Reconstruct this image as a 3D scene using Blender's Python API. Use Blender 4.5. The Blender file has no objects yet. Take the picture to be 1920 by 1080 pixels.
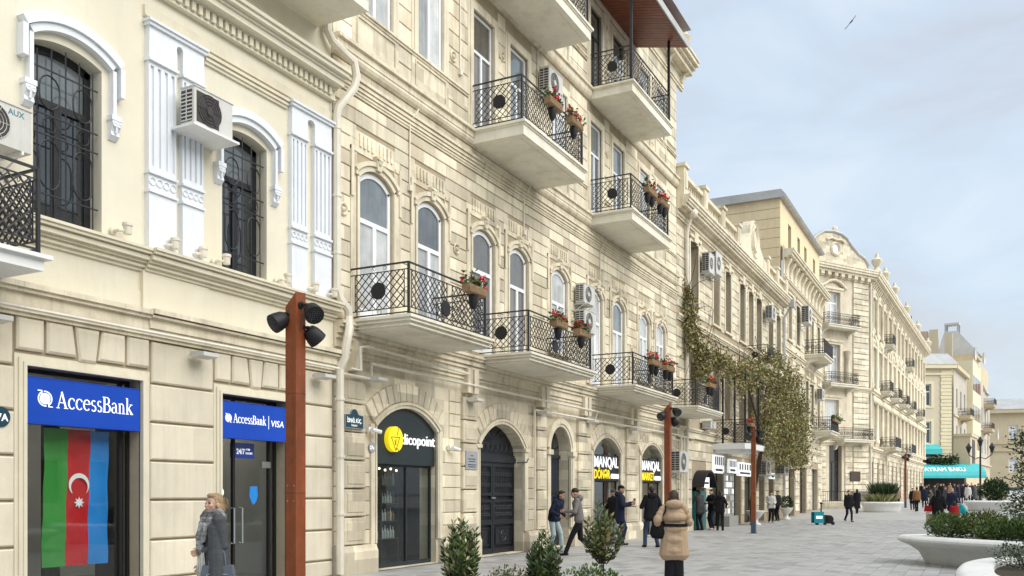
import bpy, bmesh, math, random
import numpy as np
from mathutils import Matrix, Vector, noise as mnoise
R = math.radians
random.seed(7); rng = np.random.default_rng(7)
SC = bpy.context.scene
C = SC.collection
# ------------------------------------------------------------------ camera
YAW = math.atan2(880, 1700)              # the street runs along +Y, the camera looks a little to its left
cam = bpy.data.cameras.new('camera'); camo = bpy.data.objects.new('camera', cam); C.objects.link(camo)
camo.location = (0, 0, 1.6); camo.rotation_euler = (R(90), 0, YAW)
cam.sensor_width = 36; cam.lens = 36 * 1700 / 1920; cam.shift_y = 385 / 1920
cam.clip_start = .1; cam.clip_end = 3000
SC.camera = camo
# ------------------------------------------------------------------ overcast sky
SUN_EL, SUN_AZ = R(40), R(92)           # azimuth measured clockwise from +Y
w = bpy.data.worlds.new('World'); SC.world = w; w.use_nodes = True
nt = w.node_tree; nt.nodes.clear()
def wn(t, **k):
    n = nt.nodes.new(t)
    for a, b in k.items(): setattr(n, a, b)
    return n
out = wn('ShaderNodeOutputWorld'); bg = wn('ShaderNodeBackground'); bg.inputs[1].default_value = .12
sky = wn('ShaderNodeTexSky', sky_type='NISHITA', sun_disc=False, sun_elevation=SUN_EL, sun_rotation=SUN_AZ, air_density=1.3, dust_density=2.0)
tc = wn('ShaderNodeTexCoord'); mp = wn('ShaderNodeMapping'); mp.inputs['Scale'].default_value = (1, 1, 2.4)
mp.inputs['Rotation'].default_value = (0, 0, R(25))
nz = wn('ShaderNodeTexNoise'); nz.inputs['Scale'].default_value = 3.4; nz.inputs['Detail'].default_value = 6; nz.inputs['Roughness'].default_value = .52
nz.inputs['Distortion'].default_value = .5
rp = wn('ShaderNodeValToRGB'); e = rp.color_ramp.elements
e[0].position = .36; e[0].color = (2.06, 2.2, 2.42, 1); e[1].position = .64; e[1].color = (2.52, 2.8, 3.08, 1)
m1 = rp.color_ramp.elements.new(.5); m1.color = (2.18, 2.53, 2.93, 1)
mx = wn('ShaderNodeMixRGB'); mx.inputs[0].default_value = .88
for a, b in ((tc.outputs['Generated'], mp.inputs[0]), (mp.outputs[0], nz.inputs['Vector']), (nz.outputs[0], rp.inputs[0]),
             (sky.outputs[0], mx.inputs[1]), (rp.outputs[0], mx.inputs[2]), (mx.outputs[0], bg.inputs[0]), (bg.outputs[0], out.inputs[0])):
    nt.links.new(a, b)
# ------------------------------------------------------------------ soft sun behind the cloud
sl = bpy.data.lights.new('sun', 'SUN'); sl.energy = 1.5; sl.angle = R(68); sl.color = (1, .96, .88)
so = bpy.data.objects.new('sun', sl); C.objects.link(so)
sd = Vector((math.sin(SUN_AZ) * math.cos(SUN_EL), math.cos(SUN_AZ) * math.cos(SUN_EL), math.sin(SUN_EL)))
so.rotation_euler = sd.to_track_quat('Z', 'Y').to_euler(); so.location = (20, -10, 40)
SC.view_settings.view_transform = 'Standard'; SC.view_settings.look = 'None'; SC.view_settings.gamma = 1
SC.view_settings.use_curve_mapping = False; SC.view_settings.exposure = 1.34
SC.render.engine = 'CYCLES'
try:
    SC.cycles.max_bounces = 8; SC.cycles.transparent_max_bounces = 24
    SC.cycles.caustics_reflective = False; SC.cycles.caustics_refractive = False; SC.cycles.sample_clamp_indirect = 6
except Exception: pass

# ------------------------------------------------------------------ materials
MATS = {}
def mat(name, col, rough=.7, var=.08, scale=3., bump=.0, bscale=40., metal=0., spec=.4, emit=0, streak=0., stain=None, brick=None, coat=0.):
    """procedural surface: base colour, two-scale noise variation, optional vertical streaks, stains and fine bump"""
    if name in MATS: return MATS[name]
    m = bpy.data.materials.new(name); m.use_nodes = True; t = m.node_tree; N = t.nodes; L = t.links
    p = N['Principled BSDF']; p.inputs['Roughness'].default_value = rough; p.inputs['Metallic'].default_value = metal
    p.inputs['Specular IOR Level'].default_value = spec; p.inputs['Base Color'].default_value = (*col, 1)
    if coat: p.inputs['Coat Weight'].default_value = coat; p.inputs['Coat Roughness'].default_value = .05
    geo = N.new('ShaderNodeNewGeometry'); last = None
    if var or streak or stain or brick:
        rgb = N.new('ShaderNodeRGB'); rgb.outputs[0].default_value = (*col, 1); last = rgb.outputs[0]
        def mul(lo, hi, fac_socket, lo_p=.3, hi_p=.7):
            nonlocal last
            mr = N.new('ShaderNodeMapRange'); mr.inputs[1].default_value = lo_p; mr.inputs[2].default_value = hi_p
            mr.inputs[3].default_value = lo; mr.inputs[4].default_value = hi; L.new(fac_socket, mr.inputs[0])
            mm = N.new('ShaderNodeVectorMath'); mm.operation = 'SCALE'; L.new(last, mm.inputs[0]); L.new(mr.outputs[0], mm.inputs['Scale']); last = mm.outputs[0]
        def tex(scale3, detail=4, rgh=.6, off=0):
            mpn = N.new('ShaderNodeMapping'); mpn.inputs['Scale'].default_value = scale3; mpn.inputs['Location'].default_value = (off, off * .7, off * 1.3)
            L.new(geo.outputs['Position'], mpn.inputs[0]); tn = N.new('ShaderNodeTexNoise'); tn.inputs['Scale'].default_value = 1
            tn.inputs['Detail'].default_value = detail; tn.inputs['Roughness'].default_value = rgh; L.new(mpn.outputs[0], tn.inputs['Vector']); return tn.outputs[0]
        if var:
            mul(1 - var, 1 + var * .6, tex((scale,) * 3, 5, .65))
            mul(1 - var * .6, 1 + var * .5, tex((scale * .17,) * 3, 3, .5, 5.1))
        if brick:
            bw, bh, amt, zo = (*brick, 0)[:4]
            sx = N.new('ShaderNodeSeparateXYZ'); L.new(geo.outputs['Position'], sx.inputs[0]); cb = N.new('ShaderNodeCombineXYZ')
            so_ = N.new('ShaderNodeMath'); so_.operation = 'SUBTRACT'; so_.inputs[1].default_value = zo - 30 * bh; L.new(sx.outputs[2], so_.inputs[0]); L.new(sx.outputs[1], cb.inputs[0]); L.new(so_.outputs[0], cb.inputs[1])
            bt = N.new('ShaderNodeTexBrick'); bt.inputs['Scale'].default_value = 1; bt.inputs['Brick Width'].default_value = bw; bt.inputs['Row Height'].default_value = bh
            bt.inputs['Mortar Size'].default_value = .003; bt.inputs['Color1'].default_value = (0, 0, 0, 1); bt.inputs['Color2'].default_value = (1, 1, 1, 1); bt.inputs['Mortar'].default_value = (.2, .2, .2, 1)
            L.new(cb.outputs[0], bt.inputs[0]); mul(1 - amt, 1 + amt * .6, bt.outputs['Color'], 0, 1)
        if brick or spec > .7:
            oi = N.new('ShaderNodeObjectInfo'); mul(.93 if brick else .62, 1.05 if brick else 1.25, oi.outputs['Random'], 0, 1)
        if streak: mul(1 - streak, 1.0, tex((5, 5, .35), 5, .7, 2.2), .28, .5)
        if stain:
            scol, amt, ssc = stain
            mr = N.new('ShaderNodeMapRange'); mr.inputs[1].default_value = .52; mr.inputs[2].default_value = .75; mr.inputs[4].default_value = amt
            L.new(tex((ssc, ssc, ssc * .55), 6, .65, 9.3), mr.inputs[0])
            mm = N.new('ShaderNodeMixRGB'); L.new(mr.outputs[0], mm.inputs[0]); L.new(last, mm.inputs[1]); mm.inputs[2].default_value = (*scol, 1); last = mm.outputs[0]
        L.new(last, p.inputs['Base Color'])
    if bump:
        tn = N.new('ShaderNodeTexNoise'); tn.inputs['Scale'].default_value = bscale; tn.inputs['Detail'].default_value = 5
        L.new(geo.outputs['Position'], tn.inputs['Vector']); b = N.new('ShaderNodeBump'); b.inputs['Strength'].default_value = bump; b.inputs['Distance'].default_value = .02
        L.new(tn.outputs[0], b.inputs['Height']); L.new(b.outputs[0], p.inputs['Normal'])
    if emit:
        p.inputs['Emission Color'].default_value = (*col, 1); p.inputs['Emission Strength'].default_value = emit
    MATS[name] = m; return m
def glass(name, tint=(.96, .975, .97), refl=.012):
    if name in MATS: return MATS[name]
    m = bpy.data.materials.new(name); m.use_nodes = True; t = m.node_tree; N = t.nodes; L = t.links; N.remove(N['Principled BSDF'])
    tr = N.new('ShaderNodeBsdfTransparent'); tr.inputs[0].default_value = (*tint, 1); gl = N.new('ShaderNodeBsdfGlossy'); gl.inputs['Roughness'].default_value = .02
    lw = N.new('ShaderNodeLayerWeight'); lw.inputs[0].default_value = .5; pw = N.new('ShaderNodeMath'); pw.operation = 'POWER'; pw.inputs[1].default_value = 5; L.new(lw.outputs['Facing'], pw.inputs[0]); ad = N.new('ShaderNodeMath'); ad.operation = 'MULTIPLY_ADD'; ad.inputs[1].default_value = .9; ad.inputs[2].default_value = .03 + refl; L.new(pw.outputs[0], ad.inputs[0])
    mxs = N.new('ShaderNodeMixShader'); L.new(ad.outputs[0], mxs.inputs[0]); L.new(tr.outputs[0], mxs.inputs[1]); L.new(gl.outputs[0], mxs.inputs[2])
    L.new(mxs.outputs[0], N['Material Output'].inputs[0]); MATS[name] = m; return m
STONE = (.77, .70, .54)
mat('stone_upper', STONE, .85, .14, 2.2, .25, 60, brick=(1.05, .385, .3, 11.33), streak=.34, stain=((.46, .35, .21), .6, .8))
mat('stone', STONE, .85, .14, 2.2, .25, 60, brick=(.95, .30, .3, 5.06), streak=.34, stain=((.46, .35, .21), .62, 1.0))
mat('stone_trim', (.75, .68, .525), .85, .12, 2.5, .25, 50, streak=.34, stain=((.32, .25, .17), .6, 1.1))
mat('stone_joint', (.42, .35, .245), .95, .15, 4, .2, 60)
mat('stone_old', (.735, .66, .505), .88, .15, 1.6, .3, 50, streak=.25, stain=((.30, .24, .16), .45, .6), brick=(.8, .29, .3, .57))
mat('cream', (.75, .705, .57), .75, .06, 1.2, .12, 30, streak=.06, stain=((.66, .56, .36), .3, .5))
mat('cream_trim', (.74, .685, .54), .75, .08, 2, .12, 40, streak=.12, stain=((.52, .44, .30), .35, 1.1))
mat('white_trim', (.76, .79, .83), .6, .05, 2, .1, 40, streak=.07)
mat('bank_stone', (.74, .675, .535), .85, .09, 1.8, .2, 60, streak=.12, brick=(1.3, .585, .08, .32), stain=((.46, .38, .25), .42, .8))
mat('soffit', (.80, .765, .65), .85, .10, 1.2, .1, 30, streak=.1, stain=((.45, .36, .22), .55, .8))
mat('white_paint', (.80, .81, .80), .45, .05, 4)
mat('upvc', (.82, .84, .86), .35, .03, 4)
mat('iron', (.018, .018, .022), .5, .2, 8, .1, 90, spec=.5)
mat('iron_door', (.011, .014, .019), .5, .25, 6, .15, 60, spec=.5)
mat('black', (.012, .012, .014), .55, .1)
mat('dark_wood', (.05, .032, .02), .5, .3, 6)
mat('pipe_cream', (.76, .71, .60), .5, .1, 3, streak=.15)
mat('zinc', (.46, .465, .46), .6, .15, 1.5, .1, 20, metal=.1)
mat('ac_white', (.60, .595, .56), .5, .06, 5, streak=.1)
mat('ac_dark', (.045, .04, .038), .5, .2)
mat('timber_red', (.19, .055, .030), .45, .25, 6, .15, 30)
mat('corten', (.26, .068, .02), .5, .22, 5, .2, 50, streak=.25)
mat('lamp_base', (.055, .10, .14), .5, .1)
mat('concrete_white', (.80, .795, .76), .55, .06, 2.5, .12, 70, streak=.08, stain=((.50, .47, .41), .4, 1.5))
mat('soil', (.06, .045, .03), .95, .3, 9, .6, 30)
mat('leaf_a', (.065, .115, .03), .5, .25, 9, spec=.5); mat('leaf_b', (.12, .18, .045), .5, .25, 9, spec=.5); mat('leaf_c', (.025, .052, .020), .5, .25, 9, spec=.5)
mat('leaf_br', (.20, .14, .06), .6, .25, 9); mat('leaf_y', (.38, .32, .11), .6, .25, 9); mat('leaf_o', (.27, .25, .09), .6, .25, 9); mat('leaf_pale', (.50, .47, .25), .6, .2, 9); mat('leaf_red', (.16, .045, .025), .6, .2, 9)
mat('leaf_grey', (.26, .29, .24), .6, .2, 9)
mat('petal', (.75, .02, .018), .5, .2, 20); mat('bark', (.075, .052, .036), .9, .3, 10, .5, 40); mat('wicker', (.33, .22, .12), .8, .25, 20, .4, 60)
mat('bank_blue', (.008, .07, .50), .3, .14, 1.1, spec=.5)
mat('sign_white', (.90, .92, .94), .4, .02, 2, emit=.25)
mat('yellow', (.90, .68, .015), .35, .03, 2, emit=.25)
mat('shop_green_black', (.022, .032, .034), .45, .1, 2)
mat('turquoise', (.06, .47, .49), .6, .1, 2); mat('turq_panel', (.02, .16, .16), .4, .1, 2)
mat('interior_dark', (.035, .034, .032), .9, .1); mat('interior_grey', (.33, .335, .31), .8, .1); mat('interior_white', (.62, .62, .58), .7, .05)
mat('lit_white', (1, .97, .9), .5, 0, emit=2.2); mat('lit_warm', (1, .8, .5), .5, 0, emit=2.0)
mat('flag_green', (.03, .24, .035), .6, .12, 3, .15, 12); mat('flag_red', (.46, .006, .012), .6, .12, 3, .15, 12); mat('flag_blue', (.012, .21, .60), .6, .12, 3, .15, 12); mat('flag_white', (.8, .78, .78), .6, .05)
mat('curtain', (.62, .64, .63), .8, .1, 5, streak=.3); mat('blind', (.33, .30, .26), .7, .1, 5)
mat('steel', (.55, .56, .57), .3, .05, 4, metal=.9)
mat('terracotta', (.45, .22, .14), .85, .2, 3); mat('brick_red', (.40, .20, .14), .9, .2, 4); mat('slate', (.40, .42, .44), .6, .15, 1)
mat('sign_navy', (.015, .06, .085), .35, .05); mat('chrome_grey', (.34, .36, .38), .4, .06)
mat('yellow_wall', (.76, .63, .41), .85, .08, 1.5, .15, 40, streak=.1, stain=((.55, .42, .22), .3, .6))
mat('far_yellow', (.64, .56, .42), .85, .06, .5); mat('far_cream', (.78, .70, .49), .85, .06, .6); mat('far_beige', (.60, .51, .35), .85, .08, .5, streak=.1)
mat('far_grey', (.52, .48, .41), .85, .12, .6, streak=.2)
PAVE = [mat('paver_%s' % n, c, .5, .12, 2.0, .15, 60, stain=((.15, .145, .135), .42, .7)) for n, c in
        (('light', (.435, .43, .418)), ('mid', (.40, .398, .388)), ('pale', (.455, .45, .437)), ('dark', (.33, .329, .322)))]
mat('bed', (.26, .255, .24), .9, .15, 2)
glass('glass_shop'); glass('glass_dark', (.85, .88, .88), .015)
def pane_mat(name, col, rough=.06, var=.3):
    m = mat(name, col, rough, var, 1.6, spec=.75, coat=.6, streak=.3); return m
pane_mat('pane_pale', (.60, .615, .61), .08); pane_mat('pane_blue', (.16, .185, .195), .05); pane_mat('pane_dark', (.035, .042, .048), .04); pane_mat('pane_brown', (.17, .155, .135), .05)

# ------------------------------------------------------------------ mesh helpers
class MB:
    """collects simple shapes; build() links them as ONE mesh object"""
    def __init__(s, M=None): s.v = []; s.f = []; s.mi = []; s.M = M or Matrix.Identity(4); s.k = 0
    def add(s, vs, fs):
        b = len(s.v); M = s.M
        s.v += [tuple(M @ Vector(p)) for p in vs]
        for f in fs: s.f.append([b + i for i in f]); s.mi.append(s.k)
        return s
    def box(s, x0, x1, y0, y1, z0, z1):
        return s.add([(x, y, z) for x in (x0, x1) for y in (y0, y1) for z in (z0, z1)],
                     [(0, 1, 3, 2), (4, 6, 7, 5), (0, 4, 5, 1), (2, 3, 7, 6), (0, 2, 6, 4), (1, 5, 7, 3)])
    def cbox(s, x0, x1, y0, y1, z0, z1, c=.012):
        """block whose +x face has chamfered edges"""
        a = x1 - c
        vs = [(x0, y0, z0), (x0, y1, z0), (x0, y1, z1), (x0, y0, z1), (a, y0, z0), (a, y1, z0), (a, y1, z1), (a, y0, z1),
              (x1, y0 + c, z0 + c), (x1, y1 - c, z0 + c), (x1, y1 - c, z1 - c), (x1, y0 + c, z1 - c)]
        fs = [(8, 9, 10, 11)] + [(i, (i + 1) % 4, 4 + (i + 1) % 4, 4 + i) for i in range(4)] + [(4 + i, 4 + (i + 1) % 4, 8 + (i + 1) % 4, 8 + i) for i in range(4)]
        return s.add(vs, fs)
    def prism(s, poly, ax, a0, a1, cap=True):
        """extrude a 2D polygon along axis ax; poly is given in the other two axes in xyz order"""
        def P(p, t): return (t, p[0], p[1]) if ax == 0 else (p[0], t, p[1]) if ax == 1 else (p[0], p[1], t)
        n = len(poly); vs = [P(p, a0) for p in poly] + [P(p, a1) for p in poly]
        fs = [(i, (i + 1) % n, n + (i + 1) % n, n + i) for i in range(n)]
        if cap: fs += [tuple(range(n))[::-1], tuple(range(n, 2 * n))]
        return s.add(vs, fs)
    def poly(s, pts): return s.add(pts, [tuple(range(len(pts)))])
    def tube(s, pts, r, n=6, closed=False, r1=None):
        pts = [Vector(p) for p in pts]; m = len(pts); vs = []; 
        prev = None
        for i, p in enumerate(pts):
            if closed: d = pts[(i + 1) % m] - pts[i - 1]
            else: d = pts[min(i + 1, m - 1)] - pts[max(i - 1, 0)]
            d.normalize()
            if prev is None:
                u = d.orthogonal().normalized()
                if abs(d.z) > .99: u = Vector((1, 0, 0))
                elif n == 4: u = (Vector((0, 0, 1)).cross(d).normalized() + Vector((0, 0, 1))).normalized()
            else: u = (prev - d * prev.dot(d)).normalized()
            prev = u; q = d.cross(u); rr = r if r1 is None else r + (r1 - r) * i / max(1, m - 1)
            vs += [tuple(p + (u * math.cos(2 * math.pi * k / n) + q * math.sin(2 * math.pi * k / n)) * rr) for k in range(n)]
        fs = []
        for i in range(m if closed else m - 1):
            j = (i + 1) % m
            fs += [(i * n + k, i * n + (k + 1) % n, j * n + (k + 1) % n, j * n + k) for k in range(n)]
        if not closed: fs += [tuple(range(n))[::-1], tuple(range((m - 1) * n, m * n))]
        return s.add(vs, fs)
    def bar(s, a, b, r): return s.tube([a, b], r, 4)
    def lathe(s, prof, c=(0, 0, 0), n=16, ax=2, sx=1, sy=1):
        vs = []
        for r, z in prof:
            for k in range(n):
                t = 2 * math.pi * k / n; x, y = r * math.cos(t) * sx, r * math.sin(t) * sy
                vs.append((c[0] + x, c[1] + y, c[2] + z) if ax == 2 else (c[0] + z, c[1] + x, c[2] + y) if ax == 0 else (c[0] + x, c[1] + z, c[2] + y))
        m = len(prof); fs = [(i * n + k, i * n + (k + 1) % n, (i + 1) * n + (k + 1) % n, (i + 1) * n + k) for i in range(m - 1) for k in range(n)]
        fs += [tuple(range(n))[::-1], tuple(range((m - 1) * n, m * n))]
        return s.add(vs, fs)
    def disc(s, c, r, t, ax=0, n=24):
        return s.lathe([(r, 0), (r, t)], c, n, ax)
    def ball(s, c, r, n=8, m=6, sc=(1, 1, 1)):
        vs = [(c[0], c[1], c[2] - r * sc[2])]
        for i in range(1, m):
            p = math.pi * i / m
            vs += [(c[0] + r * sc[0] * math.sin(p) * math.cos(2 * math.pi * k / n), c[1] + r * sc[1] * math.sin(p) * math.sin(2 * math.pi * k / n), c[2] - r * sc[2] * math.cos(p)) for k in range(n)]
        vs.append((c[0], c[1], c[2] + r * sc[2])); L = len(vs) - 1
        fs = [(0, 1 + (k + 1) % n, 1 + k) for k in range(n)] + [(L, L - n + k, L - n + (k + 1) % n) for k in range(n)]
        for i in range(m - 2): fs += [(1 + i * n + k, 1 + i * n + (k + 1) % n, 1 + (i + 1) * n + (k + 1) % n, 1 + (i + 1) * n + k) for k in range(n)]
        return s.add(vs, fs)
    def build(s, name, m, parent=None, smooth=None, normals=True):
        if not s.v: return None
        V = np.array(s.v, dtype=np.float64); lo = V.min(0); hi = V.max(0); org = np.array([(lo[0] + hi[0]) / 2, (lo[1] + hi[1]) / 2, lo[2]])
        me = bpy.data.meshes.new(name); me.from_pydata((V - org).tolist(), [], s.f)
        ms = m if isinstance(m, (list, tuple)) else [m]
        for q in ms: me.materials.append(MATS[q] if isinstance(q, str) else q)
        if len(ms) > 1: me.polygons.foreach_set('material_index', s.mi)
        if normals:
            bm = bmesh.new(); bm.from_mesh(me); bmesh.ops.recalc_face_normals(bm, faces=bm.faces); bm.to_mesh(me); bm.free()
        if smooth is not None:
            me.polygons.foreach_set('use_smooth', [True] * len(me.polygons)); me.set_sharp_from_angle(angle=R(smooth))
        o = bpy.data.objects.new(name, me); C.objects.link(o)
        o.location = org
        if parent is not None: attach(o, parent)
        return o
WORLD = {}
def attach(o, parent):
    """parents are never rotated, so a child's place is just an offset"""
    w0 = Vector(o.location); o.parent = parent; p = parent; off = Vector((0, 0, 0))
    while p is not None: off += Vector(p.location); p = p.parent
    o.location = w0 - off
def tag(o, label, cat=None, group=None, kind=None):
    if label: o['label'] = label
    if cat: o['category'] = cat
    if group: o['group'] = group
    if kind: o['kind'] = kind
    return o
def thing(name, label, cat, loc, group=None):
    o = bpy.data.objects.new(name, None); C.objects.link(o); o.location = loc; o.empty_display_size = .3
    return tag(o, label, cat, group)
def text_mesh(body, size, depth=.0, align='LEFT', bold=0., sx=1., spacing=1., shear=0.):
    cu = bpy.data.curves.new('t', 'FONT'); cu.body = body; cu.size = size; cu.extrude = depth; cu.align_x = align; cu.offset = bold; cu.space_character = spacing; cu.shear = shear
    cu.resolution_u = 3
    ob = bpy.data.objects.new('t', cu); C.objects.link(ob); dg = bpy.context.evaluated_depsgraph_get(); me = bpy.data.meshes.new_from_object(ob.evaluated_get(dg))
    vs = [(v.co.x * sx, v.co.y, v.co.z) for v in me.vertices]; fs = [tuple(p.vertices) for p in me.polygons]
    bpy.data.objects.remove(ob); bpy.data.curves.remove(cu); bpy.data.meshes.remove(me); return vs, fs
def lettering(M, body, size, o, s, z, m, parent, depth=.004, name='lettering', width=None, **k):
    """text lying on a facade: reads along +y, up +z, faces +x"""
    vs, fs = text_mesh(body, size, depth, **k)
    if width:
        x0 = min(v[0] for v in vs); x1 = max(v[0] for v in vs); q = width / (x1 - x0); vs = [((v[0] - x0) * q, v[1], v[2]) for v in vs]
    mb = MB(M); mb.add([(o + v[2], s + v[0], z + v[1]) for v in vs], fs); return mb.build(name, m, parent)

# ------------------------------------------------------------------ facade helpers; local axes: x out of the wall, y along the street, z up
def arch_pts(a, b, d, rise, n=12, ext=0.):
    """points of the arch from (a, spring) to (b, spring); ext grows the arch outward"""
    w = (b - a) / 2; Rr = (w * w + rise * rise) / (2 * rise); cz = d - Rr; cy = (a + b) / 2
    th = math.asin(min(1, w / Rr))
    if rise > w: th = math.pi - th
    return [(cy + (Rr + ext) * math.sin(-th + 2 * th * i / n), cz + (Rr + ext) * math.cos(-th + 2 * th * i / n)) for i in range(n + 1)]
def wall(mb, s0, s1, z0, z1, ops, o=0., rev=.3):
    ss = sorted({s0, s1, *[max(s0, min(s1, q)) for p in ops for q in p[:2]]}); zz = sorted({z0, z1, *[max(z0, min(z1, q)) for p in ops for q in p[2:4]]})
    for i in range(len(ss) - 1):
        run = None
        for j in range(len(zz)):
            inside = j == len(zz) - 1 or any(p[0] <= (ss[i] + ss[i + 1]) / 2 <= p[1] and p[2] <= (zz[j] + zz[j + 1]) / 2 <= p[3] for p in ops)
            if not inside and run is None: run = zz[j]
            if inside and run is not None:
                mb.poly([(o, ss[i], run), (o, ss[i + 1], run), (o, ss[i + 1], zz[j]), (o, ss[i], zz[j])]); run = None
    for p in ops:
        a, b, c, d = p[:4]; r = p[4] if len(p) > 4 else 0; e = o - rev; sp = d - r
        mb.poly([(o, a, c), (e, a, c), (e, a, sp), (o, a, sp)]); mb.poly([(o, b, c), (e, b, c), (e, b, sp), (o, b, sp)]); mb.poly([(o, a, c), (o, b, c), (e, b, c), (e, a, c)])
        if r:
            pts = arch_pts(a, b, d, r)
            for q in range(len(pts) - 1):
                A, B = pts[q], pts[q + 1]
                mb.poly([(o, *A), (o, *B), (e, *B), (e, *A)])
                mb.poly([(o, *A), (o, *B), (o, B[0], d + .0), (o, A[0], d + .0)] if min(A[1], B[1]) < d - 1e-5 else [(o, *A), (o, *B), (o, B[0], d + 1e-4)])
        else: mb.poly([(o, a, d), (o, b, d), (e, b, d), (e, a, d)])
def arch_ring(mb, a, b, d, rise, w, o0, o1, n=14, legs=None):
    A = arch_pts(a, b, d, rise, n); B = arch_pts(a, b, d, rise, n, w)
    for i in range(n):
        mb.prism([A[i], A[i + 1], B[i + 1], B[i]], 0, o0, o1)
    if legs is not None:
        mb.box(o0, o1, B[0][0], A[0][0], legs, min(A[0][1], B[0][1])); mb.box(o0, o1, A[-1][0], B[-1][0], legs, min(A[0][1], B[0][1]))
def voussoirs(M, parent, a, b, d, rise, w0, w1, o0, o1, n, m, gap=.025, name='voussoir'):
    for i in range(n):
        A = arch_pts(a, b, d, rise, n * 8, w0); B = arch_pts(a, b, d, rise, n * 8, w1)
        k0, k1 = i * 8, i * 8 + 8; g = gap / 2
        a0, a1, b0, b1 = [Vector(q) for q in (A[k0], A[k1], B[k0], B[k1])]
        t = (a1 - a0).normalized() * g
        pts = [a0 + t, a1 - t, b1 - t, b0 + t]; cen = (a0 + a1 + b0 + b1) / 4
        mb = MB(M); n4 = 4; c = .015
        vs = [(o0, *p) for p in pts] + [(o1 - c, *p) for p in pts] + [(o1, *(p + (cen - p) * .12)) for p in pts]
        fs = [(8, 9, 10, 11)] + [(i2, (i2 + 1) % 4, 4 + (i2 + 1) % 4, 4 + i2) for i2 in range(4)] + [(4 + i2, 4 + (i2 + 1) % 4, 8 + (i2 + 1) % 4, 8 + i2) for i2 in range(4)]
        mb.add(vs, fs); mb.build(name, m, parent)
def cornice(mb, s0, s1, prof): mb.prism(prof, 1, s0, s1)
def step_profile(z0, steps):
    """steps: list of (out, height) going up; returns a closed (o,z) outline that starts inside the wall"""
    p = [(-.02, z0)]; z = z0
    for o, hgt in steps:
        p += [(o, z), (o, z + hgt)]; z += hgt
    return p + [(-.02, z)]
def cut(seg, blk):
    out = [seg]
    for a, b in blk:
        nx = []
        for p, q in out:
            if b <= p or a >= q: nx.append((p, q)); continue
            if a > p: nx.append((p, a))
            if b < q: nx.append((b, q))
        out = nx
    return [(p, q) for p, q in out if q - p > .08]
def courses(M, parent, s0, s1, zs, blockers, o, m, name='stone_block', limit=280, length=None, gap=.022, c=.012, world=True, cap=300):
    """rows of stone proud of the wall, cut round the openings; the largest in view are objects, the rest one joined part"""
    L = []
    for k in range(len(zs) - 1):
        z0, z1 = zs[k] + gap / 2, zs[k + 1] - gap / 2
        bl = [(b[0], b[1]) for b in blockers if b[2] < z1 - .02 and b[3] > z0 + .02]
        for p, q in cut((s0, s1), bl):
            if length:
                n = max(1, round((q - p) / length)); off = 0
                if n > 1:
                    ed = [p] + [p + (q - p) * (i + (.25 if k % 2 else 0) - (0.25 if k % 2 else 0) * 1) / n for i in range(1, n)] + [q]
                    sh = (q - p) / n * (.22 if k % 2 else -.22); ed = [ed[0]] + [e + sh for e in ed[1:-1]] + [ed[-1]]
                else: ed = [p, q]
                for i in range(len(ed) - 1): L.append((ed[i], ed[i + 1] - (.006 if i < len(ed) - 2 else 0), z0, z1))
            else: L.append((p, q, z0, z1))
    def sz(b):
        ctr = M @ Vector((0, (b[0] + b[1]) / 2, (b[2] + b[3]) / 2)); return min(b[1] - b[0], 3) * (b[3] - b[2]) / (ctr.length ** 2)
    L.sort(key=sz, reverse=True); rest = MB(M)
    for i, (a, b, z0, z1) in enumerate(L):
        oo = o + random.uniform(-.002, .002)
        if i < limit: MB(M).cbox(-.02, oo, a, b, z0, z1, c).build(name, m, parent)
        else: rest.cbox(-.02, oo, a, b, z0, z1, c)
    if rest.v: tag(rest.build(name + 's', m, parent), None, kind='stuff')
def window(M, P, a, b, c, d, rise=0., o=-.2, fm='upvc', pm='pane_pale', split=.62, mull=True, fw=.07, upper=None, name='window', door=False):
    """frame with mullion and transom; each pane is a sub-part"""
    f = MB(M); t = .06; zt = c + (d - c) * split
    sp = d - rise
    f.box(o - t, o, a, a + fw, c, sp); f.box(o - t, o, b - fw, b, c, sp); f.box(o - t, o, a + fw, b - fw, c, c + fw * (2.6 if door else 1))
    if rise: 
        A = arch_pts(a, b, d, rise, 10); B = arch_pts(a, b, d, rise, 10, -fw)
        for i in range(10): f.prism([A[i], A[i + 1], B[i + 1], B[i]], 0, o - t, o)
    else: f.box(o - t, o, a + fw, b - fw, d - fw, d)
    mid = (a + b) / 2
    if split < 1: f.box(o - t, o + .008, a + fw, b - fw, zt - fw * .5, zt + fw * .5)
    if mull: f.box(o - t, o + .012, mid - fw * .6, mid + fw * .6, c + fw, zt - fw * .5 if split < 1 else d - fw)
    w = f.build(name, fm, P)
    g = o - t * .5
    def pn(pts, mm): MB(M).prism(pts, 0, g - .008, g).build('pane', mm, w)
    top = zt if split < 1 else d
    if split >= 1 and rise: top = sp
    cols = [(a, mid), (mid, b)] if mull else [(a, b)]
    for p, q in cols: pn([(p, c), (q, c), (q, top), (p, top)], pm)
    if split < 1 or rise:
        if rise:
            A = arch_pts(a, b, d, rise, 10); pn([(a, top)] + [(b, top)] + A[::-1], upper or pm)
        else: pn([(a, top), (b, top), (b, d), (a, d)], upper or pm)
    return w
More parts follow.
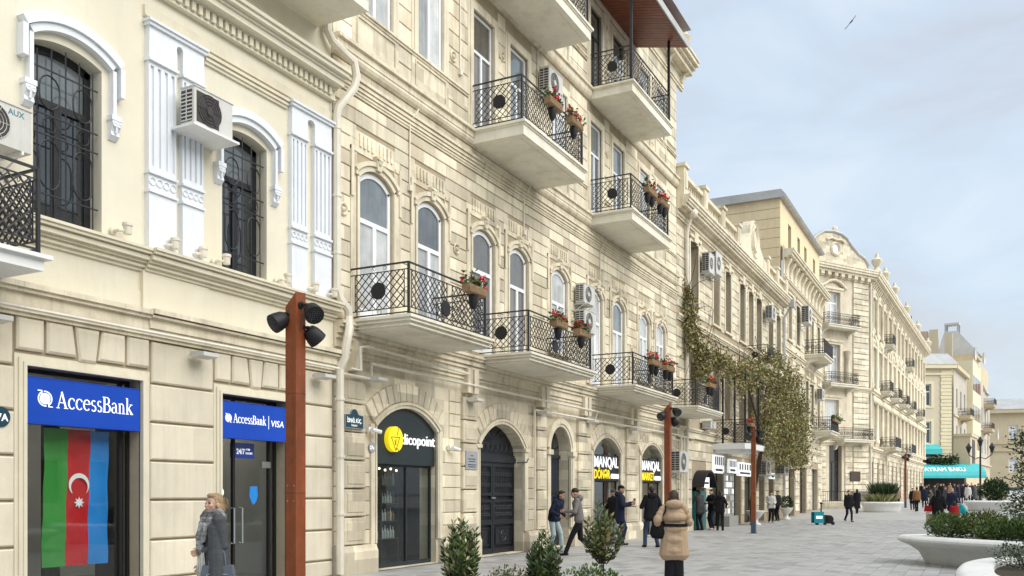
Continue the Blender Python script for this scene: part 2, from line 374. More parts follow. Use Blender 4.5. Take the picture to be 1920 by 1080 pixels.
def lattice(mb, P0, U, V, w, h, step, r):
    """criss-cross bars filling a w x h panel that starts at P0 and spans along unit vectors U and V"""
    P0, U, V = Vector(P0), Vector(U), Vector(V)
    n = int((w + h) / step) + 2
    for sg in (1, -1):
        for i in range(-n, n * 2):
            # line u = i*step + sg*v
            pts = []
            for v in (0, h):
                u = i * step + sg * v
                if 0 <= u <= w: pts.append((u, v))
            for u in (0, w):
                v = (u - i * step) * sg
                if 0 < v < h: pts.append((u, v))
            if len(pts) >= 2:
                pts.sort(); (u0, v0), (u1, v1) = pts[0], pts[-1]
                if abs(u1 - u0) > .03: mb.tube([P0 + U * u0 + V * v0, P0 + U * u1 + V * v1], r, 4)
def scroll(mb, c, U, V, r, bar=.008, turns=1.3, flip=1):
    pts = []
    for i in range(14):
        t = i / 13; an = turns * 2 * math.pi * t; rr = r * (1 - .72 * t)
        pts.append(Vector(c) + Vector(U) * (math.cos(an) * rr * flip) + Vector(V) * (math.sin(an) * rr))
    mb.tube(pts, bar, 4)
def ring(mb, c, U, V, r, bar=.008, n=14):
    mb.tube([Vector(c) + Vector(U) * (math.cos(2 * math.pi * i / n) * r) + Vector(V) * (math.sin(2 * math.pi * i / n) * r) for i in range(n)], bar, 4, True)
def railing(M, slab, s0, s1, z, outd, h=1.0, step=.17, sides=(1, 1), discs=((.5, 0),), br=.011, style='lattice'):
    """iron balustrade of a balcony: returns nothing, adds sub-parts to the slab"""
    zt = z + h; x0 = .04; X = (1, 0, 0); Y = (0, 1, 0); Z = (0, 0, 1)
    runs = []
    if sides[0]: runs.append(((x0, s0, 0), X, outd - x0))
    runs.append(((outd, s0, 0), Y, s1 - s0))
    if sides[1]: runs.append(((outd, s1, 0), (-1, 0, 0), outd - x0))
    fr = MB(M)
    for px, py in ((outd, s0), (outd, s1)): fr.box(px - .02, px + .02, py - .02, py + .02, z, zt + .01)
    for k, (p, U, L) in enumerate(runs):
        p = Vector(p); U = Vector(U)
        for zz, rr in ((zt, .022), (z + .07, .016), (zt - .13, .012), (z + .17, .012)): fr.bar(p + Vector((0, 0, zz)), p + U * L + Vector((0, 0, zz)), rr)
        n = max(1, round(L / 1.7)); pw = L / n
        for i in range(n):
            q0 = p + U * (pw * i + .1); q1 = p + U * (pw * (i + 1) - .1)
            for q in (q0, q1): fr.bar(q + Vector((0, 0, z + .16)), q + Vector((0, 0, zt - .12)), .012)
            for q in (p + U * (pw * (i + .5)),):
                for dy in (-.12, .12): scroll(fr, q + U * dy + Vector((0, 0, zt - .065)), U, Z, .05, .006, 1.2, 1 if dy > 0 else -1)
                ring(fr, q + Vector((0, 0, z + .12)), U, Z, .045, .006, 10)
            ring(fr, p + U * (pw * (i + 1) - .05 if i < n - 1 else pw * (i + 1) - .05) + Vector((0, 0, z + h * .5)), U, Z, .04, .006, 10)
    fr.build('railing_frame', 'iron', slab)
    la = MB(M)
    for k, (p, U, L) in enumerate(runs):
        p = Vector(p); U = Vector(U); n = max(1, round(L / 1.7)); pw = L / n
        for i in range(n):
            q0 = p + U * (pw * i + .1) + Vector((0, 0, z + .17)); ww = pw - .2; hh = h - .3
            if style == 'lattice': lattice(la, q0, U, Z, ww, hh, step, br)
            else:
                nn = max(2, int(ww / .22))
                for j in range(nn):
                    cc = q0 + U * (ww * (j + .5) / nn) + Vector((0, 0, hh * .5))
                    ring(la, cc, U, Z, ww / nn * .46, br, 12); ring(la, cc + Vector((0, 0, .2)), U, Z, ww / nn * .3, br, 10); ring(la, cc - Vector((0, 0, .2)), U, Z, ww / nn * .3, br, 10)
                    la.bar(q0 + U * (ww * j / nn), q0 + U * (ww * j / nn) + Vector((0, 0, hh)), br)
                    scroll(la, cc + Vector((0, 0, .05)), U, Z, ww / nn * .4, br * .8)
    la.build('railing_lattice', 'iron', slab)
    for fr_, side in discs:
        mb = MB(M)
        if side == 0: mb.disc((x0 + (outd - x0) * fr_, s0 - .015, z + h * .52), .165, .03, 1, 20)
        else: mb.disc((outd - .015, s0 + (s1 - s0) * fr_, z + h * .36), .165, .03, 0, 20)
        mb.build('medallion', 'black', slab)
def flower_box(M, label, s, z, outd, L=.62, n=110, group='flower boxes on the balcony railings', plants=1., box='wicker'):
    base = M @ Vector((outd + .1, s, z)); t = thing('flower_box', label, 'flower box', base, group)
    b = MB(M); x0, x1 = outd + .035, outd + .22
    b.prism([(x0 + .02, z), (x1 - .02, z), (x1 + .01, z + .17), (x0, z + .17)], 1, s - L / 2, s + L / 2)
    for i in range(int(L / .05)): b.box(x1 - .006, x1 + .012, s - L / 2 + i * .05 + .008, s - L / 2 + i * .05 + .038, z + .015, z + .16)
    b.build('trough', box, t)
    for q in ((0,) if L < .8 else (-.22, .22)): MB(M).lathe([(.05, -.3), (.09, -.2), (.11, -.02), (.11, 0)], (outd + .1, s + q, z), 10).build('hanging_pot', 'black', t, 40)
    lf = MB(M); pe = MB(M)
    for i in range(n):
        p = Vector((outd + .12 + random.gauss(0, .06), s + random.uniform(-L * .52, L * .52), z + .16 + abs(random.gauss(0, .12)) * plants)); leaf(lf, p, random.uniform(.045, .08), random.choice((0, 0, 1, 2)))
    for i in range(random.randint(6, 10)):
        c = Vector((outd + .14 + random.gauss(0, .06), s + random.uniform(-L * .5, L * .5), z + .2 + random.uniform(.0, .2) * plants)); lf.k = 2; lf.bar((c.x, c.y, z + .14), c, .006)
        for j in range(13):
            leaf(pe, c + Vector((random.gauss(0, .034), random.gauss(0, .034), random.gauss(0, .026))), .042, 0)
    lf.build('foliage', ['leaf_a', 'leaf_b', 'leaf_c'], t, normals=False); pe.build('blossom', 'petal', t, normals=False)
    return t
def leaf(mb, p, sz, k=0, d=None, el=1.9):
    """one bent diamond leaf"""
    d = Vector(d) if d is not None else Vector((random.gauss(0, 1), random.gauss(0, 1), random.gauss(0, .8)))
    d.normalize(); u = d.orthogonal().normalized(); u.rotate(Matrix.Rotation(random.uniform(0, 6.28), 3, d)); v = d.cross(u)
    mb.k = k; p = Vector(p); a = p; b = p + d * sz * el * .5 + u * sz * .5 + v * sz * .12; c = p + d * sz * el; e2 = p + d * sz * el * .5 - u * sz * .5 + v * sz * .12
    mb.add([a, b, c, e2], [(0, 1, 2), (0, 2, 3)])
def ac_unit(M, label, s, z, o=.12, w=.8, h=.55, d=.3, fan=True, dark_front=False, tray=False, group='air conditioner units on the facades', brand=None):
    base = M @ Vector((o + d / 2, s + w / 2, z)); t = thing('air_conditioner', label, 'air conditioner', base, group); x0, x1 = o, o + d
    c = .015
    b = MB(M); b.prism([(x0, s + c), (x0, s + w - c), (x0 + c, s + w), (x1 - c, s + w), (x1, s + w - c), (x1, s + c), (x1 - c, s), (x0 + c, s)], 2, z, z + h)
    b.box(x0 - .005, x1 + .012, s - .008, s + w + .008, z + h, z + h + .015)
    b.build('casing', 'ac_white', t)
    # side grille facing the camera
    g = MB(M); g.box(x0 + .025, x1 - .05, s - .004, s + .0, z + .05, z + h - .04); g.build('side_recess', 'ac_dark', t)
    g = MB(M)
    for i in range(8): g.box(x0 + .025, x1 - .05, s - .012, s - .003, z + .06 + i * (h - .11) / 8, z + .06 + i * (h - .11) / 8 + .018)
    g.box((x0 + x1) / 2 - .02, (x0 + x1) / 2 - .005, s - .014, s - .003, z + .05, z + h - .04); g.build('side_grille', 'ac_white', t)
    fr = min(h * .42, w * .3); cy, cz = s + w * .38, z + h * .5
    if dark_front:
        g = MB(M); g.box(x1, x1 + .004, s + .04, s + w * .62, z + .05, z + h - .05); g.build('front_recess', 'ac_dark', t)
    g = MB(M); g.lathe([(fr, 0), (fr, .006)], (x1, cy, cz), 22, 0); g.build('fan_opening', 'ac_dark', t)
    g = MB(M)
    for q in (1, .8, .6, .4, .2): ring(g, (x1 + .012, cy, cz), (0, 1, 0), (0, 0, 1), fr * q, .0045, 18)
    for i in range(6): g.bar((x1 + .012, cy, cz), (x1 + .012, cy + fr * math.cos(i * math.pi / 3), cz + fr * math.sin(i * math.pi / 3)), .004)
    g.disc((x1 + .004, cy, cz), fr * .28, .014, 0, 12); g.build('fan_guard', 'ac_dark' if dark_front else 'ac_white', t)
    g = MB(M)
    if tray: g.box(.0, x1 + .08, s - .08, s + w + .06, z - .055, z - .02); g.box(x0, x1 - .02, s + .1, s + .16, z - .02, z); g.box(x0, x1 - .02, s + w - .16, s + w - .1, z - .02, z); g.build('tray', 'white_paint', t)
    else:
        for q in (s + .12, s + w - .12):
            g = MB(M); g.box(0, x1, q - .015, q + .015, z - .04, z); g.tube([(0.0, q, z - .25), (x1 - .03, q, z - .03)], .012, 4); g.build('bracket', 'white_paint', t)
    if brand: lettering(M, brand, .1, x1 + .001, s + w * .62, z + h * .78, mat('brand_blue', (.05, .2, .28), .5, 0), t, .001, bold=.002)
    return t
T0 = Matrix.Translation((-11.1, 0, 0))     # the facade plane of the left side of the street
# ================================================================== GROUND
g = MB(); g.box(-900, 900, -300, 1500, -.6, -.012); ground = g.build('ground', 'bed'); tag(ground, 'grey paved street and square', kind='structure')
def visible(x, y):
    d = -x * math.sin(YAW) + y * math.cos(YAW)
    if d < 8: return 0
    px = 960 + 1700 * (x * math.cos(YAW) + y * math.sin(YAW)) / d; py = 925 + 1700 * 1.6 / d
    return d if -60 < px < 1980 and py < 1100 else 0
PL, PW = .48, .3; pav = []
paver_mesh = {}
def paver_unit(k):
    mb = MB(); mb.cbox(0, .024, -PL / 2 + .004, PL / 2 - .004, -PW / 2 + .004, PW / 2 - .004, .004)
    mb.v = [(v[2], v[1], v[0]) for v in mb.v]; o = mb.build('paver', PAVE[k]); me = o.data; bpy.data.objects.remove(o); return me
rest = MB(); cand = []
for i in range(-37, 100):
    x = i * PW
    for j in range(0, 212):
        y = 2 + j * PL + (PL / 2 if i % 2 else 0)
        if x < -11.0 and y < 84: continue
        cand.append((visible(x, y) or 999, x, y))
cand.sort(); near = 0
for d, x, y in cand:
    k = random.choices((0, 1, 2, 3), (5, 4, 3, 2.2))[0]; dz = random.uniform(-.0015, .0015)
    if d < 999 and near < 300:
        if k not in paver_mesh: paver_mesh[k] = paver_unit(k)
        o = bpy.data.objects.new('paver', paver_mesh[k]); C.objects.link(o); o.location = (x, y, -.024 + dz); attach(o, ground); near += 1
    else:
        rest.k = k; z = dz; a, b = PL / 2 - .004, PW / 2 - .004
        rest.add([(x - b, y - a, -.02), (x + b, y - a, -.02), (x + b, y + a, -.02), (x - b, y + a, -.02), (x - b, y - a, z), (x + b, y - a, z), (x + b, y + a, z), (x - b, y + a, z)],
                 [(4, 5, 6, 7), (0, 1, 5, 4), (1, 2, 6, 5), (2, 3, 7, 6), (3, 0, 4, 7)])
tag(rest.build('pavers', PAVE, ground, normals=False), None, kind='stuff')
far = MB(); far.k = 0; far.box(-60, 120, 104, 420, -.05, 0.0); far.box(30.2, 120, -60, 103.9, -.05, 0.0); far.box(-60, 30.1, -60, 1.6, -.05, 0.0); pv = far.build('paving', PAVE[1]); tag(pv, 'distant grey paving of the square', kind='structure')

# ================================================================== B1  cream bank building
b1 = thing('bank_building', 'cream bank building with white fluted pilasters, nearest on the left', 'building', (-11.1, 8, 0))
S0, S1 = 2.0, 13.88
SHOP1, SHOP2 = (7.58, 9.42, .02, 3.27), (11.0, 12.6, .02, 3.24)
W1, W2 = (7.71, 8.76, 5.27, 7.7, .11), (11.06, 12.11, 5.27, 7.7, .11)
W0 = (4.3, 5.35, 4.5, 7.72, .15); SHOP0 = (3.6, 5.4, .02, 3.27)
mb = MB(T0); wall(mb, S0, S1, 0, 3.95, [SHOP0, SHOP1, SHOP2], 0, .35); mb.build('ground_floor_wall', mat('bank_joint', (.42, .36, .26), .9, .12, 3), b1)
mb = MB(T0); wall(mb, S0, S1, 3.95, 14.0, [W0, W1, W2], 0, .28); mb.box(-8, -.02, S0, S0 + .05, 0, 14); mb.box(-8, -.05, S0, S1, 13.9, 14); mb.build('upper_wall', 'cream', b1)
blk = [(a - .16, b + .16, 0, d + .2) for a, b, c, d in (SHOP0, SHOP1, SHOP2)] + [(a - .18, b + .18, d + .15, 3.95) for a, b, c, d in (SHOP0, SHOP1, SHOP2)]
courses(T0, b1, S0, S1 - .02, [.0, .32, .9, 1.5, 2.09, 2.67, 3.25, 3.9], blk, .055, 'bank_stone', limit=60, gap=.035, c=.02)
for a, b, c, d in (SHOP0, SHOP1, SHOP2):
    mb = MB(T0)
    for k, (w, oo) in enumerate(((.15, .03), (.10, .055), (.045, .075))):
        mb.box(-.02, oo, a - w, a - (w - .055 if k < 2 else 0), 0, d + w); mb.box(-.02, oo, b + (w - .055 if k < 2 else 0), b + w, 0, d + w)
        mb.box(-.02, oo - .002, a - (w - .055 if k < 2 else 0), b + (w - .055 if k < 2 else 0), d + (w - .055 if k < 2 else 0), d + w)
    mb.build('door_surround', 'cream_trim', b1)
    z0, z1 = d + .2, 3.9; A, B = a - .15, b + .15; w = (B - A) / 5
    for i in range(5):
        fl = (-.06, -.10, 0, .10, .06)[i]; x0, x1 = A + w * i + .02, A + w * (i + 1) - .02
        lo0, lo1 = x0, x1
        if i == 2: lo0 += .06; lo1 -= .06; 
        if i == 1: lo1 += .06; lo0 += .0
        if i == 3: lo0 -= .06
        zb = z0 - (.05 if i == 2 else 0)
        m2 = MB(T0); P = [(lo0, zb), (lo1, zb), (x1, z1), (x0, z1)]; cx_, cz_ = sum(p[0] for p in P) / 4, sum(p[1] for p in P) / 4
        vs = [(-.02, *p) for p in P] + [(.04, *p) for p in P] + [(.065, p[0] + (cx_ - p[0]) * .14, p[1] + (cz_ - p[1]) * .14) for p in P]
        m2.add(vs, [(8, 9, 10, 11)] + [(q, (q + 1) % 4, 4 + (q + 1) % 4, 4 + q) for q in range(4)] + [(4 + q, 4 + (q + 1) % 4, 8 + (q + 1) % 4, 8 + q) for q in range(4)]); m2.build('voussoir', 'bank_stone', b1)
mb = MB(T0); cornice(mb, S0, S1, step_profile(3.9, [(.09, .05), (.13, .04), (.10, .03), (.16, .06), (.15, .11), (.21, .05), (.25, .07)])); cornice(mb, 9.45, S1 + .01, step_profile(4.02, [(.135, .03), (.19, .065), (.18, .09), (.25, .05), (.29, .072)]))
mb.build('lower_cornice', 'stone_trim', b1)
mb = MB(T0); mb.box(-.02, .05, 9.45, S1, 4.34, 4.92); mb.box(-.02, .07, 9.42, 10.7, 4.342, 4.918); mb.box(-.02, .02, S0, 9.44, 4.34, 4.6); mb.build('parapet_band', 'cream', b1)
mb = MB(T0); P = [(.04, .05), (.09, .03), (.08, .03), (.13, .04), (.19, .06), (.17, .02), (.24, .045), (.27, .04)]
cornice(mb, S0, 9.44, step_profile(4.90, P)); cornice(mb, 9.45, S1, step_profile(4.91, [(o + .06, h) for o, h in P])); mb.build('window_ledge', 'cream_trim', b1)
# hoods over the two windows
for (a, b, c, d, r) in (W0, W1, W2):
    cy = (a + b) / 2; mb = MB(T0)
    cy += .03; arch_ring(mb, cy - .61, cy + .61, 7.83, .2, .10, -.02, .10, 16, legs=7.0); arch_ring(mb, cy - .71, cy + .71, 7.93, .24, .125, -.02, .14, 16, legs=7.28)
    mb.build('window_hood', 'white_trim', b1)
    for q in (-1, 1):
        mb = MB(T0); y = cy + q * .66
        mb.box(-.02, .12, y - .085, y + .085, 6.93, 7.0); mb.prism([(-.02, 6.93), (.11, 6.93), (.12, 6.86), (.07, 6.78), (.085, 6.72), (.02, 6.66), (-.02, 6.66)], 1, y - .07, y + .07)
        for k in (-1, 1): mb.tube([Vector((.115, y + k * .035, 6.87)) + Vector((0, math.cos(t) * .028, math.sin(t) * .028)) for t in np.linspace(0, 5.5, 9)], .012, 5)
        mb.tube([(.11, y, 6.9), (.1, y, 6.75)], .018, 6); mb.build('console', 'white_trim', b1)
    # dark wooden window behind an iron grille
    window(T0, b1, a, b, c, d, r, -.24, 'iron_door', 'pane_dark', .68, True, .1, 'pane_blue')
    gr = MB(T0); o = -.06
    for k in range(5): y = a + .1 + (b - a - .2) * k / 4; gr.bar((o, y, c + .02), (o, y, d - .05 - .12 * abs(k - 2) / 2), .013)
    for z in (c + .35, c + 1.15, c + 1.42, d - .4): gr.bar((o, a + .02, z), (o, b - .02, z), .013)
    for y in (a + .27, b - .27):
        for z0, z1 in ((c + .42, c + 1.08), (c + 1.5, d - .48)):
            h2 = (z1 - z0) / 2 - .17; pts = []
            for t in np.linspace(0, math.pi, 8): pts.append((o + .016, y + .15 * math.cos(t), z1 - .17 + .17 * math.sin(t)))
            for t in np.linspace(math.pi, 2 * math.pi, 8): pts.append((o + .016, y + .15 * math.cos(t), z0 + .17 + .17 * math.sin(t)))
            gr.tube(pts, .012, 5, True)
        ring(gr, (o + .014, y, c + 1.285), (0, 1, 0), (0, 0, 1), .1, .011)
    gr.build('window_grille', 'iron', b1)
# paired fluted pilasters
for (a0, a1, c0, c1) in ((9.51, 10.03, 10.15, 10.58), (12.66, 13.09, 13.29, 13.77)):
    for (a, b) in ((a0, a1), (c0, c1)):
        mb = MB(T0); wd = b - a
        mb.box(-.02, .09, a, b, 5.24, 6.1); mb.box(-.02, .11, a - .01, b + .01, 5.24, 5.34)
        mb.box(-.02, .12, a - .015, b + .015, 6.1, 6.14); mb.box(-.02, .08, a, b, 6.14, 6.38); mb.box(-.02, .12, a - .015, b + .015, 6.38, 6.42)
        for k in range(4): ring(mb, (.085, a + wd * (k + .5) / 4, 6.27), (0, 1, 0), (0, 0, 1), wd / 9, .012, 8)
        mb.box(-.02, .05, a, b, 6.42, 8.06)
        for k in range(5): y = a + wd * k / 4; mb.box(.05, .085, max(a, y - .034), min(b, y + .034), 6.5, 8.0)
        mb.box(.05, .085, a, b, 8.0, 8.06); mb.box(.05, .085, a, b, 6.42, 6.5)
        mb.box(-.02, .13, a - .02, b + .02, 8.06, 8.1); mb.box(-.02, .10, a - .005, b + .005, 8.1, 8.36); mb.build('pilaster', 'white_trim', b1)
    mb = MB(T0); mid = (a1 + c0) / 2
    arch_pts_ = arch_pts(a1 + .0, c0 - .0, 8.5, .055, 8)
    mb.prism([(a0, 8.36), (a1, 8.36)] + [(p[0], p[1] - .0) for p in arch_pts_] + [(c0, 8.36), (c1, 8.36), (c1, 8.58), (a0, 8.58)], 0, -.02, .098)
    mb.box(-.02, .14, a0 - .03, c1 + .03, 8.58, 8.63); mb.box(-.02, .17, a0 - .05, c1 + .05, 8.63, 8.67); mb.build('pilaster_cap', 'white_trim', b1)
mb = MB(T0); cornice(mb, 10.65, 12.6, step_profile(8.5, [(.04, .05), (.07, .04), (.05, .03), (.09, .05)])); cornice(mb, 9.47, S1, step_profile(8.72, [(.07, .02), (.05, .15)])); mb.build('architrave', 'cream_trim', b1)
mb = MB(T0); cornice(mb, S0, S1 + .02, step_profile(9.12, [(.10, .04), (.08, .16), (.15, .03), (.30, .1), (.34, .05), (.42, .07), (.46, .06)])); mb.build('top_cornice', 'cream', b1)
mb = MB(T0)
for k in range(int((S1 - S0) / .14)): mb.box(.07, .15, S0 + .03 + k * .14, S0 + .03 + k * .14 + .08, 9.17, 9.315)
tag(mb.build('dentils', 'cream_trim', b1), None, kind='stuff')
# balcony high up and balcony at the left edge
mb = MB(T0); mb.box(-.1, 1.2, 9.2, 13.45, 10.36, 10.6); mb.box(-.1, 1.25, 9.15, 13.5, 10.6, 10.68); sb = mb.build('balcony', 'soffit', b1)
mb = MB(T0); mb.box(-.1, 1.05, 3.6, 7.12, 4.28, 4.42); mb.box(-.1, 1.12, 3.55, 7.2, 4.42, 4.47); sb = mb.build('balcony', 'white_paint', b1)
railing(T0, sb, 3.65, 7.08, 4.47, 1.0, 1.04, .13, discs=((.55, 1),), br=.013)
# downpipes and conduit
mb = MB(T0); mb.tube([(.12, 13.62, 10.75), (.12, 13.62, 10.35), (.14, 13.75, 10.2), (.3, 14.2, 9.95), (.32, 14.26, 9.7), (.30, 14.2, 9.45), (.14, 13.92, 9.0), (.12, 13.9, 8.8)], .082, 8)
mb.tube([(.12, 13.9, 8.85), (.12, 13.9, 5.55), (.14, 13.98, 5.35), (.22, 14.12, 5.15), (.22, 14.15, 5.0), (.36, 13.98, 4.75), (.36, 13.92, 4.55), (.3, 13.92, 4.2), (.2, 13.9, 4.0)], .082, 8)
mb.tube([(.2, 13.9, 4.05), (.2, 13.9, .05)], .078, 8)
for z in (8.6, 7.3, 6.2, 3.4, 2.3, 1.2): mb.tube([(.12 if z > 5 else .2, 13.9, z - .02), (.12 if z > 5 else .2, 13.9, z + .03)], .095, 8)
mb.build('downpipe', 'pipe_cream', b1, 40)
mb = MB(T0); mb.tube([(.33, S0, 3.955), (.33, 13.7, 3.955)], .028, 6); mb.build('conduit', 'pipe_cream', b1, 40)
# shop interiors and glazing
def shop_front(P, a, b, c, d, rise=0, o=-.22, fm='black', mullions=(), rail=None, gm='glass_shop'):
    f = MB(T0); w = .05
    f.box(o - .05, o, a, a + w, c, d - rise); f.box(o - .05, o, b - w, b, c, d - rise); f.box(o - .05, o, a + w, b - w, c, c + .09)
    if not rise: f.box(o - .05, o, a + w, b - w, d - w, d)
    for y in mullions: f.box(o - .05, o + .005, y - w / 2, y + w / 2, c + .09, d - (w if not rise else rise))
    if rail: f.box(o - .05, o + .006, a + w, b - w, rail - .03, rail + .03)
    fr = f.build('shop_window', fm, P)
    eds = [a] + list(mullions) + [b]
    for p, q in zip(eds[:-1], eds[1:]): MB(T0).prism([(p, c), (q, c), (q, d - rise), (p, d - rise)], 0, o - .03, o - .02).build('pane', gm, fr)
    if rise: MB(T0).prism([(a, d - rise), (b, d - rise)] + arch_pts(a, b, d, rise, 12)[::-1], 0, o - .03, o - .02).build('pane', gm, fr)
    return fr
def room(P, a, b, h, depth=4.5, o=-.36, wm='interior_grey', fm='interior_grey', lights=2, back=None):
    m2 = MB(T0)
    m2.poly([(-depth, a, 0), (-depth, b, 0), (-depth, b, h), (-depth, a, h)]); m2.poly([(o, a, 0), (-depth, a, 0), (-depth, a, h), (o, a, h)]); m2.poly([(o, b, 0), (-depth, b, 0), (-depth, b, h), (o, b, h)])
    m2.poly([(o, a, h), (o, b, h), (-depth, b, h), (-depth, a, h)]); m2.build('room_walls', wm, P)
    m2 = MB(T0); m2.box(-depth, o, a, b, -.012, .03); m2.build('room_floor', fm, P)
    for k in range(lights):
        m2 = MB(T0); y = a + (b - a) * (k + .5) / lights; m2.box(-depth * .55 - .2, -depth * .55 + .2, y - .35, y + .35, h - .04, h - .002); m2.build('ceiling_light', 'lit_white', P)
room(b1, 6.6, 13.4, 3.4, 4.2, lights=4, wm='interior_white'); room(b1, 3.0, 6.5, 3.4, 4, lights=0)
shop_front(b1, *SHOP0); shop_front(b1, *SHOP1, mullions=(9.26,)); fd = shop_front(b1, *SHOP2, mullions=(11.55, 12.42))
mb = MB(T0)
for y in (11.47, 11.66):
    mb.tube([(-.20, y, .75), (-.13, y, .75), (-.13, y, 1.35), (-.20, y, 1.35)], .014, 6)
mb.build('door_handle', 'steel', b1)
for y0, y1 in ((12.2, 12.42), (11.02, 11.12)): MB(T0).box(-.21, -.19, y0, y1, 2.05, 2.16).build('door_hinge', 'steel', b1)
mb = MB(T0); mb.disc((-.215, 11.22, 1.62), .09, .004, 0, 20); mb.build('door_sticker', 'sign_white', b1)
mb = MB(T0); mb.prism([(11.93, 1.72), (12.1, 1.72), (12.12, 1.55), (12.07, 1.45), (12.015, 1.4), (11.96, 1.45), (11.91, 1.55)], 0, -.215, -.211); mb.build('door_sticker', mat('sticker_blue', (.02, .25, .7), .4, 0), b1)
mb = MB(T0); mb.box(-1.6, -1.5, 8.95, 9.2, 0, 3.2); mb.box(-2.5, -.5, 10.6, 10.7, 0, 3.2); mb.build('partition', 'interior_dark', b1)
mb = MB(T0); mb.box(-2.6, -1.9, 7.4, 8.6, .03, 1.05); mb.box(-2.65, -1.85, 7.35, 8.65, 1.05, 1.1); tag(mb.build('counter', 'interior_white', None), 'pale bank counter inside behind the flag', 'counter')
# signs
def bank_logo(mb, o, s, z, r):
    for t0, t1, rr in ((2.1, 4.9, 1.), (-1.05, 1.75, 1.)):
        A = [(s + r * math.cos(t), z + r * math.sin(t)) for t in np.linspace(t0, t1, 14)]; B = [(s + r * .86 * math.cos(t), z + r * .86 * math.sin(t)) for t in np.linspace(t0, t1, 14)]
        for i in range(13): mb.prism([A[i], A[i + 1], B[i + 1], B[i]], 0, o, o + .006)
    mb.lathe([(r * .72, 0), (r * .72, .005)], (o, s, z), 20, 0)
    for q, y, zz in ((1, s - r * .62, z + r * .75), (-1, s + r * .62, z - r * .75)):
        mb.prism([(y - q * r * .42, zz + q * r * .3), (y + q * r * .2, zz + q * r * .3), (y + q * r * .2, zz - q * r * .3), (y + q * r * .08, zz - q * r * .3), (y + q * r * .08, zz + q * r * .18), (y - q * r * .42, zz + q * r * .18)], 0, o + .006, o + .009)
def serif_word(word, size, o, s, z, width, parent):
    """roman letters with thick and thin strokes and small serifs"""
    mb = MB(T0); X = [0.]; K = size * .5; poly = []
    def st(pts, ws):
        P = [Vector(p) for p in pts]; n = len(P); ws = ws if isinstance(ws, (list, tuple)) else [ws] * n; Lf, Rt = [], []
        for i, p in enumerate(P):
            d = (P[min(i + 1, n - 1)] - P[max(i - 1, 0)]).normalized(); q = Vector((-d.y, d.x)) * ws[i] / 2; Lf.append(p + q); Rt.append(p - q)
        for i in range(n - 1): poly.append([(X[0] + v.x, v.y) for v in (Lf[i], Lf[i + 1], Rt[i + 1], Rt[i])])
    def arc(cx, cy, rx, ry, a0, a1, thick, thin, n=16):
        T = [R(a0 + (a1 - a0) * i / n) for i in range(n + 1)]; st([(cx + rx * math.cos(t), cy + ry * math.sin(t)) for t in T], [thin + (thick - thin) * abs(math.cos(t)) ** 1.4 for t in T])
    def sf(x0, x1, y): st([(x0, y), (x1, y)], .06)
    for ch in word:
        if ch == 'A': st([(.14, .03), (.6, 1.45)], .075); st([(.56, 1.45), (1.06, .03)], .19); st([(.28, .5), (.88, .5)], .065); sf(-.04, .34, .03); sf(.82, 1.3, .03); w_ = 1.3
        elif ch == 'c': arc(.44, .5, .36, .47, 42, 318, .17, .07); st([(.68, .78), (.76, .8)], [.16, .1]); w_ = .88
        elif ch == 'e': arc(.44, .5, .36, .47, 8, 318, .17, .07); st([(.1, .58), (.8, .58)], .06); w_ = .9
        elif ch == 's': arc(.36, .74, .22, .23, 40, 270, .13, .08, 10); arc(.36, .26, .24, .25, 90, -150, .15, .08, 10); w_ = .72
        elif ch == 'B': st([(.24, 0), (.24, 1.42)], .2); sf(.02, .5, .03); sf(.02, .5, 1.39); st([(.3, 1.39), (.55, 1.39)], .06); st([(.3, .03), (.6, .03)], .06); st([(.3, .76), (.55, .76)], .06); arc(.52, 1.08, .3, .31, 90, -90, .18, .06, 10); arc(.58, .39, .36, .36, 90, -90, .2, .06, 10); w_ = 1.1
        elif ch == 'a': st([(.6, .1), (.6, .7)], .17); arc(.36, .68, .24, .26, 5, 160, .12, .08, 10); arc(.34, .28, .24, .26, 60, 300, .16, .06, 12); st([(.6, .1), (.8, .04)], [.12, .06]); w_ = .86
        elif ch == 'n': st([(.22, 0), (.22, .92)], .17); sf(.04, .42, .03); sf(.04, .24, .92); arc(.45, .62, .25, .32, 165, 0, .12, .09, 10); st([(.7, .64), (.7, 0)], .17); sf(.52, .9, .03); w_ = .98
        elif ch == 'k': st([(.22, 0), (.22, 1.5)], .17); sf(.04, .42, .03); sf(.04, .24, 1.5); st([(.26, .42), (.72, .92)], .07); sf(.54, .9, .93); st([(.4, .55), (.84, .03)], .18); sf(.62, 1.0, .03); w_ = 1.0
        X[0] += w_
    q = width / X[0]
    for p in poly: mb.prism([(s + x * q, z + y * K) for x, y in p], 0, o, o + .004 + random.random() * .0006)
    return mb.build('lettering', 'sign_white', parent)
def sign_box(label, a, b, z0, z1, o0, o1, m='bank_blue'):
    mb = MB(T0); mb.box(o0, o1, a, b, z0, z1); mb.box(o0 + .01, o1 + .006, a - .004, b + .004, z0 - .012, z0); mb.box(o0 + .01, o1 + .006, a - .004, b + .004, z1, z1 + .01)
    t = thing('sign', label, 'sign', (-11.1 + o1, (a + b) / 2, z0)); mb.build('panel', m, t); return t
t = sign_box('wide blue bank sign above the window with the flag', 7.6, 9.39, 2.53, 3.13, -.17, .03)
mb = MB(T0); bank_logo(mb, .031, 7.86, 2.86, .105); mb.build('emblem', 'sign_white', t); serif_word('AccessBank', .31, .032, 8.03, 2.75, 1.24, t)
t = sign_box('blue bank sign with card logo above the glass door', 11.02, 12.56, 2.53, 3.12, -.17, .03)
mb = MB(T0); bank_logo(mb, .031, 11.17, 2.85, .07); mb.box(.031, .034, 12.12, 12.13, 2.72, 2.95); mb.build('emblem', 'sign_white', t); serif_word('AccessBank', .21, .032, 11.28, 2.78, .78, t)
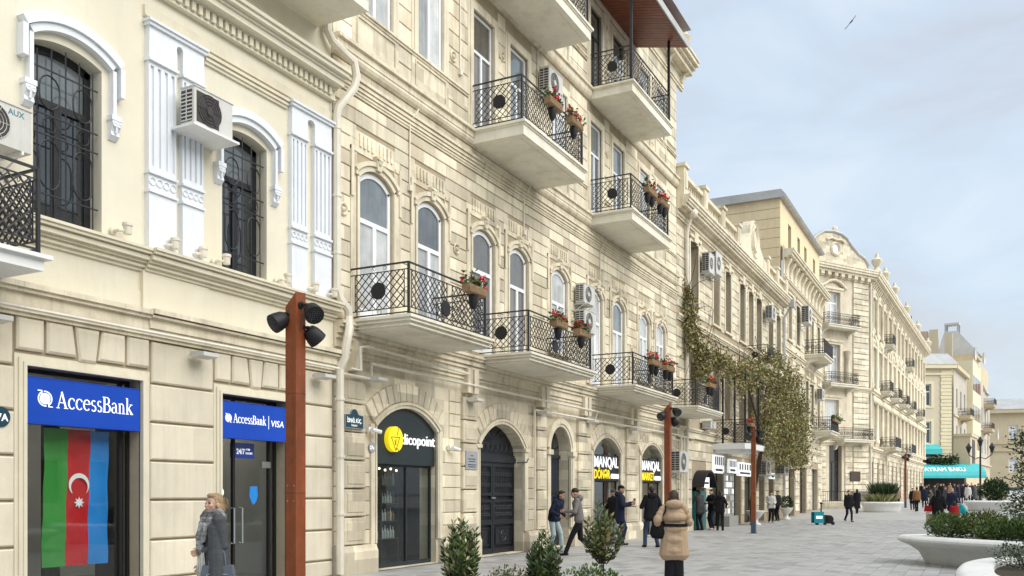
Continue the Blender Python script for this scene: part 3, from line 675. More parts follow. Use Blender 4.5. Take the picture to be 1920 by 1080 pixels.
lettering(T0, 'VISA', .16, .031, 12.19, 2.77, 'sign_white', t, .002, width=.32, bold=.0, shear=.12)
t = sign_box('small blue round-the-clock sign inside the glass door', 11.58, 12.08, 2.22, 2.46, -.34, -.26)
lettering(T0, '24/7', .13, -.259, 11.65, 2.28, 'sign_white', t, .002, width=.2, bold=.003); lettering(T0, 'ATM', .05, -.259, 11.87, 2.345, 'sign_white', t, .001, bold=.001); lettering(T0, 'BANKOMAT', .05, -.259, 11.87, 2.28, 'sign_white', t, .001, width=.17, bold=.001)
# flag behind the glass
fl = thing('flag', 'green, red and blue flag hanging upright in the bank window', 'flag', (-11.4, 8.6, .58))
def flag_o(y, z): return -.285 + .012 * math.sin(y * 16 + z * 2.2) + .009 * math.sin(z * 9 + y * 5)
for k, (m, y0, y1) in enumerate((('flag_green', 8.07, 8.43), ('flag_red', 8.43, 8.79), ('flag_blue', 8.79, 9.11))):
    mb = MB(T0); n, q = 6, 24; vs = []
    for i in range(n + 1):
        for j in range(q + 1):
            z = .58 + (2.5 - .58) * j / q; y = y0 + (y1 - y0) * i / n - (1 - j / q) * .03; vs.append((flag_o(y, z), y, z))
    N1 = len(vs); vs += [(v[0] - .003, v[1], v[2]) for v in vs]
    mb.add(vs, [(i * (q + 1) + j, (i + 1) * (q + 1) + j, (i + 1) * (q + 1) + j + 1, i * (q + 1) + j + 1) for i in range(n) for j in range(q)] + [(N1 + i * (q + 1) + j, N1 + i * (q + 1) + j + 1, N1 + (i + 1) * (q + 1) + j + 1, N1 + (i + 1) * (q + 1) + j) for i in range(n) for j in range(q)])
    mb.build('stripe', m, fl, 60, normals=False)
mb = MB(T0); oc = -.262; cy, cz = 8.595, 1.72
A = [(cy + .165 * math.cos(t), cz + .165 * math.sin(t)) for t in np.linspace(R(-42), R(222), 24)]; B = [(cy + .005 + .135 * math.cos(t), cz - .035 + .135 * math.sin(t)) for t in np.linspace(R(-38), R(218), 24)]
for i in range(23): mb.prism([A[i], A[i + 1], B[i + 1], B[i]], 0, oc, oc + .003)
mb.build('crescent', 'flag_white', fl)
mb = MB(T0); mb.prism([(cy + (.085 if i % 2 == 0 else .042) * math.cos(i * math.pi / 8), 1.47 + (.085 if i % 2 == 0 else .042) * math.sin(i * math.pi / 8)) for i in range(16)], 0, oc, oc + .003); mb.build('star', 'flag_white', fl)
# lamps on the ledge, floodlights, number plate
def cup_lamp(s, lab, o=.1, z=5.3):
    t = thing('wall_spotlight', lab, 'light', (-11.1 + o, s, z), 'small cup uplights on the ledge of the bank building')
    mb = MB(T0); mb.lathe([(.03, -.0), (.055, .02), (.055, .05), (.03, .07)], (o - .1, s - .13, z + .06), 10, 0); mb.tube([(o - .04, s - .13, z + .06), (o + .06, s - .13, z + .06), (o + .08, s, z + .08)], .022, 6); mb.build('mount', 'pipe_cream', t, 40)
    mb = MB(T0); mb.lathe([(.055, 0), (.06, .02), (.06, .11), (.075, .12), (.075, .16), (.06, .165)], (o + .08, s, z + .03), 12); mb.build('cup', 'pipe_cream', t, 40)
for s, q in zip((9.05, 9.92, 10.48, 10.98, 12.45, 13.2, 13.75), ('first', 'second', 'third', 'fourth', 'fifth', 'sixth', 'seventh')): cup_lamp(s, '%s small cup-shaped uplight from the left on the cream ledge' % q)
def floodlight(s, z, lab, o=.2, group='pale floodlights under the cornices'):
    t = thing('floodlight', lab, 'light', (-11.1 + o, s, z), group)
    mb = MB(T0); mb.prism([(o, z + .05), (o + .05, z + .10), (o + .32, z + .08), (o + .32, z + .02), (o + .08, z)], 1, s - .16, s + .16); mb.build('housing', 'ac_white', t); mb = MB(T0); mb.box(-.02, o + .1, s - .03, s + .03, z + .08, z + .12); mb.build('arm', 'pipe_cream', t)
for s, z, q in ((10.42, 3.72, 'between the two blue bank signs'), (13.35, 3.72, 'right behind the nearest lamp post'), (7.0, 3.72, 'at the left edge of the picture'), (15.0, 3.85, 'above the street name plate'), (19.0, 3.8, 'above the grey plaque'), (22.9, 3.8, 'left of the round-arched door'), (26.4, 3.8, 'right of the round-arched door'), (30.3, 3.8, 'between the two shop signs with yellow letters')): floodlight(s, z, 'pale box floodlight under the cornice ' + q, .1)
mb = MB(T0); mb.disc((.06, 7.22, 2.57), .13, .012, 0, 20); t = tag(mb.build('number_plate', 'sign_navy'), 'round dark number plate at the left edge beside the flag window', 'number plate'); lettering(T0, '27A', .13, .073, 7.1, 2.52, 'sign_white', t, .002, bold=.002)
ac_unit(T0, 'dark-fronted air conditioner on a white tray between the white pilasters', 10.0, 7.22, .2, .80, .57, .3, dark_front=True, tray=True)
ac_unit(T0, 'large white air conditioner over the balcony at the left edge', 6.5, 5.84, .22, .82, .52, .32, brand='AUX')
# ================================================================== B2  tall stone building with the balconies
b2 = thing('stone_building', 'tall pale stone apartment building with iron balconies and arched shops', 'building', (-11.1, 25, 0))
S0, S1 = 13.9, 36.0
COL = [(14.74, 15.88), (16.85, 17.92), (19.30, 20.38), (21.25, 22.32), (23.88, 24.96), (26.80, 27.80), (28.78, 29.88), (31.50, 32.52), (33.40, 34.46)]
DOOR2 = {0, 1, 2, 3, 5, 6}
G = {'dico': (15.3, 17.66, .02, 3.44, .46), 'gate': (19.63, 22.1, .02, 3.40, .62), 'door': (23.76, 25.2, .02, 3.57, .68), 'doner': (27.07, 29.54, .02, 3.45, .52), 'market': (31.7, 34.13, .02, 3.43, .48)}
op2 = [(a, b, 5.1 if i in DOOR2 else 5.75, 8.16, .24) for i, (a, b) in enumerate(COL)]
DOOR3 = {2, 3, 5, 6}
op3 = [(a, b, 10.55 if i in DOOR3 else 11.33, 13.5) for i, (a, b) in enumerate(COL)]
op4 = [(a, b, 14.6 if i in DOOR3 else 15.4, 17.2) for i, (a, b) in enumerate(COL)]
mb = MB(T0); wall(mb, S0, S1, 0, 4.3, list(G.values()), 0, .45); mb.build('ground_floor_wall', 'stone_old', b2)
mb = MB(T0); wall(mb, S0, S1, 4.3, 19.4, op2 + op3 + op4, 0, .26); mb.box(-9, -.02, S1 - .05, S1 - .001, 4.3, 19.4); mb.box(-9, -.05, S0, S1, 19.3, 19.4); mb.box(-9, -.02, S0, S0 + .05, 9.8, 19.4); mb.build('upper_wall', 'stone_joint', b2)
# ground floor: plinths, panelled pilasters, thin courses beside the arches, voussoirs
PIL = [(14.16, 14.86), (18.74, 19.42), (22.84, 23.42), (25.75, 26.75), (30.05, 31.2), (34.5, 35.6)]
blk = [(a - .22, b + .22, 0, d + .0) for a, b, c, d, r in G.values()] + [(a - .55, b + .55, d - .6, d + .52) for a, b, c, d, r in G.values()] + [(a - .03, b + .03, 0, 4.0) for a, b in PIL]
courses(T0, b2, S0 + .02, S1, [.57 + .29 * i for i in range(13)], blk, .03, 'stone_old', limit=46, gap=.018, c=.01)
for a, b in PIL:
    zs = [.57 + .56 * i for i in range(7)]
    for z0, z1 in zip(zs[:-1], zs[1:]):
        mb = MB(T0); mb.cbox(-.02, .10, a, b, z0 + .014, z1 - .014, .018); mb.cbox(.09, .115, a + .09, b - .09, z0 + .09, z1 - .09, .012); mb.build('pilaster_block', 'stone_old', b2)
for p, q in cut((S0, S1), [(a - .1, b + .1) for a, b, *_ in G.values()]): 
    mb = MB(T0); mb.prism([(-.02, 0), (.16, 0), (.16, .44), (.13, .5), (.12, .56), (-.02, .57)], 1, p, q); mb.build('plinth', 'stone_old', b2)
for key, (a, b, c, d, r) in G.items():
    mb = MB(T0)
    if key == 'door':
        arch_ring(mb, a, b, d, r, .09, -.02, .07, 18, legs=.57); arch_ring(mb, a - .09, b + .09, d + .09, r + .05, .16, -.02, .10, 18, legs=None); mb.box(-.02, .15, a - .3, a + .02, 2.72, 2.86); mb.box(-.02, .15, b - .02, b + .3, 2.72, 2.86)
        mb.box(-.02, .09, a - .24, a - .09, .57, 2.72); mb.box(-.02, .09, b + .09, b + .24, .57, 2.72)
    else: arch_ring(mb, a, b, d, r, .07, -.02, .06, 18, legs=.57); arch_ring(mb, a - .07, b + .07, d + .07, r + .02, .06, -.02, .09, 18, legs=None); mb.box(-.02, .055, a - .2, a - .07, .57, d - r + .05); mb.box(-.02, .055, b + .07, b + .2, .57, d - r + .05)
    if key == 'gate': mb.box(-.4, .10, b - .03, b + .25, d - r - .05, d - r + .04); mb.box(-.4, .10, a - .25, a + .03, d - r - .05, d - r + .04)
    mb.build('arch_surround', 'stone_trim', b2)
    if key != 'door': voussoirs(T0, b2, a - .13, b + .13, d + .13, r + .03, .01, .40, -.02, .07, 13 if r < .6 else 15, 'stone_old')
# bands and cornices
def band(name, z, steps, s0=S0, s1=S1, m='stone_trim', P=None): q = MB(T0); cornice(q, s0, s1, step_profile(z, steps)); return q.build(name, m, P or b2)
band('shop_cornice', 4.28, [(.05, .06), (.08, .05), (.06, .04), (.11, .05), (.10, .12), (.15, .05), (.13, .04), (.19, .07), (.18, .05), (.24, .06), (.28, .06)])
for s in (14.5, 18.9, 19.2, 23.0, 23.3, 26.1, 26.4, 30.3, 30.9, 34.8): MB(T0).box(-.02, .2, s - .11, s + .11, 4.02, 4.6).build('cornice_bracket', 'stone_trim', b2)
band('moulded_band', 9.52, [(.04, .05), (.06, .04), (.045, .025), (.08, .05), (.065, .03), (.10, .06), (.085, .03), (.13, .06)])
mb = MB(T0); cornice(mb, S0, S1, [(-.02, 10.08), (.05, 10.08), (.10, 10.12), (.13, 10.18), (.12, 10.24), (.14, 10.25), (.14, 10.38), (.20, 10.39), (.20, 10.46), (-.02, 10.47)]); mb.build('floor_cornice', 'stone_trim', b2)
for p, q in cut((S0, S1), [(a - .24, b + .24) for i, (a, b) in enumerate(COL) if i in DOOR3]): band('sill_course', 11.22, [(.05, .05), (.08, .05)], p, q)
mb = MB(T0); cornice(mb, S0, S1, [(-.02, 14.1), (.05, 14.1), (.10, 14.14), (.13, 14.2), (.14, 14.25), (.14, 14.38), (.20, 14.39), (.20, 14.46), (-.02, 14.47)]); mb.build('floor_cornice', 'stone_trim', b2)
for p, q in cut((S0, S1), [(a - .24, b + .24) for i, (a, b) in enumerate(COL) if i in DOOR3]): band('sill_course', 15.3, [(.05, .05), (.08, .05)], p, q)
band('roof_cornice', 18.3, [(.08, .1), (.12, .08), (.10, .3), (.2, .08), (.5, .18), (.62, .12), (.75, .16), (.8, .1)], S0, S1 + .75)
for k in range(12): MB(T0).prism([(0.05, 18.5), (.18, 18.5), (.30, 18.75), (.48, 18.86), (.05, 18.86)], 1, S0 + 2 + k * 1.85, S0 + 2.22 + k * 1.85).build('roof_bracket', 'stone_trim', b2)
for s in (20.5, 28, S1 - .3): MB(T0).lathe([(.22, 0), (.22, .12), (.12, .2), (.2, .42), (.24, .6), (.1, .7), (.05, .82)], (.5, s, 19.42), 10).build('urn_finial', 'stone_trim', b2, 40)
# stone courses on the upper floors
bl2 = [(a - .3, b + .3, 5.0, 8.62) for a, b in COL]
for i, (a, b) in enumerate(COL): bl2 += [(a - .1, b + .1, 8.5, 8.82)]
courses(T0, b2, S0 + .02, S1, [5.0] + [5.06 + .3 * i for i in range(1, 15)] + [9.5], bl2, .028, 'stone', limit=128, gap=.02, c=.01)
bl3 = [(a - .24, b + .24, op3[i][2] - .8, 13.75) for i, (a, b) in enumerate(COL)] + [(a - .24, b + .24, op4[i][2] - .8, 17.45) for i, (a, b) in enumerate(COL)] + [(S0, S1, 10.05, 10.47), (S0, S1, 14.08, 14.47), (S0, S1, 11.2, 11.33), (S0, S1, 15.28, 15.41)]
courses(T0, b2, S0 + .02, S1, [9.88, 10.07], [], .02, 'stone', limit=6, length=1.6, gap=.01)
courses(T0, b2, S0 + .02, S1, [10.47, 10.85, 11.21], bl3, .028, 'stone_upper', limit=24, gap=.02); courses(T0, b2, S0 + .02, S1, [11.33 + .385 * i for i in range(8)], bl3, .028, 'stone_upper', limit=84, gap=.02, c=.01)
courses(T0, b2, S0 + .02, S1, [14.47 + .385 * i for i in range(11)], bl3, .028, 'stone_upper', limit=20, gap=.02, c=.01)
# second-floor windows with eared arches, keystones and little flutes
ups = ['pane_blue', 'pane_blue', None, None, 'pane_pale', 'pane_pale', 'pane_blue', 'pane_pale', 'pane_pale']
shades = ['pane_pale', 'pane_pale', 'pane_brown', 'pane_brown', 'pane_pale', 'pane_pale', 'pane_pale', 'pane_pale', 'pane_pale']
for i, (a, b) in enumerate(COL):
    z0 = op2[i][2]; cy = (a + b) / 2
    mb = MB(T0); arch_ring(mb, a - .03, b + .03, 8.19, .25, .10, -.02, .06, 14, legs=z0)
    arch_ring(mb, a - .13, b + .13, 8.29, .27, .09, -.02, .10, 14, legs=7.95)
    mb.box(-.02, .04, a - .30, a - .13, z0, 8.06); mb.box(-.02, .04, b + .13, b + .30, z0, 8.06); mb.box(-.02, .07, a - .30, a - .22, 7.5, 8.5); mb.box(-.02, .07, b + .22, b + .30, 7.5, 8.5); mb.box(-.02, .05, a - .3, a - .1, 8.42, 8.5); mb.box(-.02, .05, b + .1, b + .3, 8.42, 8.5)
    mb.build('window_surround', 'stone_trim', b2)
    mb = MB(T0); mb.prism([(cy - .07, 8.22), (cy + .07, 8.22), (cy + .11, 8.5), (cy - .11, 8.5)], 0, -.02, .12); mb.ball((.12, cy, 8.4), .07, 8, 6, (.6, .9, 1.2)); mb.tube([(.13, cy - .1, 8.46), (.15, cy, 8.42), (.13, cy + .1, 8.46)], .025, 5); mb.build('keystone', 'stone_trim', b2, 50)
    mb = MB(T0)
    mb = MB(T0); mb.box(-.02, .022, a - .3, b + .3, 8.43, 8.86); mb.box(-.02, .024, a - .22, a - .08, 8.07, 8.429); mb.box(-.02, .024, b + .08, b + .22, 8.07, 8.429); mb.build('flute_panel', 'stone', b2)
    for k in range(9):
        if abs(k - 4) < 1: continue
        y = cy + (k - 4) * .135; zt = 8.82
        MB(T0).box(-.02, .05, y - .035, y + .035, 8.56, zt).build('flute', 'stone', b2)
    window(T0, b2, a, b, z0, 8.16, .24, -.03, 'upvc', shades[i], .66 if i != 4 else .6, True, .095, ups[i], 'balcony_door' if i in DOOR2 else 'window', i in DOOR2)
    if i not in DOOR2: MB(T0).box(-.02, .1, a - .2, b + .2, z0 - .09, z0).build('window_sill', 'stone_trim', b2)
    # third and fourth floors
    for (oa, ob, oc, od), iz in ((op3[i], 3), (op4[i], 4)):
        mb = MB(T0)
        for k, (w, oo) in enumerate(((.24, .035), (.15, .06))):
            mb.box(-.02, oo, a - w, a - (.15 if k == 0 else .0), oc, od + w); mb.box(-.02, oo, b + (.15 if k == 0 else .0), b + w, oc, od + w); mb.box(-.02, oo - .002, a - (.15 if k == 0 else 0), b + (.15 if k == 0 else 0), od + (.15 if k == 0 else 0), od + w)
        mb.build('window_surround', 'stone_trim', b2)
        if i not in DOOR3:
            zb = 10.5 if iz == 3 else 14.5
            mb = MB(T0); mb.box(-.02, .03, a - .24, b + .24, zb, oc - .11); 
            for (p, q, y0, y1) in ((a - .1, b + .1, oc - .2, oc - .17), (a - .1, b + .1, zb + .1, zb + .13)): mb.box(.03, .055, p, q, y0, y1)
            mb.box(.03, .055, a - .1, a - .07, zb + .13, oc - .2); mb.box(.03, .055, b + .07, b + .1, zb + .13, oc - .2); mb.box(-.02, .12, a - .16, b + .16, zb + .01, zb + .06); mb.build('apron_panel', 'stone', b2)
            window(T0, b2, a, b, oc, od, 0, -.03, 'upvc', 'pane_pale', .66 if i > 3 else 1, True, .08, None)
        else:
            dk = iz == 4 or i == 2; window(T0, b2, a, b, oc, od, 0, -.05, 'upvc' if iz == 3 else 'iron_door', 'pane_brown' if dk else 'pane_blue', .68, True, .07, None, 'balcony_door', True)
# small stone rosettes between window pairs
for s, z in ((14.2, 7.15), (18.35, 11.9), (20.82, 12.95), (25.4, 6.9), (18.5, 7.4), (30.7, 6.8), (28.3, 12.9), (28.3, 17)):
    mb = MB(T0); ring(mb, (.045, s, z), (0, 1, 0), (0, 0, 1), .11, .028, 14); mb.ball((.04, s, z), .05, 8, 6); mb.build('rosette', 'stone_trim', b2, 60)
# balconies
def low_balcony(P, s0, s1, z=5.0, out=1.4, discs=((.45, 0), (.4, 1))):
    mb = MB(T0)
    for k, (e, z0, z1) in enumerate(((.16, z - .055, z), (.11, z - .09, z - .055), (.13, z - .115, z - .09), (.06, z - .16, z - .115), (.08, z - .19, z - .16), (.0, z - .23, z - .19))):
        mb.box(-.1, out + e, s0 - e, s1 + e, z0, z1)
    sb = mb.build('balcony', 'soffit', P); railing(T0, sb, s0, s1, z, out, 1.02, .165, discs=discs); return sb
def high_balcony(P, s0, s1, z=10.46, out=1.4, h=1.1, discs=((.55, 0),)):
    mb = MB(T0); mb.box(-.1, out + .14, s0 - .12, s1 + .12, z - .06, z); mb.box(-.1, out + .10, s0 - .08, s1 + .08, z - .10, z - .06); mb.box(-.1, out + .07, s0 - .05, s1 + .05, z - .34, z - .10); mb.box(-.1, out - .10, s0 + .12, s1 - .12, z - .352, z - .34)
    sb = mb.build('balcony', 'soffit', P); railing(T0, sb, s0, s1, z, out, h, .165, discs=discs); return sb
low_balcony(b2, 14.45, 17.45, discs=((.48, 0), (.45, 1))); low_balcony(b2, 19.6, 23.5); low_balcony(b2, 26.95, 31.1); low_balcony(b2, 34.0, 37.4, 4.95)
high_balcony(b2, 19.25, 22.9); high_balcony(b2, 26.78, 30.55); sb4 = high_balcony(b2, 26.78, 30.7, 14.46); high_balcony(b2, 19.25, 23.3, 14.5)
# timber roof over the top balcony
mb = MB(T0); mb.prism([(-.05, 17.75), (1.95, 17.30), (1.95, 17.42), (-.05, 17.9)], 1, 26.3, 31.2); mb.build('timber_canopy', 'timber_red', b2)
mb = MB(T0)
for k in range(26): mb.prism([(0, 17.715), (1.93, 17.28), (1.93, 17.302), (0, 17.74)], 1, 26.33 + k * .187, 26.33 + k * .187 + .165)
mb.build('canopy_boards', 'timber_red', b2)
mb = MB(T0); mb.box(1.95, 1.99, 26.25, 31.25, 17.22, 17.46); mb.box(-.05, 2.02, 26.2, 31.3, 17.93, 17.95); mb.build('canopy_fascia', 'zinc', b2)
for s in (26.82, 30.66): MB(T0).box(1.36, 1.44, s - .04, s + .04, 14.46, 17.4).build('canopy_post', 'iron', b2)
# conduits, cables
mb = MB(T0); mb.tube([(.34, 14.05, 4.0), (.34, 14.35, 4.0), (.34, 14.35, 4.45), (.34, 14.6, 4.5), (.34, 18.6, 4.42)], .03, 6); mb.tube([(.2, 13.95, 3.9), (.2, 14.9, 3.9), (.2, 14.9, 4.21), (.2, 35.9, 4.21)], .035, 6); mb.tube([(.16, 22.5, 3.9), (.16, 35.9, 3.98)], .035, 6); mb.tube([(.16, 22.5, 3.9), (.16, 22.5, .6)], .03, 6); mb.tube([(.2, 27, 4.2), (.12, 27.0, 3.95)], .03, 6)
mb.build('conduit', 'pipe_cream', b2, 40)
mb = MB(T0)
for s, z0, z1 in ((16.5, 8.3, 9.9), (22.05, 8.75, 9.9), (27.6, 8.2, 9.75), (33.9, 8.2, 9.6), (18.65, 11.7, 15.9), (22.9, 12.8, 14.2)):
    mb = MB(T0); mb.tube([(.18, s + .16, z1 + .1), (.16, s + .12, z1), (.06, s, z1 - .2), (.05, s, z0)], .018, 5); mb.box(.02, .1, s - .06, s + .06, z0 - .12, z0); mb.build('cable', 'pipe_cream', b2)
# --- drinks shop in the first arch
a, b, c, d, r = G['dico']
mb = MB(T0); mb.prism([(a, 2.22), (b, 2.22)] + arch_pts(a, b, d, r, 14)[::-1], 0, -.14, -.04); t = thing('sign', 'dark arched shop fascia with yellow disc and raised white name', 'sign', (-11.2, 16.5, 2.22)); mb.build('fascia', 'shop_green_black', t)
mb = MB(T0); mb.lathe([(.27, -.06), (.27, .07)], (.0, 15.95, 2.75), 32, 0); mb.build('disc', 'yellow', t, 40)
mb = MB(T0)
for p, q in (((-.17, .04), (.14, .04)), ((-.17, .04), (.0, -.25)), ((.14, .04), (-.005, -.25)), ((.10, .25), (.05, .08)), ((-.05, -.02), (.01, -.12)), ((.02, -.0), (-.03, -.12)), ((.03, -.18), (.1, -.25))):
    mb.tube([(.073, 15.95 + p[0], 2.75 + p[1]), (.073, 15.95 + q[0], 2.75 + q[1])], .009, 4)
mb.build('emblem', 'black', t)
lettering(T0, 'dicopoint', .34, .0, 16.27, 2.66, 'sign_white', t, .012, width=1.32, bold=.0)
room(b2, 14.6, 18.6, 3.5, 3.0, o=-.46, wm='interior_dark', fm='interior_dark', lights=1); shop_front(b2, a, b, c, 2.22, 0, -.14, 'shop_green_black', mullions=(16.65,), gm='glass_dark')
sh = thing('bottle_shelf', 'lit shelves of bottles seen through the drinks shop window', 'shelf', (-12.2, 15.9, 0))
mb = MB(T0)
for z in (.55, .95, 1.35, 1.75): mb.box(-1.1, -.8, 15.2, 17.3, z, z + .03)
mb.box(-1.14, -1.1, 15.2, 17.3, 0, 2.2)
for y in (15.2, 16.65, 17.3): mb.box(-1.1, -.8, y - .02, y + .02, 0, 2.2)
mb.build('shelf_boards', 'interior_dark', sh)
mb = MB(T0)
for z in (.58, .98, 1.38, 1.78):
    for k in range(19):
        if random.random() < .06: continue
        mb.k = random.choice((0, 0, 0, 1, 2)); y = 15.3 + k * .105; hh = random.uniform(.22, .3); mb.lathe([(.035, 0), (.037, hh * .6), (.014, hh * .76), (.014, hh)], (-.87, y, z), 6)
tag(mb.build('bottles', [mat('bottle_pale', (.5, .55, .5), .2, .1), mat('bottle_green', (.05, .14, .09), .2, .1), mat('bottle_amber', (.3, .16, .05), .2, .1)], sh), None, kind='stuff')
mb = MB(T0)
for k in range(9): mb.ball((-.72, 15.35 + k * .22, 2.12 + .03 * (k % 2)), .028, 6, 4)
mb.build('spot_bulbs', 'lit_warm', sh)
# --- carriage gate
a, b, c, d, r = G['gate']; o = -.3
gt = thing('carriage_gate', 'black double iron gate with grilles and square panels', 'gate', (-11.5, (a + b) / 2, 0)); mid = (a + b) / 2
mb = MB(T0); mb.prism([(a, 2.62), (b, 2.62)] + arch_pts(a, b, d, r, 14)[::-1], 0, o - .06, o); mb.box(o - .06, o + .08, a, b, 2.42, 2.56); mb.box(o - .06, o + .04, a, b, 2.56, 2.62); mb.build('transom', 'iron_door', gt)
mb = MB(T0)
for k in range(9): mb.bar((o + .03, a + .15 + k * .265, 2.64), (o + .03, a + .15 + k * .265, 2.92), .012)
for k in range(8): ring(mb, (o + .02, a + .28 + k * .265, 2.78), (0, 1, 0), (0, 0, 1), .09, .01)
for k in range(7):
    t_ = math.pi * (k + .5) / 7; mb.bar((o + .02, mid, 2.95), (o + .02, mid + 1.0 * math.cos(t_), 2.95 + .36 * math.sin(t_)), .011)
mb.build('transom_grille', 'iron', gt)
for p, q in ((a, mid - .01), (mid + .01, b)):
    mb = MB(T0); mb.box(o - .06, o - .03, p, q, .02, 2.42)
    for y0, y1 in ((p, p + .08), (q - .08, q)): mb.box(o - .03, o + .03, y0, y1, .02, 2.42)
    for z0, z1 in ((.02, .16), (.78, .92), (1.36, 1.44), (1.54, 1.62), (2.3, 2.42)): mb.box(o - .03, o + .03, p + .08, q - .08, z0, z1)
    mb.box(o - .03, o + .0, p + .16, q - .16, .24, .70)
    for (y0, y1, z0, z1) in ((p + .16, q - .16, .67, .70), (p + .16, q - .16, .24, .27), (p + .16, p + .19, .27, .67), (q - .19, q - .16, .27, .67)): mb.box(o, o + .025, y0, y1, z0, z1)
    lf = mb.build('gate_leaf', 'iron_door', gt)
    mb = MB(T0); n = 11
    for z0, z1 in ((.94, 1.35), (1.64, 2.29)):
        for k in range(n):
            y = p + .12 + (q - p - .24) * k / (n - 1); mb.bar((o + .015, y, z0), (o + .015, y, z1), .0085)
            if k < n - 1:
                ring(mb, (o + .02, y + .045, z0 + (z1 - z0) * .72), (0, 1, 0), (0, 0, 1), .045, .008, 10); ring(mb, (o + .02, y + .045, z0 + (z1 - z0) * .28), (0, 1, 0), (0, 0, 1), .04, .008, 10)
    ring(mb, (o + .01, (p + q) / 2, .47), (0, 1, 0), (0, 0, 1), .14, .014)
    for k in range(6):
        t_ = k * math.pi / 3; ring(mb, (o + .01, (p + q) / 2 + .09 * math.cos(t_), .47 + .09 * math.sin(t_)), (0, 1, 0), (0, 0, 1), .05, .009, 8)
    tag(mb.build('grille', mat('iron_grey', (.035, .038, .043), .4, .2, 8), lf), None, kind='stuff')
mb = MB(T0); mb.box(o + .03, o + .07, mid - .12, mid + .1, 1.46, 1.5); mb.build('handle', 'steel', gt)
mb = MB(T0); mb.tube([(.06, b + .2, 2.55), (.06, b + .1, 2.45), (.0, b - .35, 2.42)], .02, 6); mb.build('gate_arm', 'iron', gt)
# --- round-arched door
a, b, c, d, r = G['door']; o = -.33
dr = thing('entrance_door', 'tall dark blue entrance door under a round arch', 'door', (-11.5, (a + b) / 2, 0)); mid = (a + b) / 2
mb = MB(T0); mb.prism([(a, 2.75), (b, 2.75)] + arch_pts(a, b, d, r, 14)[::-1], 0, o - .05, o); mb.build('fanlight', 'pane_dark', dr)
mb = MB(T0); mb.box(o - .05, o + .05, a, b, 2.65, 2.75)
for k in range(5): t_ = math.pi * (k + .5) / 5; mb.bar((o + .02, mid, 2.8), (o + .02, mid + .68 * math.cos(t_), 2.8 + .7 * math.sin(t_)), .012)
ring(mb, (o + .02, mid, 2.9), (0, 1, 0), (0, 0, 1), .28, .012); mb.build('transom', 'iron', dr)
md = mat('door_navy', (.014, .022, .04), .35, .15)
for p, q in ((a, mid - .01), (mid + .01, b)):
    mb = MB(T0); mb.box(o - .05, o, p, q, .02, 2.65)
    for z0, z1 in ((.12, .8), (.9, 1.5), (1.6, 2.5)): mb.cbox(o - .01, o + .03, p + .1, q - .1, z0, z1, .02)
    mb.build('door_leaf', md, dr)
# --- doner and market shops
for key, words in (('doner', ('MANQAL', 'DÖNƏR')), ('market', ('MANQAL', 'MARKET'))):
    a, b, c, d, r = G[key]; room(b2, a - .4, b + .5, 3.5, 3.5, o=-.46, lights=1); shop_front(b2, a, b, c, d, r, -.12, 'black', mullions=((a + b) / 2 + .1,), rail=2.0)
    t = thing('sign', 'black shop sign with white and yellow letters in the %s arch' % ('second to last' if key == 'doner' else 'last'), 'sign', (-11.3, (a + b) / 2, 2.0)); mb = MB(T0); mb.box(-.11, -.04, a, b, 2.02, 2.88); mb.build('panel', 'black', t)
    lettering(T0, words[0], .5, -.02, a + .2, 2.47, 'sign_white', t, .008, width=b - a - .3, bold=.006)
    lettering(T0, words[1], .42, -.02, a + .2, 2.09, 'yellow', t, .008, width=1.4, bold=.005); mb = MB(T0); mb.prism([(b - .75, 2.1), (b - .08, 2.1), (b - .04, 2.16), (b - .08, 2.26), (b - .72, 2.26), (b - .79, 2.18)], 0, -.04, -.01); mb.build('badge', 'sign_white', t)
# plates on the wall
mb = MB(T0); z = 2.88; pts = [(14.14, z), (14.72, z), (14.72, z + .26), (14.58, z + .27)] + [(14.43 + .12 * math.cos(t_), z + .27 + .11 * math.sin(t_)) for t_ in np.linspace(.2, math.pi - .2, 8)] + [(14.28, z + .27), (14.14, z + .26)]
mb.prism(pts, 0, .1, .135); t = tag(mb.build('street_sign', 'sign_navy'), 'dark blue street name plate with a rounded top beside the downpipe', 'sign')
mb = MB(T0)
for i in range(len(pts)): mb.bar((.136, *pts[i]), (.136, *pts[(i + 1) % len(pts)]), .008)
mb.build('rim', 'chrome_grey', t); lettering(T0, 'İSMAİL KÜÇ.', .12, .137, 14.2, z + .11, 'sign_white', t, .002, width=.46, bold=.0); lettering(T0, 'küçəsi', .06, .137, 14.34, z + .04, 'sign_white', t, .001, width=.18)
mb = MB(T0); mb.disc((.055, 15.12, 2.54), .11, .015, 0, 20); t = tag(mb.build('number_plate', 'chrome_grey'), 'small round grey house number plate beside the dark shop fascia', 'number plate'); lettering(T0, '27a', .1, .071, 15.03, 2.5, 'sign_white', t, .001, bold=.001)
mb = MB(T0); mb.box(.1, .13, 18.8, 19.36, 2.18, 2.62); t = tag(mb.build('wall_plaque', 'chrome_grey'), 'grey engraved plaque on the pilaster left of the iron gate', 'plaque')
for k, (w_, z) in enumerate(((.12, 2.5), (.36, 2.42), (.3, 2.36), (.4, 2.28), (.34, 2.23))): MB(T0).box(.13, .132, 19.08 - w_ / 2, 19.08 + w_ / 2, z, z + .022).build('engraved_line', 'ac_dark', t)
def wall_camera(s, z, label):
    t = thing('security_camera', label, 'camera', (-11, s, z)); mb = MB(T0); mb.box(.02, .1, s - .05, s + .05, z, z + .1); mb.tube([(.1, s, z + .05), (.18, s, z + .03)], .02, 6); mb.build('mount', 'white_paint', t); mb = MB(T0); mb.tube([(.16, s - .02, z + .04), (.22, s + .2, z - .0)], .045, 8); mb.build('housing', 'white_paint', t, 40); mb = MB(T0); mb.disc((.21, s + .2, z), .03, .012, 1, 10); mb.build('lens', 'black', t)
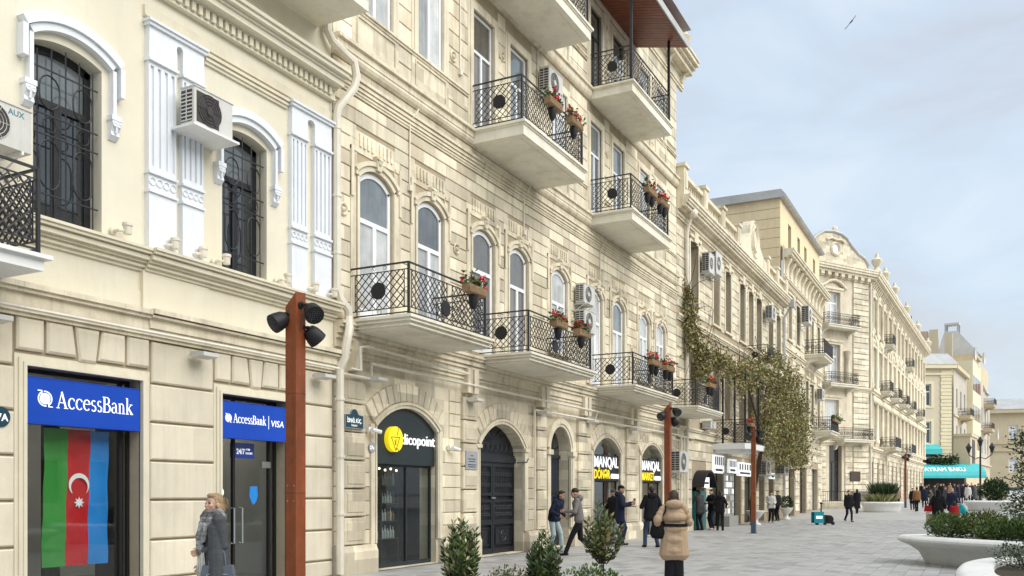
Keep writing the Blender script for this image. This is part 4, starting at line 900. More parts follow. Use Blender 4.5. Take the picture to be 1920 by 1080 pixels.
wall_camera(15.0, 2.85, 'white security camera left of the dark shop fascia'); wall_camera(18.15, 2.62, 'white security camera right of the dark shop fascia')
# air conditioners
AG = 'air conditioner units on the facades'
ac_unit(T0, 'white air conditioner beside the doors of the third-floor balcony', 22.85, 12.8, .12, .9, .68, .33)
ac_unit(T0, 'upper of two stacked air conditioners above the middle balcony', 25.45, 7.42, .1, .85, .56, .3); ac_unit(T0, 'lower of two stacked air conditioners above the middle balcony', 25.45, 6.55, .1, .9, .64, .32)
ac_unit(T0, 'big beige air conditioner low on the wall beside the second rust-red lamp post', 35.0, 2.45, .1, 1.15, .84, .4)
ac_unit(T0, 'dark air conditioner on the top balcony under the timber roof', 30.3, 15.6, .1, .8, .6, .3)
# flower boxes
for lab, s, z, oo in (('flower box with red blooms on the balcony over the dark shop fascia', 16.75, 5.82, 1.4), ('left flower box on the balcony over the iron gate', 21.1, 5.82, 1.4), ('right flower box on the balcony over the iron gate', 22.6, 5.82, 1.4), ('left flower box on the balcony over the kebab shop', 28.7, 5.8, 1.4), ('right flower box on the balcony over the kebab shop', 30.2, 5.8, 1.4), ('flower box on the farthest low balcony before the vine', 35.7, 5.8, 1.4), ('left flower box on the big third-floor balcony', 20.75, 11.3, 1.4), ('right flower box on the big third-floor balcony', 22.1, 11.3, 1.4), ('left flower box with bright red blooms on the small third-floor balcony', 28.3, 11.3, 1.4), ('right flower box with bright red blooms on the small third-floor balcony', 29.6, 11.3, 1.4)):
    flower_box(T0, lab, s, z, oo, .75 if s < 25 else .95, 120)
mb = MB(T0)
ch = thing('garden_chair', 'white plastic chair on the top balcony', 'chair', (-10.3, 27.2, 14.46)); 
mb.box(.55, .95, 26.95, 27.35, 14.86, 14.9); mb.build('seat', 'white_paint', ch); mb = MB(T0)
for k in range(5): mb.box(.56 + k * .085, .6 + k * .085, 27.33, 27.37, 14.9, 15.38)
mb.box(.54, .96, 27.33, 27.37, 15.38, 15.44); mb.build('backrest', 'white_paint', ch)
for px, py in ((.58, 26.98), (.92, 26.98), (.58, 27.32), (.92, 27.32)): MB(T0).box(px - .02, px + .02, py - .02, py + .02, 14.46, 14.86).build('leg', 'white_paint', ch)
# ================================================================== ramp of the far street
RY0, RY1, RZ = 58., 100., .9
def gz(y): return max(0, min(1, (y - RY0) / (RY1 - RY0))) * RZ
mb = MB(); mb.poly([(-30, RY0, .004), (60, RY0, .004), (60, RY1, RZ), (-30, RY1, RZ)]); mb.poly([(-30, RY1, RZ), (60, RY1, RZ), (200, 480, RZ), (-120, 480, RZ)])
tag(mb.build('street', PAVE[0]), 'far end of the street, rising slightly', kind='structure')
def frame(x, y, deg): return Matrix.Translation((x, y, 0)) @ Matrix.Rotation(R(deg), 4, 'Z')
def plain_rail(M, slab, s0, s1, z, out, h=1.0, gap=.14, rings=True):
    mb = MB(M)
    runs = (((.03, s0, 0), (1, 0, 0), out), ((out, s0, 0), (0, 1, 0), s1 - s0), ((out, s1, 0), (-1, 0, 0), out))
    for p, U, L in runs:
        p = Vector(p); U = Vector(U)
        for zz in (z + .06, z + .2, z + h - .2, z + h): mb.bar(p + Vector((0, 0, zz)), p + U * L + Vector((0, 0, zz)), .024)
        n = max(2, int(L / gap))
        for i in range(n + 1): mb.bar(p + U * (L * i / n) + Vector((0, 0, z)), p + U * (L * i / n) + Vector((0, 0, z + h)), .013)
        if rings:
            for i in range(max(1, int(L / .36))):
                c = p + U * (.2 + i * .36) + Vector((0, 0, z + h * .5)); ring(mb, c, U, (0, 0, 1), .15, .018, 10); ring(mb, c, U, (0, 0, 1), .08, .016, 8)
    mb.build('railing', 'iron', slab)
def far_balcony(M, P, s0, s1, z, out=1.1, m='soffit', h=1.0, th=.25):
    mb = MB(M); mb.box(-.1, out + .1, s0 - .1, s1 + .1, z - .08, z); mb.box(-.1, out, s0, s1, z - th, z - .08)
    for q in (s0 + .15, s1 - .4): mb.prism([(-.05, z - th - .7), (.12, z - th - .65), (.3, z - th - .35), (out * .8, z - th - .1), (out * .8, z - th), (-.05, z - th)], 1, q, q + .25)
    sb = mb.build('balcony', m, P); plain_rail(M, sb, s0, s1, z, out, h); return sb
# ================================================================== B3  lower building with the roof balustrade
b3 = thing('stone_house', 'lower stone building with roof balustrade, half covered by a vine', 'building', (-11.1, 47, 0))
S0, S1 = 36.02, 58.5
W3 = [(38.0, 39.25), (41.75, 42.95), (44.0, 45.1), (46.95, 48.2), (48.95, 50.1), (50.85, 52.2), (54.0, 55.4), (56.35, 57.7)]
op = [(a, b, 9.55, 12.45) for a, b in W3] + [(a, b, 5.2, 8.3) for a, b in W3[1:]] + [(38.2, 39.3, 5.2, 6.9)]
GS = [(38.35, 40.35, .02, 2.5, .5), (41.7, 43.7, .02, 3.1), (44.3, 47.3, .02, 3.1), (48.1, 50.6, .02, 3.1), (51.6, 53.0, .02, 2.8), (54.2, 55.6, .02, 2.8)]
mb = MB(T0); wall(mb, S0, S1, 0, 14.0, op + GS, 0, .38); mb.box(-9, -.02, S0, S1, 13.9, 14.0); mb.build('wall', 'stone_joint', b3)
bl = [(a - .2, b + .2, c - .25, d + .35) for a, b, c, d in op] + [(p[0] - .12, p[1] + .12, 0, p[3] + .15) for p in GS] + [(S0, S1, 3.95, 4.4), (S0, S1, 8.75, 9.05)]
courses(T0, b3, S0, S1, [.5 + .42 * i for i in range(30)], bl, .035, 'stone_old', limit=120, gap=.03)
band('plinth', 0, [(.12, .42), (.08, .08)], S0, 38.2, 'stone_old', b3); band('shop_band', 3.97, [(.08, .08), (.05, .2), (.12, .07), (.16, .07)], S0, S1, 'stone_trim', b3); band('floor_band', 8.76, [(.06, .08), (.1, .07), (.14, .1)], S0, S1, 'stone_trim', b3)
band('roof_cornice', 12.95, [(.05, .1), (.1, .08), (.08, .12), (.25, .08), (.42, .12), (.5, .1), (.55, .12), (.6, .12)], S0, S1, 'stone_trim', b3)
for (a, b) in W3:
    mb = MB(T0); mb.box(-.02, .05, a - .16, a, 9.5, 12.5); mb.box(-.02, .05, b, b + .16, 9.5, 12.5); mb.box(-.02, .048, a, b, 12.45, 12.6); mb.box(-.02, .10, a - .2, b + .2, 9.4, 9.5); mb.box(-.02, .12, a - .25, b + .25, 12.6, 12.72); mb.box(-.02, .14, a + .35, b - .35, 12.45, 12.9); mb.build('window_surround', 'stone_trim', b3)
for i, (a, b, c, d) in enumerate(op): window(T0, b3, a, b, c, d, 0, -.3, 'upvc', ('pane_dark', 'pane_pale', 'pane_blue')[i % 3], .68, True, .07)
PED = [36.3, 39.4, 42.5, 45.6, 52.6, 55.3, 58.1]
for s in PED:
    mb = MB(T0); mb.box(-.25, .35, s - .28, s + .28, 13.79, 14.95); mb.box(-.3, .42, s - .34, s + .34, 14.95, 15.08); mb.box(.35, .38, s - .16, s + .16, 14.1, 14.8); mb.build('pedestal', 'stone_trim', b3)
for p, q in ((36.3, 39.4), (39.4, 42.5), (42.5, 45.6), (52.6, 55.3), (55.3, 58.1)):
    MB(T0).box(-.05, .25, p + .28, q - .28, 13.79, 13.95).build('balustrade_base', 'stone_trim', b3); MB(T0).box(-.08, .28, p + .28, q - .28, 14.62, 14.78).build('balustrade_rail', 'stone_trim', b3)
    n = 9
    for k in range(n): MB(T0).lathe([(.06, 0), (.06, .06), (.035, .1), (.085, .26), (.045, .48), (.04, .56), (.065, .6), (.065, .67)], (.1, p + .42 + (q - p - .84) * k / (n - 1), 13.95), 8).build('baluster', 'stone_trim', b3, 50)
mb = MB(T0); cy = 49.2; mb.prism([(45.9, 13.79), (52.3, 13.79), (52.3, 14.6), (51.3, 14.75), (50.6, 15.1)] + [(cy + 1.1 * math.cos(t), 15.2 + 1.0 * math.sin(t)) for t in np.linspace(.1, math.pi - .1, 12)] + [(47.8, 15.1), (47.1, 14.75), (45.9, 14.6)], 0, -.2, .3); mb.build('pediment', 'stone_trim', b3)
mb = MB(T0); ring(mb, (.32, cy, 15.2), (0, 1, 0), (0, 0, 1), .62, .09, 20); ring(mb, (.3, cy, 15.2), (0, 1, 0), (0, 0, 1), .95, .07, 20); mb.build('pediment_ring', 'stone_trim', b3)
mb = MB(T0); mb.tube([(.35, 37.15, 13.2), (.2, 37.15, 12.8), (.14, 37.15, 12.5), (.14, 37.15, .1)], .07, 8); mb.ball((.38, 37.15, 13.3), .22, 8, 6); mb.build('downpipe', 'pipe_cream', b3, 40)
mb = MB(T0); mb.tube([(.6, 58.4, 13.4), (.3, 58.35, 12.9), (.14, 58.3, 12.6), (.14, 58.3, .1)], .07, 8); mb.box(.4, .75, 58.15, 58.6, 13.2, 13.7); mb.build('downpipe', 'zinc', b3, 40)
mb = MB(T0); mb.tube([(.12, 35.9, 3.95), (.12, 38.2, 3.95)], .04, 6); mb.tube([(.14, 36.3, 3.9), (.14, 36.3, .1)], .05, 6); mb.tube([(.14, 36.75, 4.0), (.14, 36.75, 1.0)], .04, 6); mb.build('conduit', 'pipe_cream', b3, 40)
ac_unit(T0, 'upper-left of two air conditioners high beside the first tall window', 39.35, 11.35, .15, .85, .85, .35); ac_unit(T0, 'larger of two air conditioners high beside the first tall window', 40.35, 11.5, .15, 1.0, 1.0, .4); ac_unit(T0, 'air conditioner between the far tall windows above the vine', 52.35, 11.5, .2, 1.1, .75, .4)
ac_unit(T0, 'air conditioner over a shop door below the vine', 50.75, 2.6, .1, 1.3, .8, .5); ac_unit(T0, 'second air conditioner over the shop doors below the vine', 56.0, 2.75, .1, 1.4, .8, .5); ac_unit(T0, 'small air conditioner under the farthest flower balcony', 39.6, 4.5, .1, .9, .3, .4)
# white balcony, upper balcony
mb = MB(T0); mb.prism([(-.1, 41.7), (1.5, 41.7), (1.7, 42.0), (1.7, 45.0), (1.5, 45.3), (-.1, 45.3)], 2, 3.64, 3.9); mb.prism([(-.1, 42.0), (1.25, 42.0), (1.4, 42.2), (1.4, 44.8), (-.1, 45.0)], 2, 3.52, 3.64); sb = mb.build('balcony', 'white_paint', b3); railing(T0, sb, 41.8, 45.1, 3.9, 1.45, 1.1, .17, discs=((.4, 0),))
mb = MB(T0); mb.box(-.1, 1.45, 47.3, 51.2, 8.0, 8.25); sb = mb.build('balcony', 'soffit', b3); railing(T0, sb, 47.4, 51.1, 8.25, 1.35, 1.0, .17, discs=((.5, 0),))
flower_box(T0, 'red geraniums on the white balcony below the vine', 42.6, 4.7, 1.45, .8, 90)
# shops under the vine
for k, p in enumerate(GS):
    a, b, c, d = p[:4]; r = p[4] if len(p) > 4 else 0
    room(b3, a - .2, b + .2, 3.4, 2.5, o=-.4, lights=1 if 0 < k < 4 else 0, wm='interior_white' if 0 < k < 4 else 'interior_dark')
    if k: shop_front(b3, a, b, c, d, r, -.3, 'dark_wood' if k > 3 else 'black', mullions=((a + b) / 2,) if b - a > 1.6 else (), rail=2.2)
for lab, a, b, z0, z1, o in (('white lit shop sign over the souvenir window', 44.5, 46.0, 2.6, 3.3, .1), ('white lit shop sign beside the third lamp post', 46.4, 49.2, 2.5, 3.2, .12), ('white striped board sign beside the cash machine', 41.6, 43.4, 2.55, 3.4, .12), ('small white sign over the last shop door', 54.3, 55.5, 2.45, 2.8, .12)):
    mb = MB(T0); mb.box(-.02, o, a, b, z0, z1); t = thing('sign', lab, 'sign', (-11.1, (a + b) / 2, z0)); mb.build('panel', 'sign_white', t); mb = MB(T0); n = 5
    for i in range(n): mb.box(o, o + .006, a + (b - a) * (i + .22) / n, a + (b - a) * (i + .7) / n, z0 + (z1 - z0) * .45, z1 - .08)
    mb.box(o, o + .006, a + .2, b - .3, z0 + .1, z0 + .2); mb.build('print', 'ac_dark', t)
t = thing('cash_machine', 'turquoise cash machine under a black arched hood', 'cash machine', (-11, 39.2, 0))
mb = MB(T0); mb.box(-.5, .12, 38.5, 40.2, 0, 1.7); mb.prism([(.12, .75), (.3, .8), (.12, 1.0)], 1, 38.9, 39.9); mb.build('cabinet', 'turq_panel', t); mb = MB(T0); mb.box(.12, .13, 38.95, 39.6, 1.1, 1.5); mb.build('screen', 'pane_blue', t)
mb = MB(T0); arch_ring(mb, 38.3, 40.4, 2.55, .7, .07, -.1, .55, 12); mb.build('hood', 'black', t); mb = MB(T0); mb.box(.3, .4, 38.8, 39.7, 1.85, 2.3); mb.build('lit_sign', 'sign_white', t); mb = MB(T0); mb.box(.4, .405, 38.9, 39.6, 2.0, 2.1); mb.build('print', 'ac_dark', t)
# souvenir rack with cards, notice board, urns
t = thing('card_rack', 'rack of pale souvenir cards outside the shop below the white balcony', 'rack', (-10.7, 44, 0)); mb = MB(T0); mb.box(.1, .16, 43.2, 45.2, .5, 2.6); mb.box(.1, .4, 43.3, 45.1, 0, .5); mb.build('board', 'interior_grey', t)
for i in range(5):
    for j in range(6): MB(T0).box(.16, .175, 43.28 + i * .38, 43.54 + i * .38, .62 + j * .32, .86 + j * .32).build('card', random.choice(('white_paint', 'sign_white', 'wicker', 'ac_white', 'curtain')), t)
def urn(label, x, y, s=1.):
    t = thing('stone_urn', label, 'urn', (x, y, 0), 'white urn planters by the shops'); mb = MB(); mb.lathe([(.3 * s, 0), (.3 * s, .06), (.16 * s, .12), (.12 * s, .25), (.3 * s, .42), (.46 * s, .62), (.5 * s, .7), (.48 * s, .72), (.4 * s, .7)], (x, y, 0), 18); mb.build('bowl', 'concrete_white', t, 40); return t
urn('white stone urn at the foot of the vine', -10.2, 46.6, .95); urn('white stone urn with a small shrub by the last shop', -10.6, 57.0, .8)
def bush(P, c, rx, ry, rz, n, sz, mats, name='foliage', up=.3, hollow=.55):
    mb = MB()
    for _ in range(n):
        v = Vector((random.gauss(0, 1), random.gauss(0, 1), random.gauss(0, 1))).normalized() * (hollow + (1 - hollow) * random.random() ** .6)
        bmp = 1 + .25 * mnoise.noise(Vector((v.x * 2.2 + c[0], v.y * 2.2 + c[1], v.z * 2.2)))
        p = Vector((c[0] + v.x * rx * bmp, c[1] + v.y * ry * bmp, c[2] + v.z * rz * bmp)); d = Vector((v.x, v.y, v.z + up)) + Vector((random.gauss(0, .5),) * 1 + (random.gauss(0, .5), random.gauss(0, .5)))
        leaf(mb, p, sz * random.uniform(.7, 1.25), random.randrange(len(mats)), d)
    return mb.build(name, mats, P, normals=False)
t = thing('small_shrub', 'small dark shrub growing in the white urn by the last shop', 'shrub', (-10.6, 57, .55)); bush(t, (-10.6, 57, .95), .3, .3, .42, 260, .1, ['leaf_a', 'leaf_c'])
# the vine
v = thing('climbing_vine', 'yellow-green climbing vine hanging over the lower stone building', 'vine', (-10.6, 46.5, 0))
CL = [(.2, 37.05, 10.0, .15, .3, .5, 160), (.3, 37.1, 9.1, .25, .5, .7, 420), (.35, 37.4, 8.2, .3, .7, .7, 560), (.5, 38.6, 7.7, .4, .9, .6, 560), (.5, 38.3, 6.9, .35, .6, .5, 260), (.8, 40.1, 7.5, .5, 1.1, .55, 520), (1.0, 42.6, 7.4, .7, 1.6, .5, 620), (1.4, 41.8, 6.7, .5, .8, .5, 240), (1.2, 45.7, 7.7, .8, 1.6, .7, 800), (1.2, 48.6, 8.5, .8, 1.6, .7, 700), (1.3, 52.6, 8.0, .8, 1.6, .9, 800), (1.4, 54.6, 7.0, .8, 1.4, .9, 700), (1.4, 50.0, 6.9, .8, 1.8, .9, 900), (1.6, 46.6, 5.6, .7, .9, 1.0, 520), (1.5, 49.5, 5.4, .8, 1.5, 1.0, 900), (1.6, 52.4, 5.2, .7, 1.5, 1.1, 900), (1.4, 55.6, 5.4, .7, 1.3, 1.2, 800), (1.8, 45.4, 4.2, .5, .7, .9, 330), (1.7, 50.3, 4.0, .6, 1.4, .6, 600), (1.4, 54.8, 4.0, .7, 1.4, .7, 600), (1.2, 57.2, 4.7, .6, .7, 1.2, 420), (1.3, 56.6, 6.3, .7, 1.0, 1.0, 420), (1.3, 53.5, 4.6, .8, 1.6, 1.2, 700), (1.2, 57.0, 3.9, .6, .9, .8, 420)]
VM = ['leaf_y', 'leaf_o', 'leaf_pale', 'leaf_a', 'leaf_b', 'leaf_br']
mb = MB(T0)
for (o, s, z, ro, rs, rz, n) in CL:
    for _ in range(int(n * (1.25 if s < 41 else 1.2 if s < 46.5 else 1.9))):
        q = Vector((random.gauss(0, .5), random.gauss(0, .5), random.gauss(0, .5))); p = Vector((o + q.x * ro, s + q.y * rs, z + q.z * rz - abs(random.gauss(0, .12))))
        if p.x < .06: p.x = .06 + random.random() * .1
        leaf(mb, p, random.uniform(.06, .12), random.choices(range(6), (3.5, 7, 1.8, 1.6, 1.2, 5.5))[0], (random.gauss(0, .7), random.gauss(0, .7), -.6 + random.gauss(0, .6)), 1.5)
mb.build('foliage', VM, v, normals=False)
mb = MB(T0); mb.tube([(.9, 46.1, 0), (.85, 46.0, 1.2), (1.0, 46.3, 2.2), (1.2, 46.0, 3.2), (1.3, 46.6, 4.6), (1.3, 47.0, 6.4), (1.2, 48.4, 7.8), (1.2, 52, 8)], .13, 7, r1=.04); mb.tube([(1.0, 46.2, 2.1), (1.4, 45.4, 3.2), (1.6, 45, 4.2), (1.3, 43, 6.8), (.9, 40.5, 7.4), (.4, 38, 7.6), (.2, 37.1, 9.8)], .08, 6, r1=.02)
for k in range(120):
    c = random.choice(CL); p = Vector(c[:3]); q = p + Vector((random.gauss(0, .4), random.gauss(0, 1.2), random.gauss(0, .9))); r_ = q + Vector((random.gauss(0, .3), random.gauss(0, .7), -abs(random.gauss(0, .9)))); mb.tube([p, (p + q) / 2 + Vector((.1, 0, .15)), q, r_], .018, 4, r1=.006)
mb.build('stem', 'bark', v, 60)
pg = thing('pergola', 'black iron pergola posts carrying the vine over the white balcony', 'pergola', (-9.5, 46, 0))
for s, o, z in ((41.85, .45, 7.0), (41.85, 1.0, 7.1), (42.2, 1.4, 7.2), (45.0, 1.4, 7.2)): MB(T0).box(o - .04, o + .04, s - .04, s + .04, 3.92 if s < 45.3 else 0, z).build('post', 'iron', pg)
for o in (.8, 1.4): MB(T0).box(o - .03, o + .03, 41.5, 56, 7.1, 7.16).build('beam', 'iron', pg)
# ================================================================== B4  taller building with the yellow attic
b4 = thing('attic_building', 'taller building with bare yellow gable wall and bracketed cornice', 'building', (-11.1, 66, 0))
S0, S1 = 58.52, 74.0
C4 = [(60.1, 61.4), (63.0, 64.3), (66.6, 67.8), (68.9, 70.1), (71.8, 73.0)]
op = [(a, b, 11.6, 14.3) for a, b in C4] + [(a, b, 6.6, 9.6) for a, b in C4] + [(60.5, 62.5, .02, 3.2), (64.5, 67.0, .02, 3.4), (69.5, 72.0, .02, 3.4)]
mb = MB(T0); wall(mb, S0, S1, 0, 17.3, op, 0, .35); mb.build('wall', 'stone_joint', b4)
AT = [(61.1, 62.2, 17.45, 19.3), (64.5, 65.5, 17.45, 19.3), (67.2, 68.2, 17.45, 19.3), (71, 72, 17.45, 19.3)]
mb = MB(T0); wall(mb, S0, S1, 17.3, 20.2, AT, -.15, .3); mb.build('attic_wall', 'yellow_wall', b4)
for a, b, c, d in AT: window(T0, b4, a, b, c, d, 0, -.35, 'dark_wood', 'pane_dark', .7, True, .08)
for i, (a, b, c, d) in enumerate(op): window(T0, b4, a, b, c, d, 0, -.28, 'upvc' if c > 1 else 'dark_wood', ('pane_pale', 'pane_blue', 'pane_dark')[i % 3], .68, True, .08)
bl = [(a - .25, b + .25, c - .2, d + .35) for a, b, c, d in op]
courses(T0, b4, S0, S1, [.4 + .5 * i for i in range(30)], bl, .04, 'stone', limit=90, gap=.035)
for a, b, c, d in op[:10]:
    mb = MB(T0); mb.box(-.02, .07, a - .2, a, c, d + .15); mb.box(-.02, .07, b, b + .2, c, d + .15); mb.box(-.02, .06, a, b, d, d + .15); mb.box(-.02, .16, a - .3, b + .3, d + .15, d + .3); mb.box(-.02, .12, a - .25, b + .25, c - .12, c); mb.build('window_surround', 'stone_trim', b4)
band('bracket_cornice', 15.3, [(.06, .1), (.1, .08), (.06, 1.0), (.3, .1), (.55, .16), (.65, .14), (.7, .12)], S0 + .02, S1 + .3, 'stone_trim', b4); band('floor_band', 10.6, [(.06, .1), (.14, .12), (.2, .1)], S0 + .02, S1, 'stone_trim', b4); band('floor_band', 4.4, [(.06, .1), (.14, .12), (.2, .1)], S0 + .02, S1, 'stone_trim', b4); band('architrave', 14.8, [(.08, .06), (.12, .06)], S0 + .02, S1, 'stone_trim', b4)
for k in range(11): MB(T0).prism([(.04, 15.55), (.12, 15.55), (.14, 15.8), (.26, 16.1), (.42, 16.4), (.42, 16.48), (.04, 16.48)], 1, 59.0 + k * 1.42, 59.4 + k * 1.42).build('cornice_bracket', 'stone_trim', b4)
MG = frame(-11.1, S0, -90)
mb = MB(MG); mb.box(-.4, 0, -26, -.16, 10, 20.2); mb.build('gable_wall', mat('gable_joint', (.52, .40, .22), .9, .1), b4)
courses(MG, b4, -26, -.16, [13.4 + .62 * i for i in range(12)], [], .03, 'yellow_wall', limit=40, gap=.03)
mb = MB(T0); mb.prism([(-26, 20.2), (.15, 20.2), (.25, 20.32), (-.05, 20.7), (-26, 20.9)], 1, S0 - .3, S1 + .2); mb.build('roof', 'zinc', b4)
far_balcony(T0, b4, 66.3, 70.4, 11.4, 1.35); far_balcony(T0, b4, 69.5, 73.2, 6.2, 1.35)
ac_unit(T0, 'air conditioner on the taller building under its bracketed cornice', 63.4, 13.1, .3, 1.3, 1.15, .5); ac_unit(T0, 'small air conditioner low on the taller building right of the vine', 70.6, 8.6, .2, .9, .8, .4)
t = thing('flower_box', 'long green trough on the low balcony right of the vine', 'flower box', (-9.7, 71, 6.9)); mb = MB(T0); mb.box(1.4, 1.6, 69.8, 73, 6.9, 7.1); mb.build('trough', 'wicker', t); mb = MB(T0)
for _ in range(300): leaf(mb, (1.5 + random.gauss(0, .1), random.uniform(69.8, 73), 7.1 + abs(random.gauss(0, .12))), .1, random.randrange(2))
mb.build('foliage', ['leaf_a', 'leaf_b'], t, normals=False)
# ================================================================== B5  corner building with the curved gable
b5 = thing('corner_building', 'ornate corner building with curved gable and round window', 'building', (-10, 88, 0))
A5 = (-13.3, 83.2); MF = frame(*A5, -31.2); LF = 7.7
wf = [(1.9, 3.7, 16.7, 19.7), (1.9, 3.7, 11.7, 15.0), (1.6, 3.5, 7.3, 10.0), (2.3, 4.0, .9, 6.0)]
mb = MB(MF); wall(mb, -3.5, LF, 0, 22.2, wf, 0, .4); mb.build('corner_wall', mat('stone_corner', (.66, .59, .46), .88, .15, 1.2, .2, 30, streak=.25, stain=((.34, .27, .18), .45, .5)), b5)
window(MF, b5, *wf[0], 0, -.25, 'upvc', 'pane_pale', .68, True, .14); window(MF, b5, *wf[1], 0, -.25, 'upvc', 'pane_pale', .68, True, .14); window(MF, b5, *wf[2], 0, -.2, 'upvc', 'curtain', 1, False, .12); window(MF, b5, *wf[3], 0, -.38, 'dark_wood', 'pane_dark', .7, True, .12, name='shop_door')
courses(MF, b5, 5.5, 7.62, [.9 + .5 * i for i in range(43)], [], .12, 'stone', limit=60, gap=.06, c=.02); courses(MF, b5, -3.4, 5.4, [.9 + .5 * i for i in range(11)], [(1.8, 4.4, 0, 6.6)], .08, 'stone_old', limit=30, gap=.05)
def b5band(M, s0, s1, z, st, n='cornice', m='stone_trim'): q = MB(M); cornice(q, s0, s1, step_profile(z, st)); q.build(n, m, b5)
for z in (5.9, 10.9): b5band(MF, -3.5, LF + .1, z, [(.1, .15), (.2, .12), (.3, .12)], 'floor_band')
b5band(MF, -3.5, LF + .6, 21.0, [(.1, .15), (.15, .2), (.5, .2), (.7, .2), (.8, .2), (.85, .15)])
for k in range(11): MB(MF).box(.1, .48, -2 + k * .9, -1.55 + k * .9, 21.05, 21.35).build('dentil', 'stone_trim', b5)
mb = MB(MF); gp = [(-3.5, 22.1), (LF, 22.1)]; G5 = [(7.7, 22.6), (7.2, 23.2), (6.3, 23.5), (5.4, 24.1), (4.6, 24.75), (3.8, 25.05), (2.8, 25.1), (1.6, 24.95), (.6, 24.4), (-.6, 23.5), (-2, 23.1), (-3.5, 23.0)]
mb.prism(gp + G5, 0, -.3, 0); mb.build('gable', 'stone_old', b5); mb = MB(MF); mb.tube([(.02, y, z + .05) for y, z in G5], .14, 6); mb.build('gable_coping', 'zinc', b5)
mb = MB(MF); ring(mb, (.04, 3.1, 23.6), (0, 1, 0), (0, 0, 1), .55, .14, 18); mb.build('round_window_frame', 'stone_trim', b5); mb = MB(MF); mb.disc((.01, 3.1, 23.6), .5, .02, 0, 18); mb.build('round_window', 'pane_pale', b5)
mb = MB(MF); mb.tube([(.1, 1.9, 24.3), (.15, 2.5, 24.5), (.15, 3.1, 24.4), (.15, 3.7, 24.5), (.1, 4.3, 24.3)], .1, 5); mb.ball((0, 3.1, 25.4), .3, 8, 6, (.5, 1.2, 1)); mb.build('gable_ornament', 'stone_trim', b5)
mb = MB(MF); mb.tube([(.12, 1.1, 20.1), (.16, 1.5, 20.25), (.2, 2.1, 20.6), (.2, 2.8, 20.75), (.2, 3.5, 20.6), (.16, 4.1, 20.25), (.12, 4.5, 20.1)], .13, 6); mb.build('window_hood', 'stone_trim', b5)
for (a, b, c, d) in wf[:3]:
    mb = MB(MF); mb.box(-.02, .1, a - .3, a, c, d + .2); mb.box(-.02, .1, b, b + .3, c, d + .2); mb.box(-.02, .09, a, b, d, d + .2); mb.box(-.02, .2, a - .4, b + .4, d + .2, d + .4); mb.build('window_surround', 'stone_trim', b5)
far_balcony(MF, b5, .9, 5.1, 16.55, 1.1); far_balcony(MF, b5, 1.2, 4.9, 11.35, 1.1); far_balcony(MF, b5, 2.8, 6.9, 6.45, 1.2)
for k in (1, 4.6): MB(MF).lathe([(.3, 0), (.25, .3), (.22, 2.6), (.3, 2.8), (.35, 3.0)], (.15, k, 11.5), 10).build('half_column', 'stone_trim', b5, 40)
MB(MF).box(.12, .16, 5.0, 6.4, 2.7, 3.6).build('wall_plaque', 'dark_wood', b5)
MS = frame(-9.3, 89.8, -2); LS = 53.
bays = [2.4 + 3.75 * i for i in range(14)]
ops = [(y - .65, y + .65, z0, z1) for y in bays for z0, z1 in ((.6, 4.6), (7.0, 9.9), (11.9, 15.2), (17.0, 19.9))]
mb = MB(MS); wall(mb, 0, LS, 0, 22.2, ops, 0, .4); mb.box(-9, 0, LS - .05, LS, 0, 22.2); mb.build('street_wall', mat('stone_grey', (.56, .49, .37), .88, .18, 1.2, .2, 30, streak=.3, stain=((.28, .22, .15), .5, .5)), b5)
mb = MB(MS); mb.poly([(-7, 0, 22.2), (0, 0, 22.2), (0, LS, 22.2), (-7, LS, 22.2)]); mb.build('roof', 'zinc', b5)
for i, y in enumerate(bays):
    for z0, z1 in ((7.0, 9.9), (11.9, 15.2), (17.0, 19.9)):
        window(MS, b5, y - .65, y + .65, z0, z1, 0, -.3, 'upvc', 'pane_dark' if (i + int(z0)) % 3 else 'pane_pale', .68, False, .12)
        mb = MB(MS); mb.box(-.02, .14, y - .95, y - .65, z0, z1 + .2); mb.box(-.02, .14, y + .65, y + .95, z0, z1 + .2); mb.box(-.02, .3, y - 1.1, y + 1.1, z1 + .2, z1 + .45); mb.ball((.2, y, z1 + .75), .4, 7, 5, (.4, 1.3, .8)); mb.build('window_surround', 'stone_trim', b5)
    mb = MB(MS); mb.box(-.32, -.3, y - .65, y + .65, .6, 4.6); mb.build('shop_pane', 'pane_dark', b5)
    for z0, z1 in ((6.4, 10.7), (11.4, 20.4)):
        for q in (-1.7, -1.25, 1.25, 1.7):
            if abs(q) > 1.5: MB(MS).lathe([(.24, 0), (.24, .3), (.17, .4), (.15, z1 - z0 - .6), (.26, z1 - z0 - .4), (.28, z1 - z0)], (.2, y + q, z0), 8).build('column', 'stone_trim', b5, 40)
for z, st in ((5.4, [(.1, .2), (.25, .15), (.4, .15)]), (10.7, [(.15, .2), (.35, .2), (.5, .2)]), (15.9, [(.1, .15), (.2, .15)]), (20.8, [(.1, .2), (.2, .3), (.6, .2), (.9, .25), (1.0, .2), (1.05, .2)])): b5band(MS, 0, LS + .5, z, st)
mb = MB(MS)
for k in range(60):
    y = .4 + k * .88; mb.prism([(0, 20.6), (.2, 20.6), (.3, 20.9), (.55, 21.25), (0, 21.25)], 1, y, y + .35)
    mb.ball((.35, y + .4, 10.4), .34, 6, 5, (.5, 1, 1)); mb.ball((.25, y + .3, 16.4 + .4 * math.sin(k * 1.7)), .3, 6, 5, (.6, 1, 1.2))
tag(mb.build('carved_ornament', 'stone_trim', b5), None, kind='stuff')
courses(MS, b5, 0, LS, [.5 + .5 * i for i in range(11)], [(y - .8, y + .8, 0, 4.8) for y in bays], .07, 'stone_old', limit=40, gap=.06)
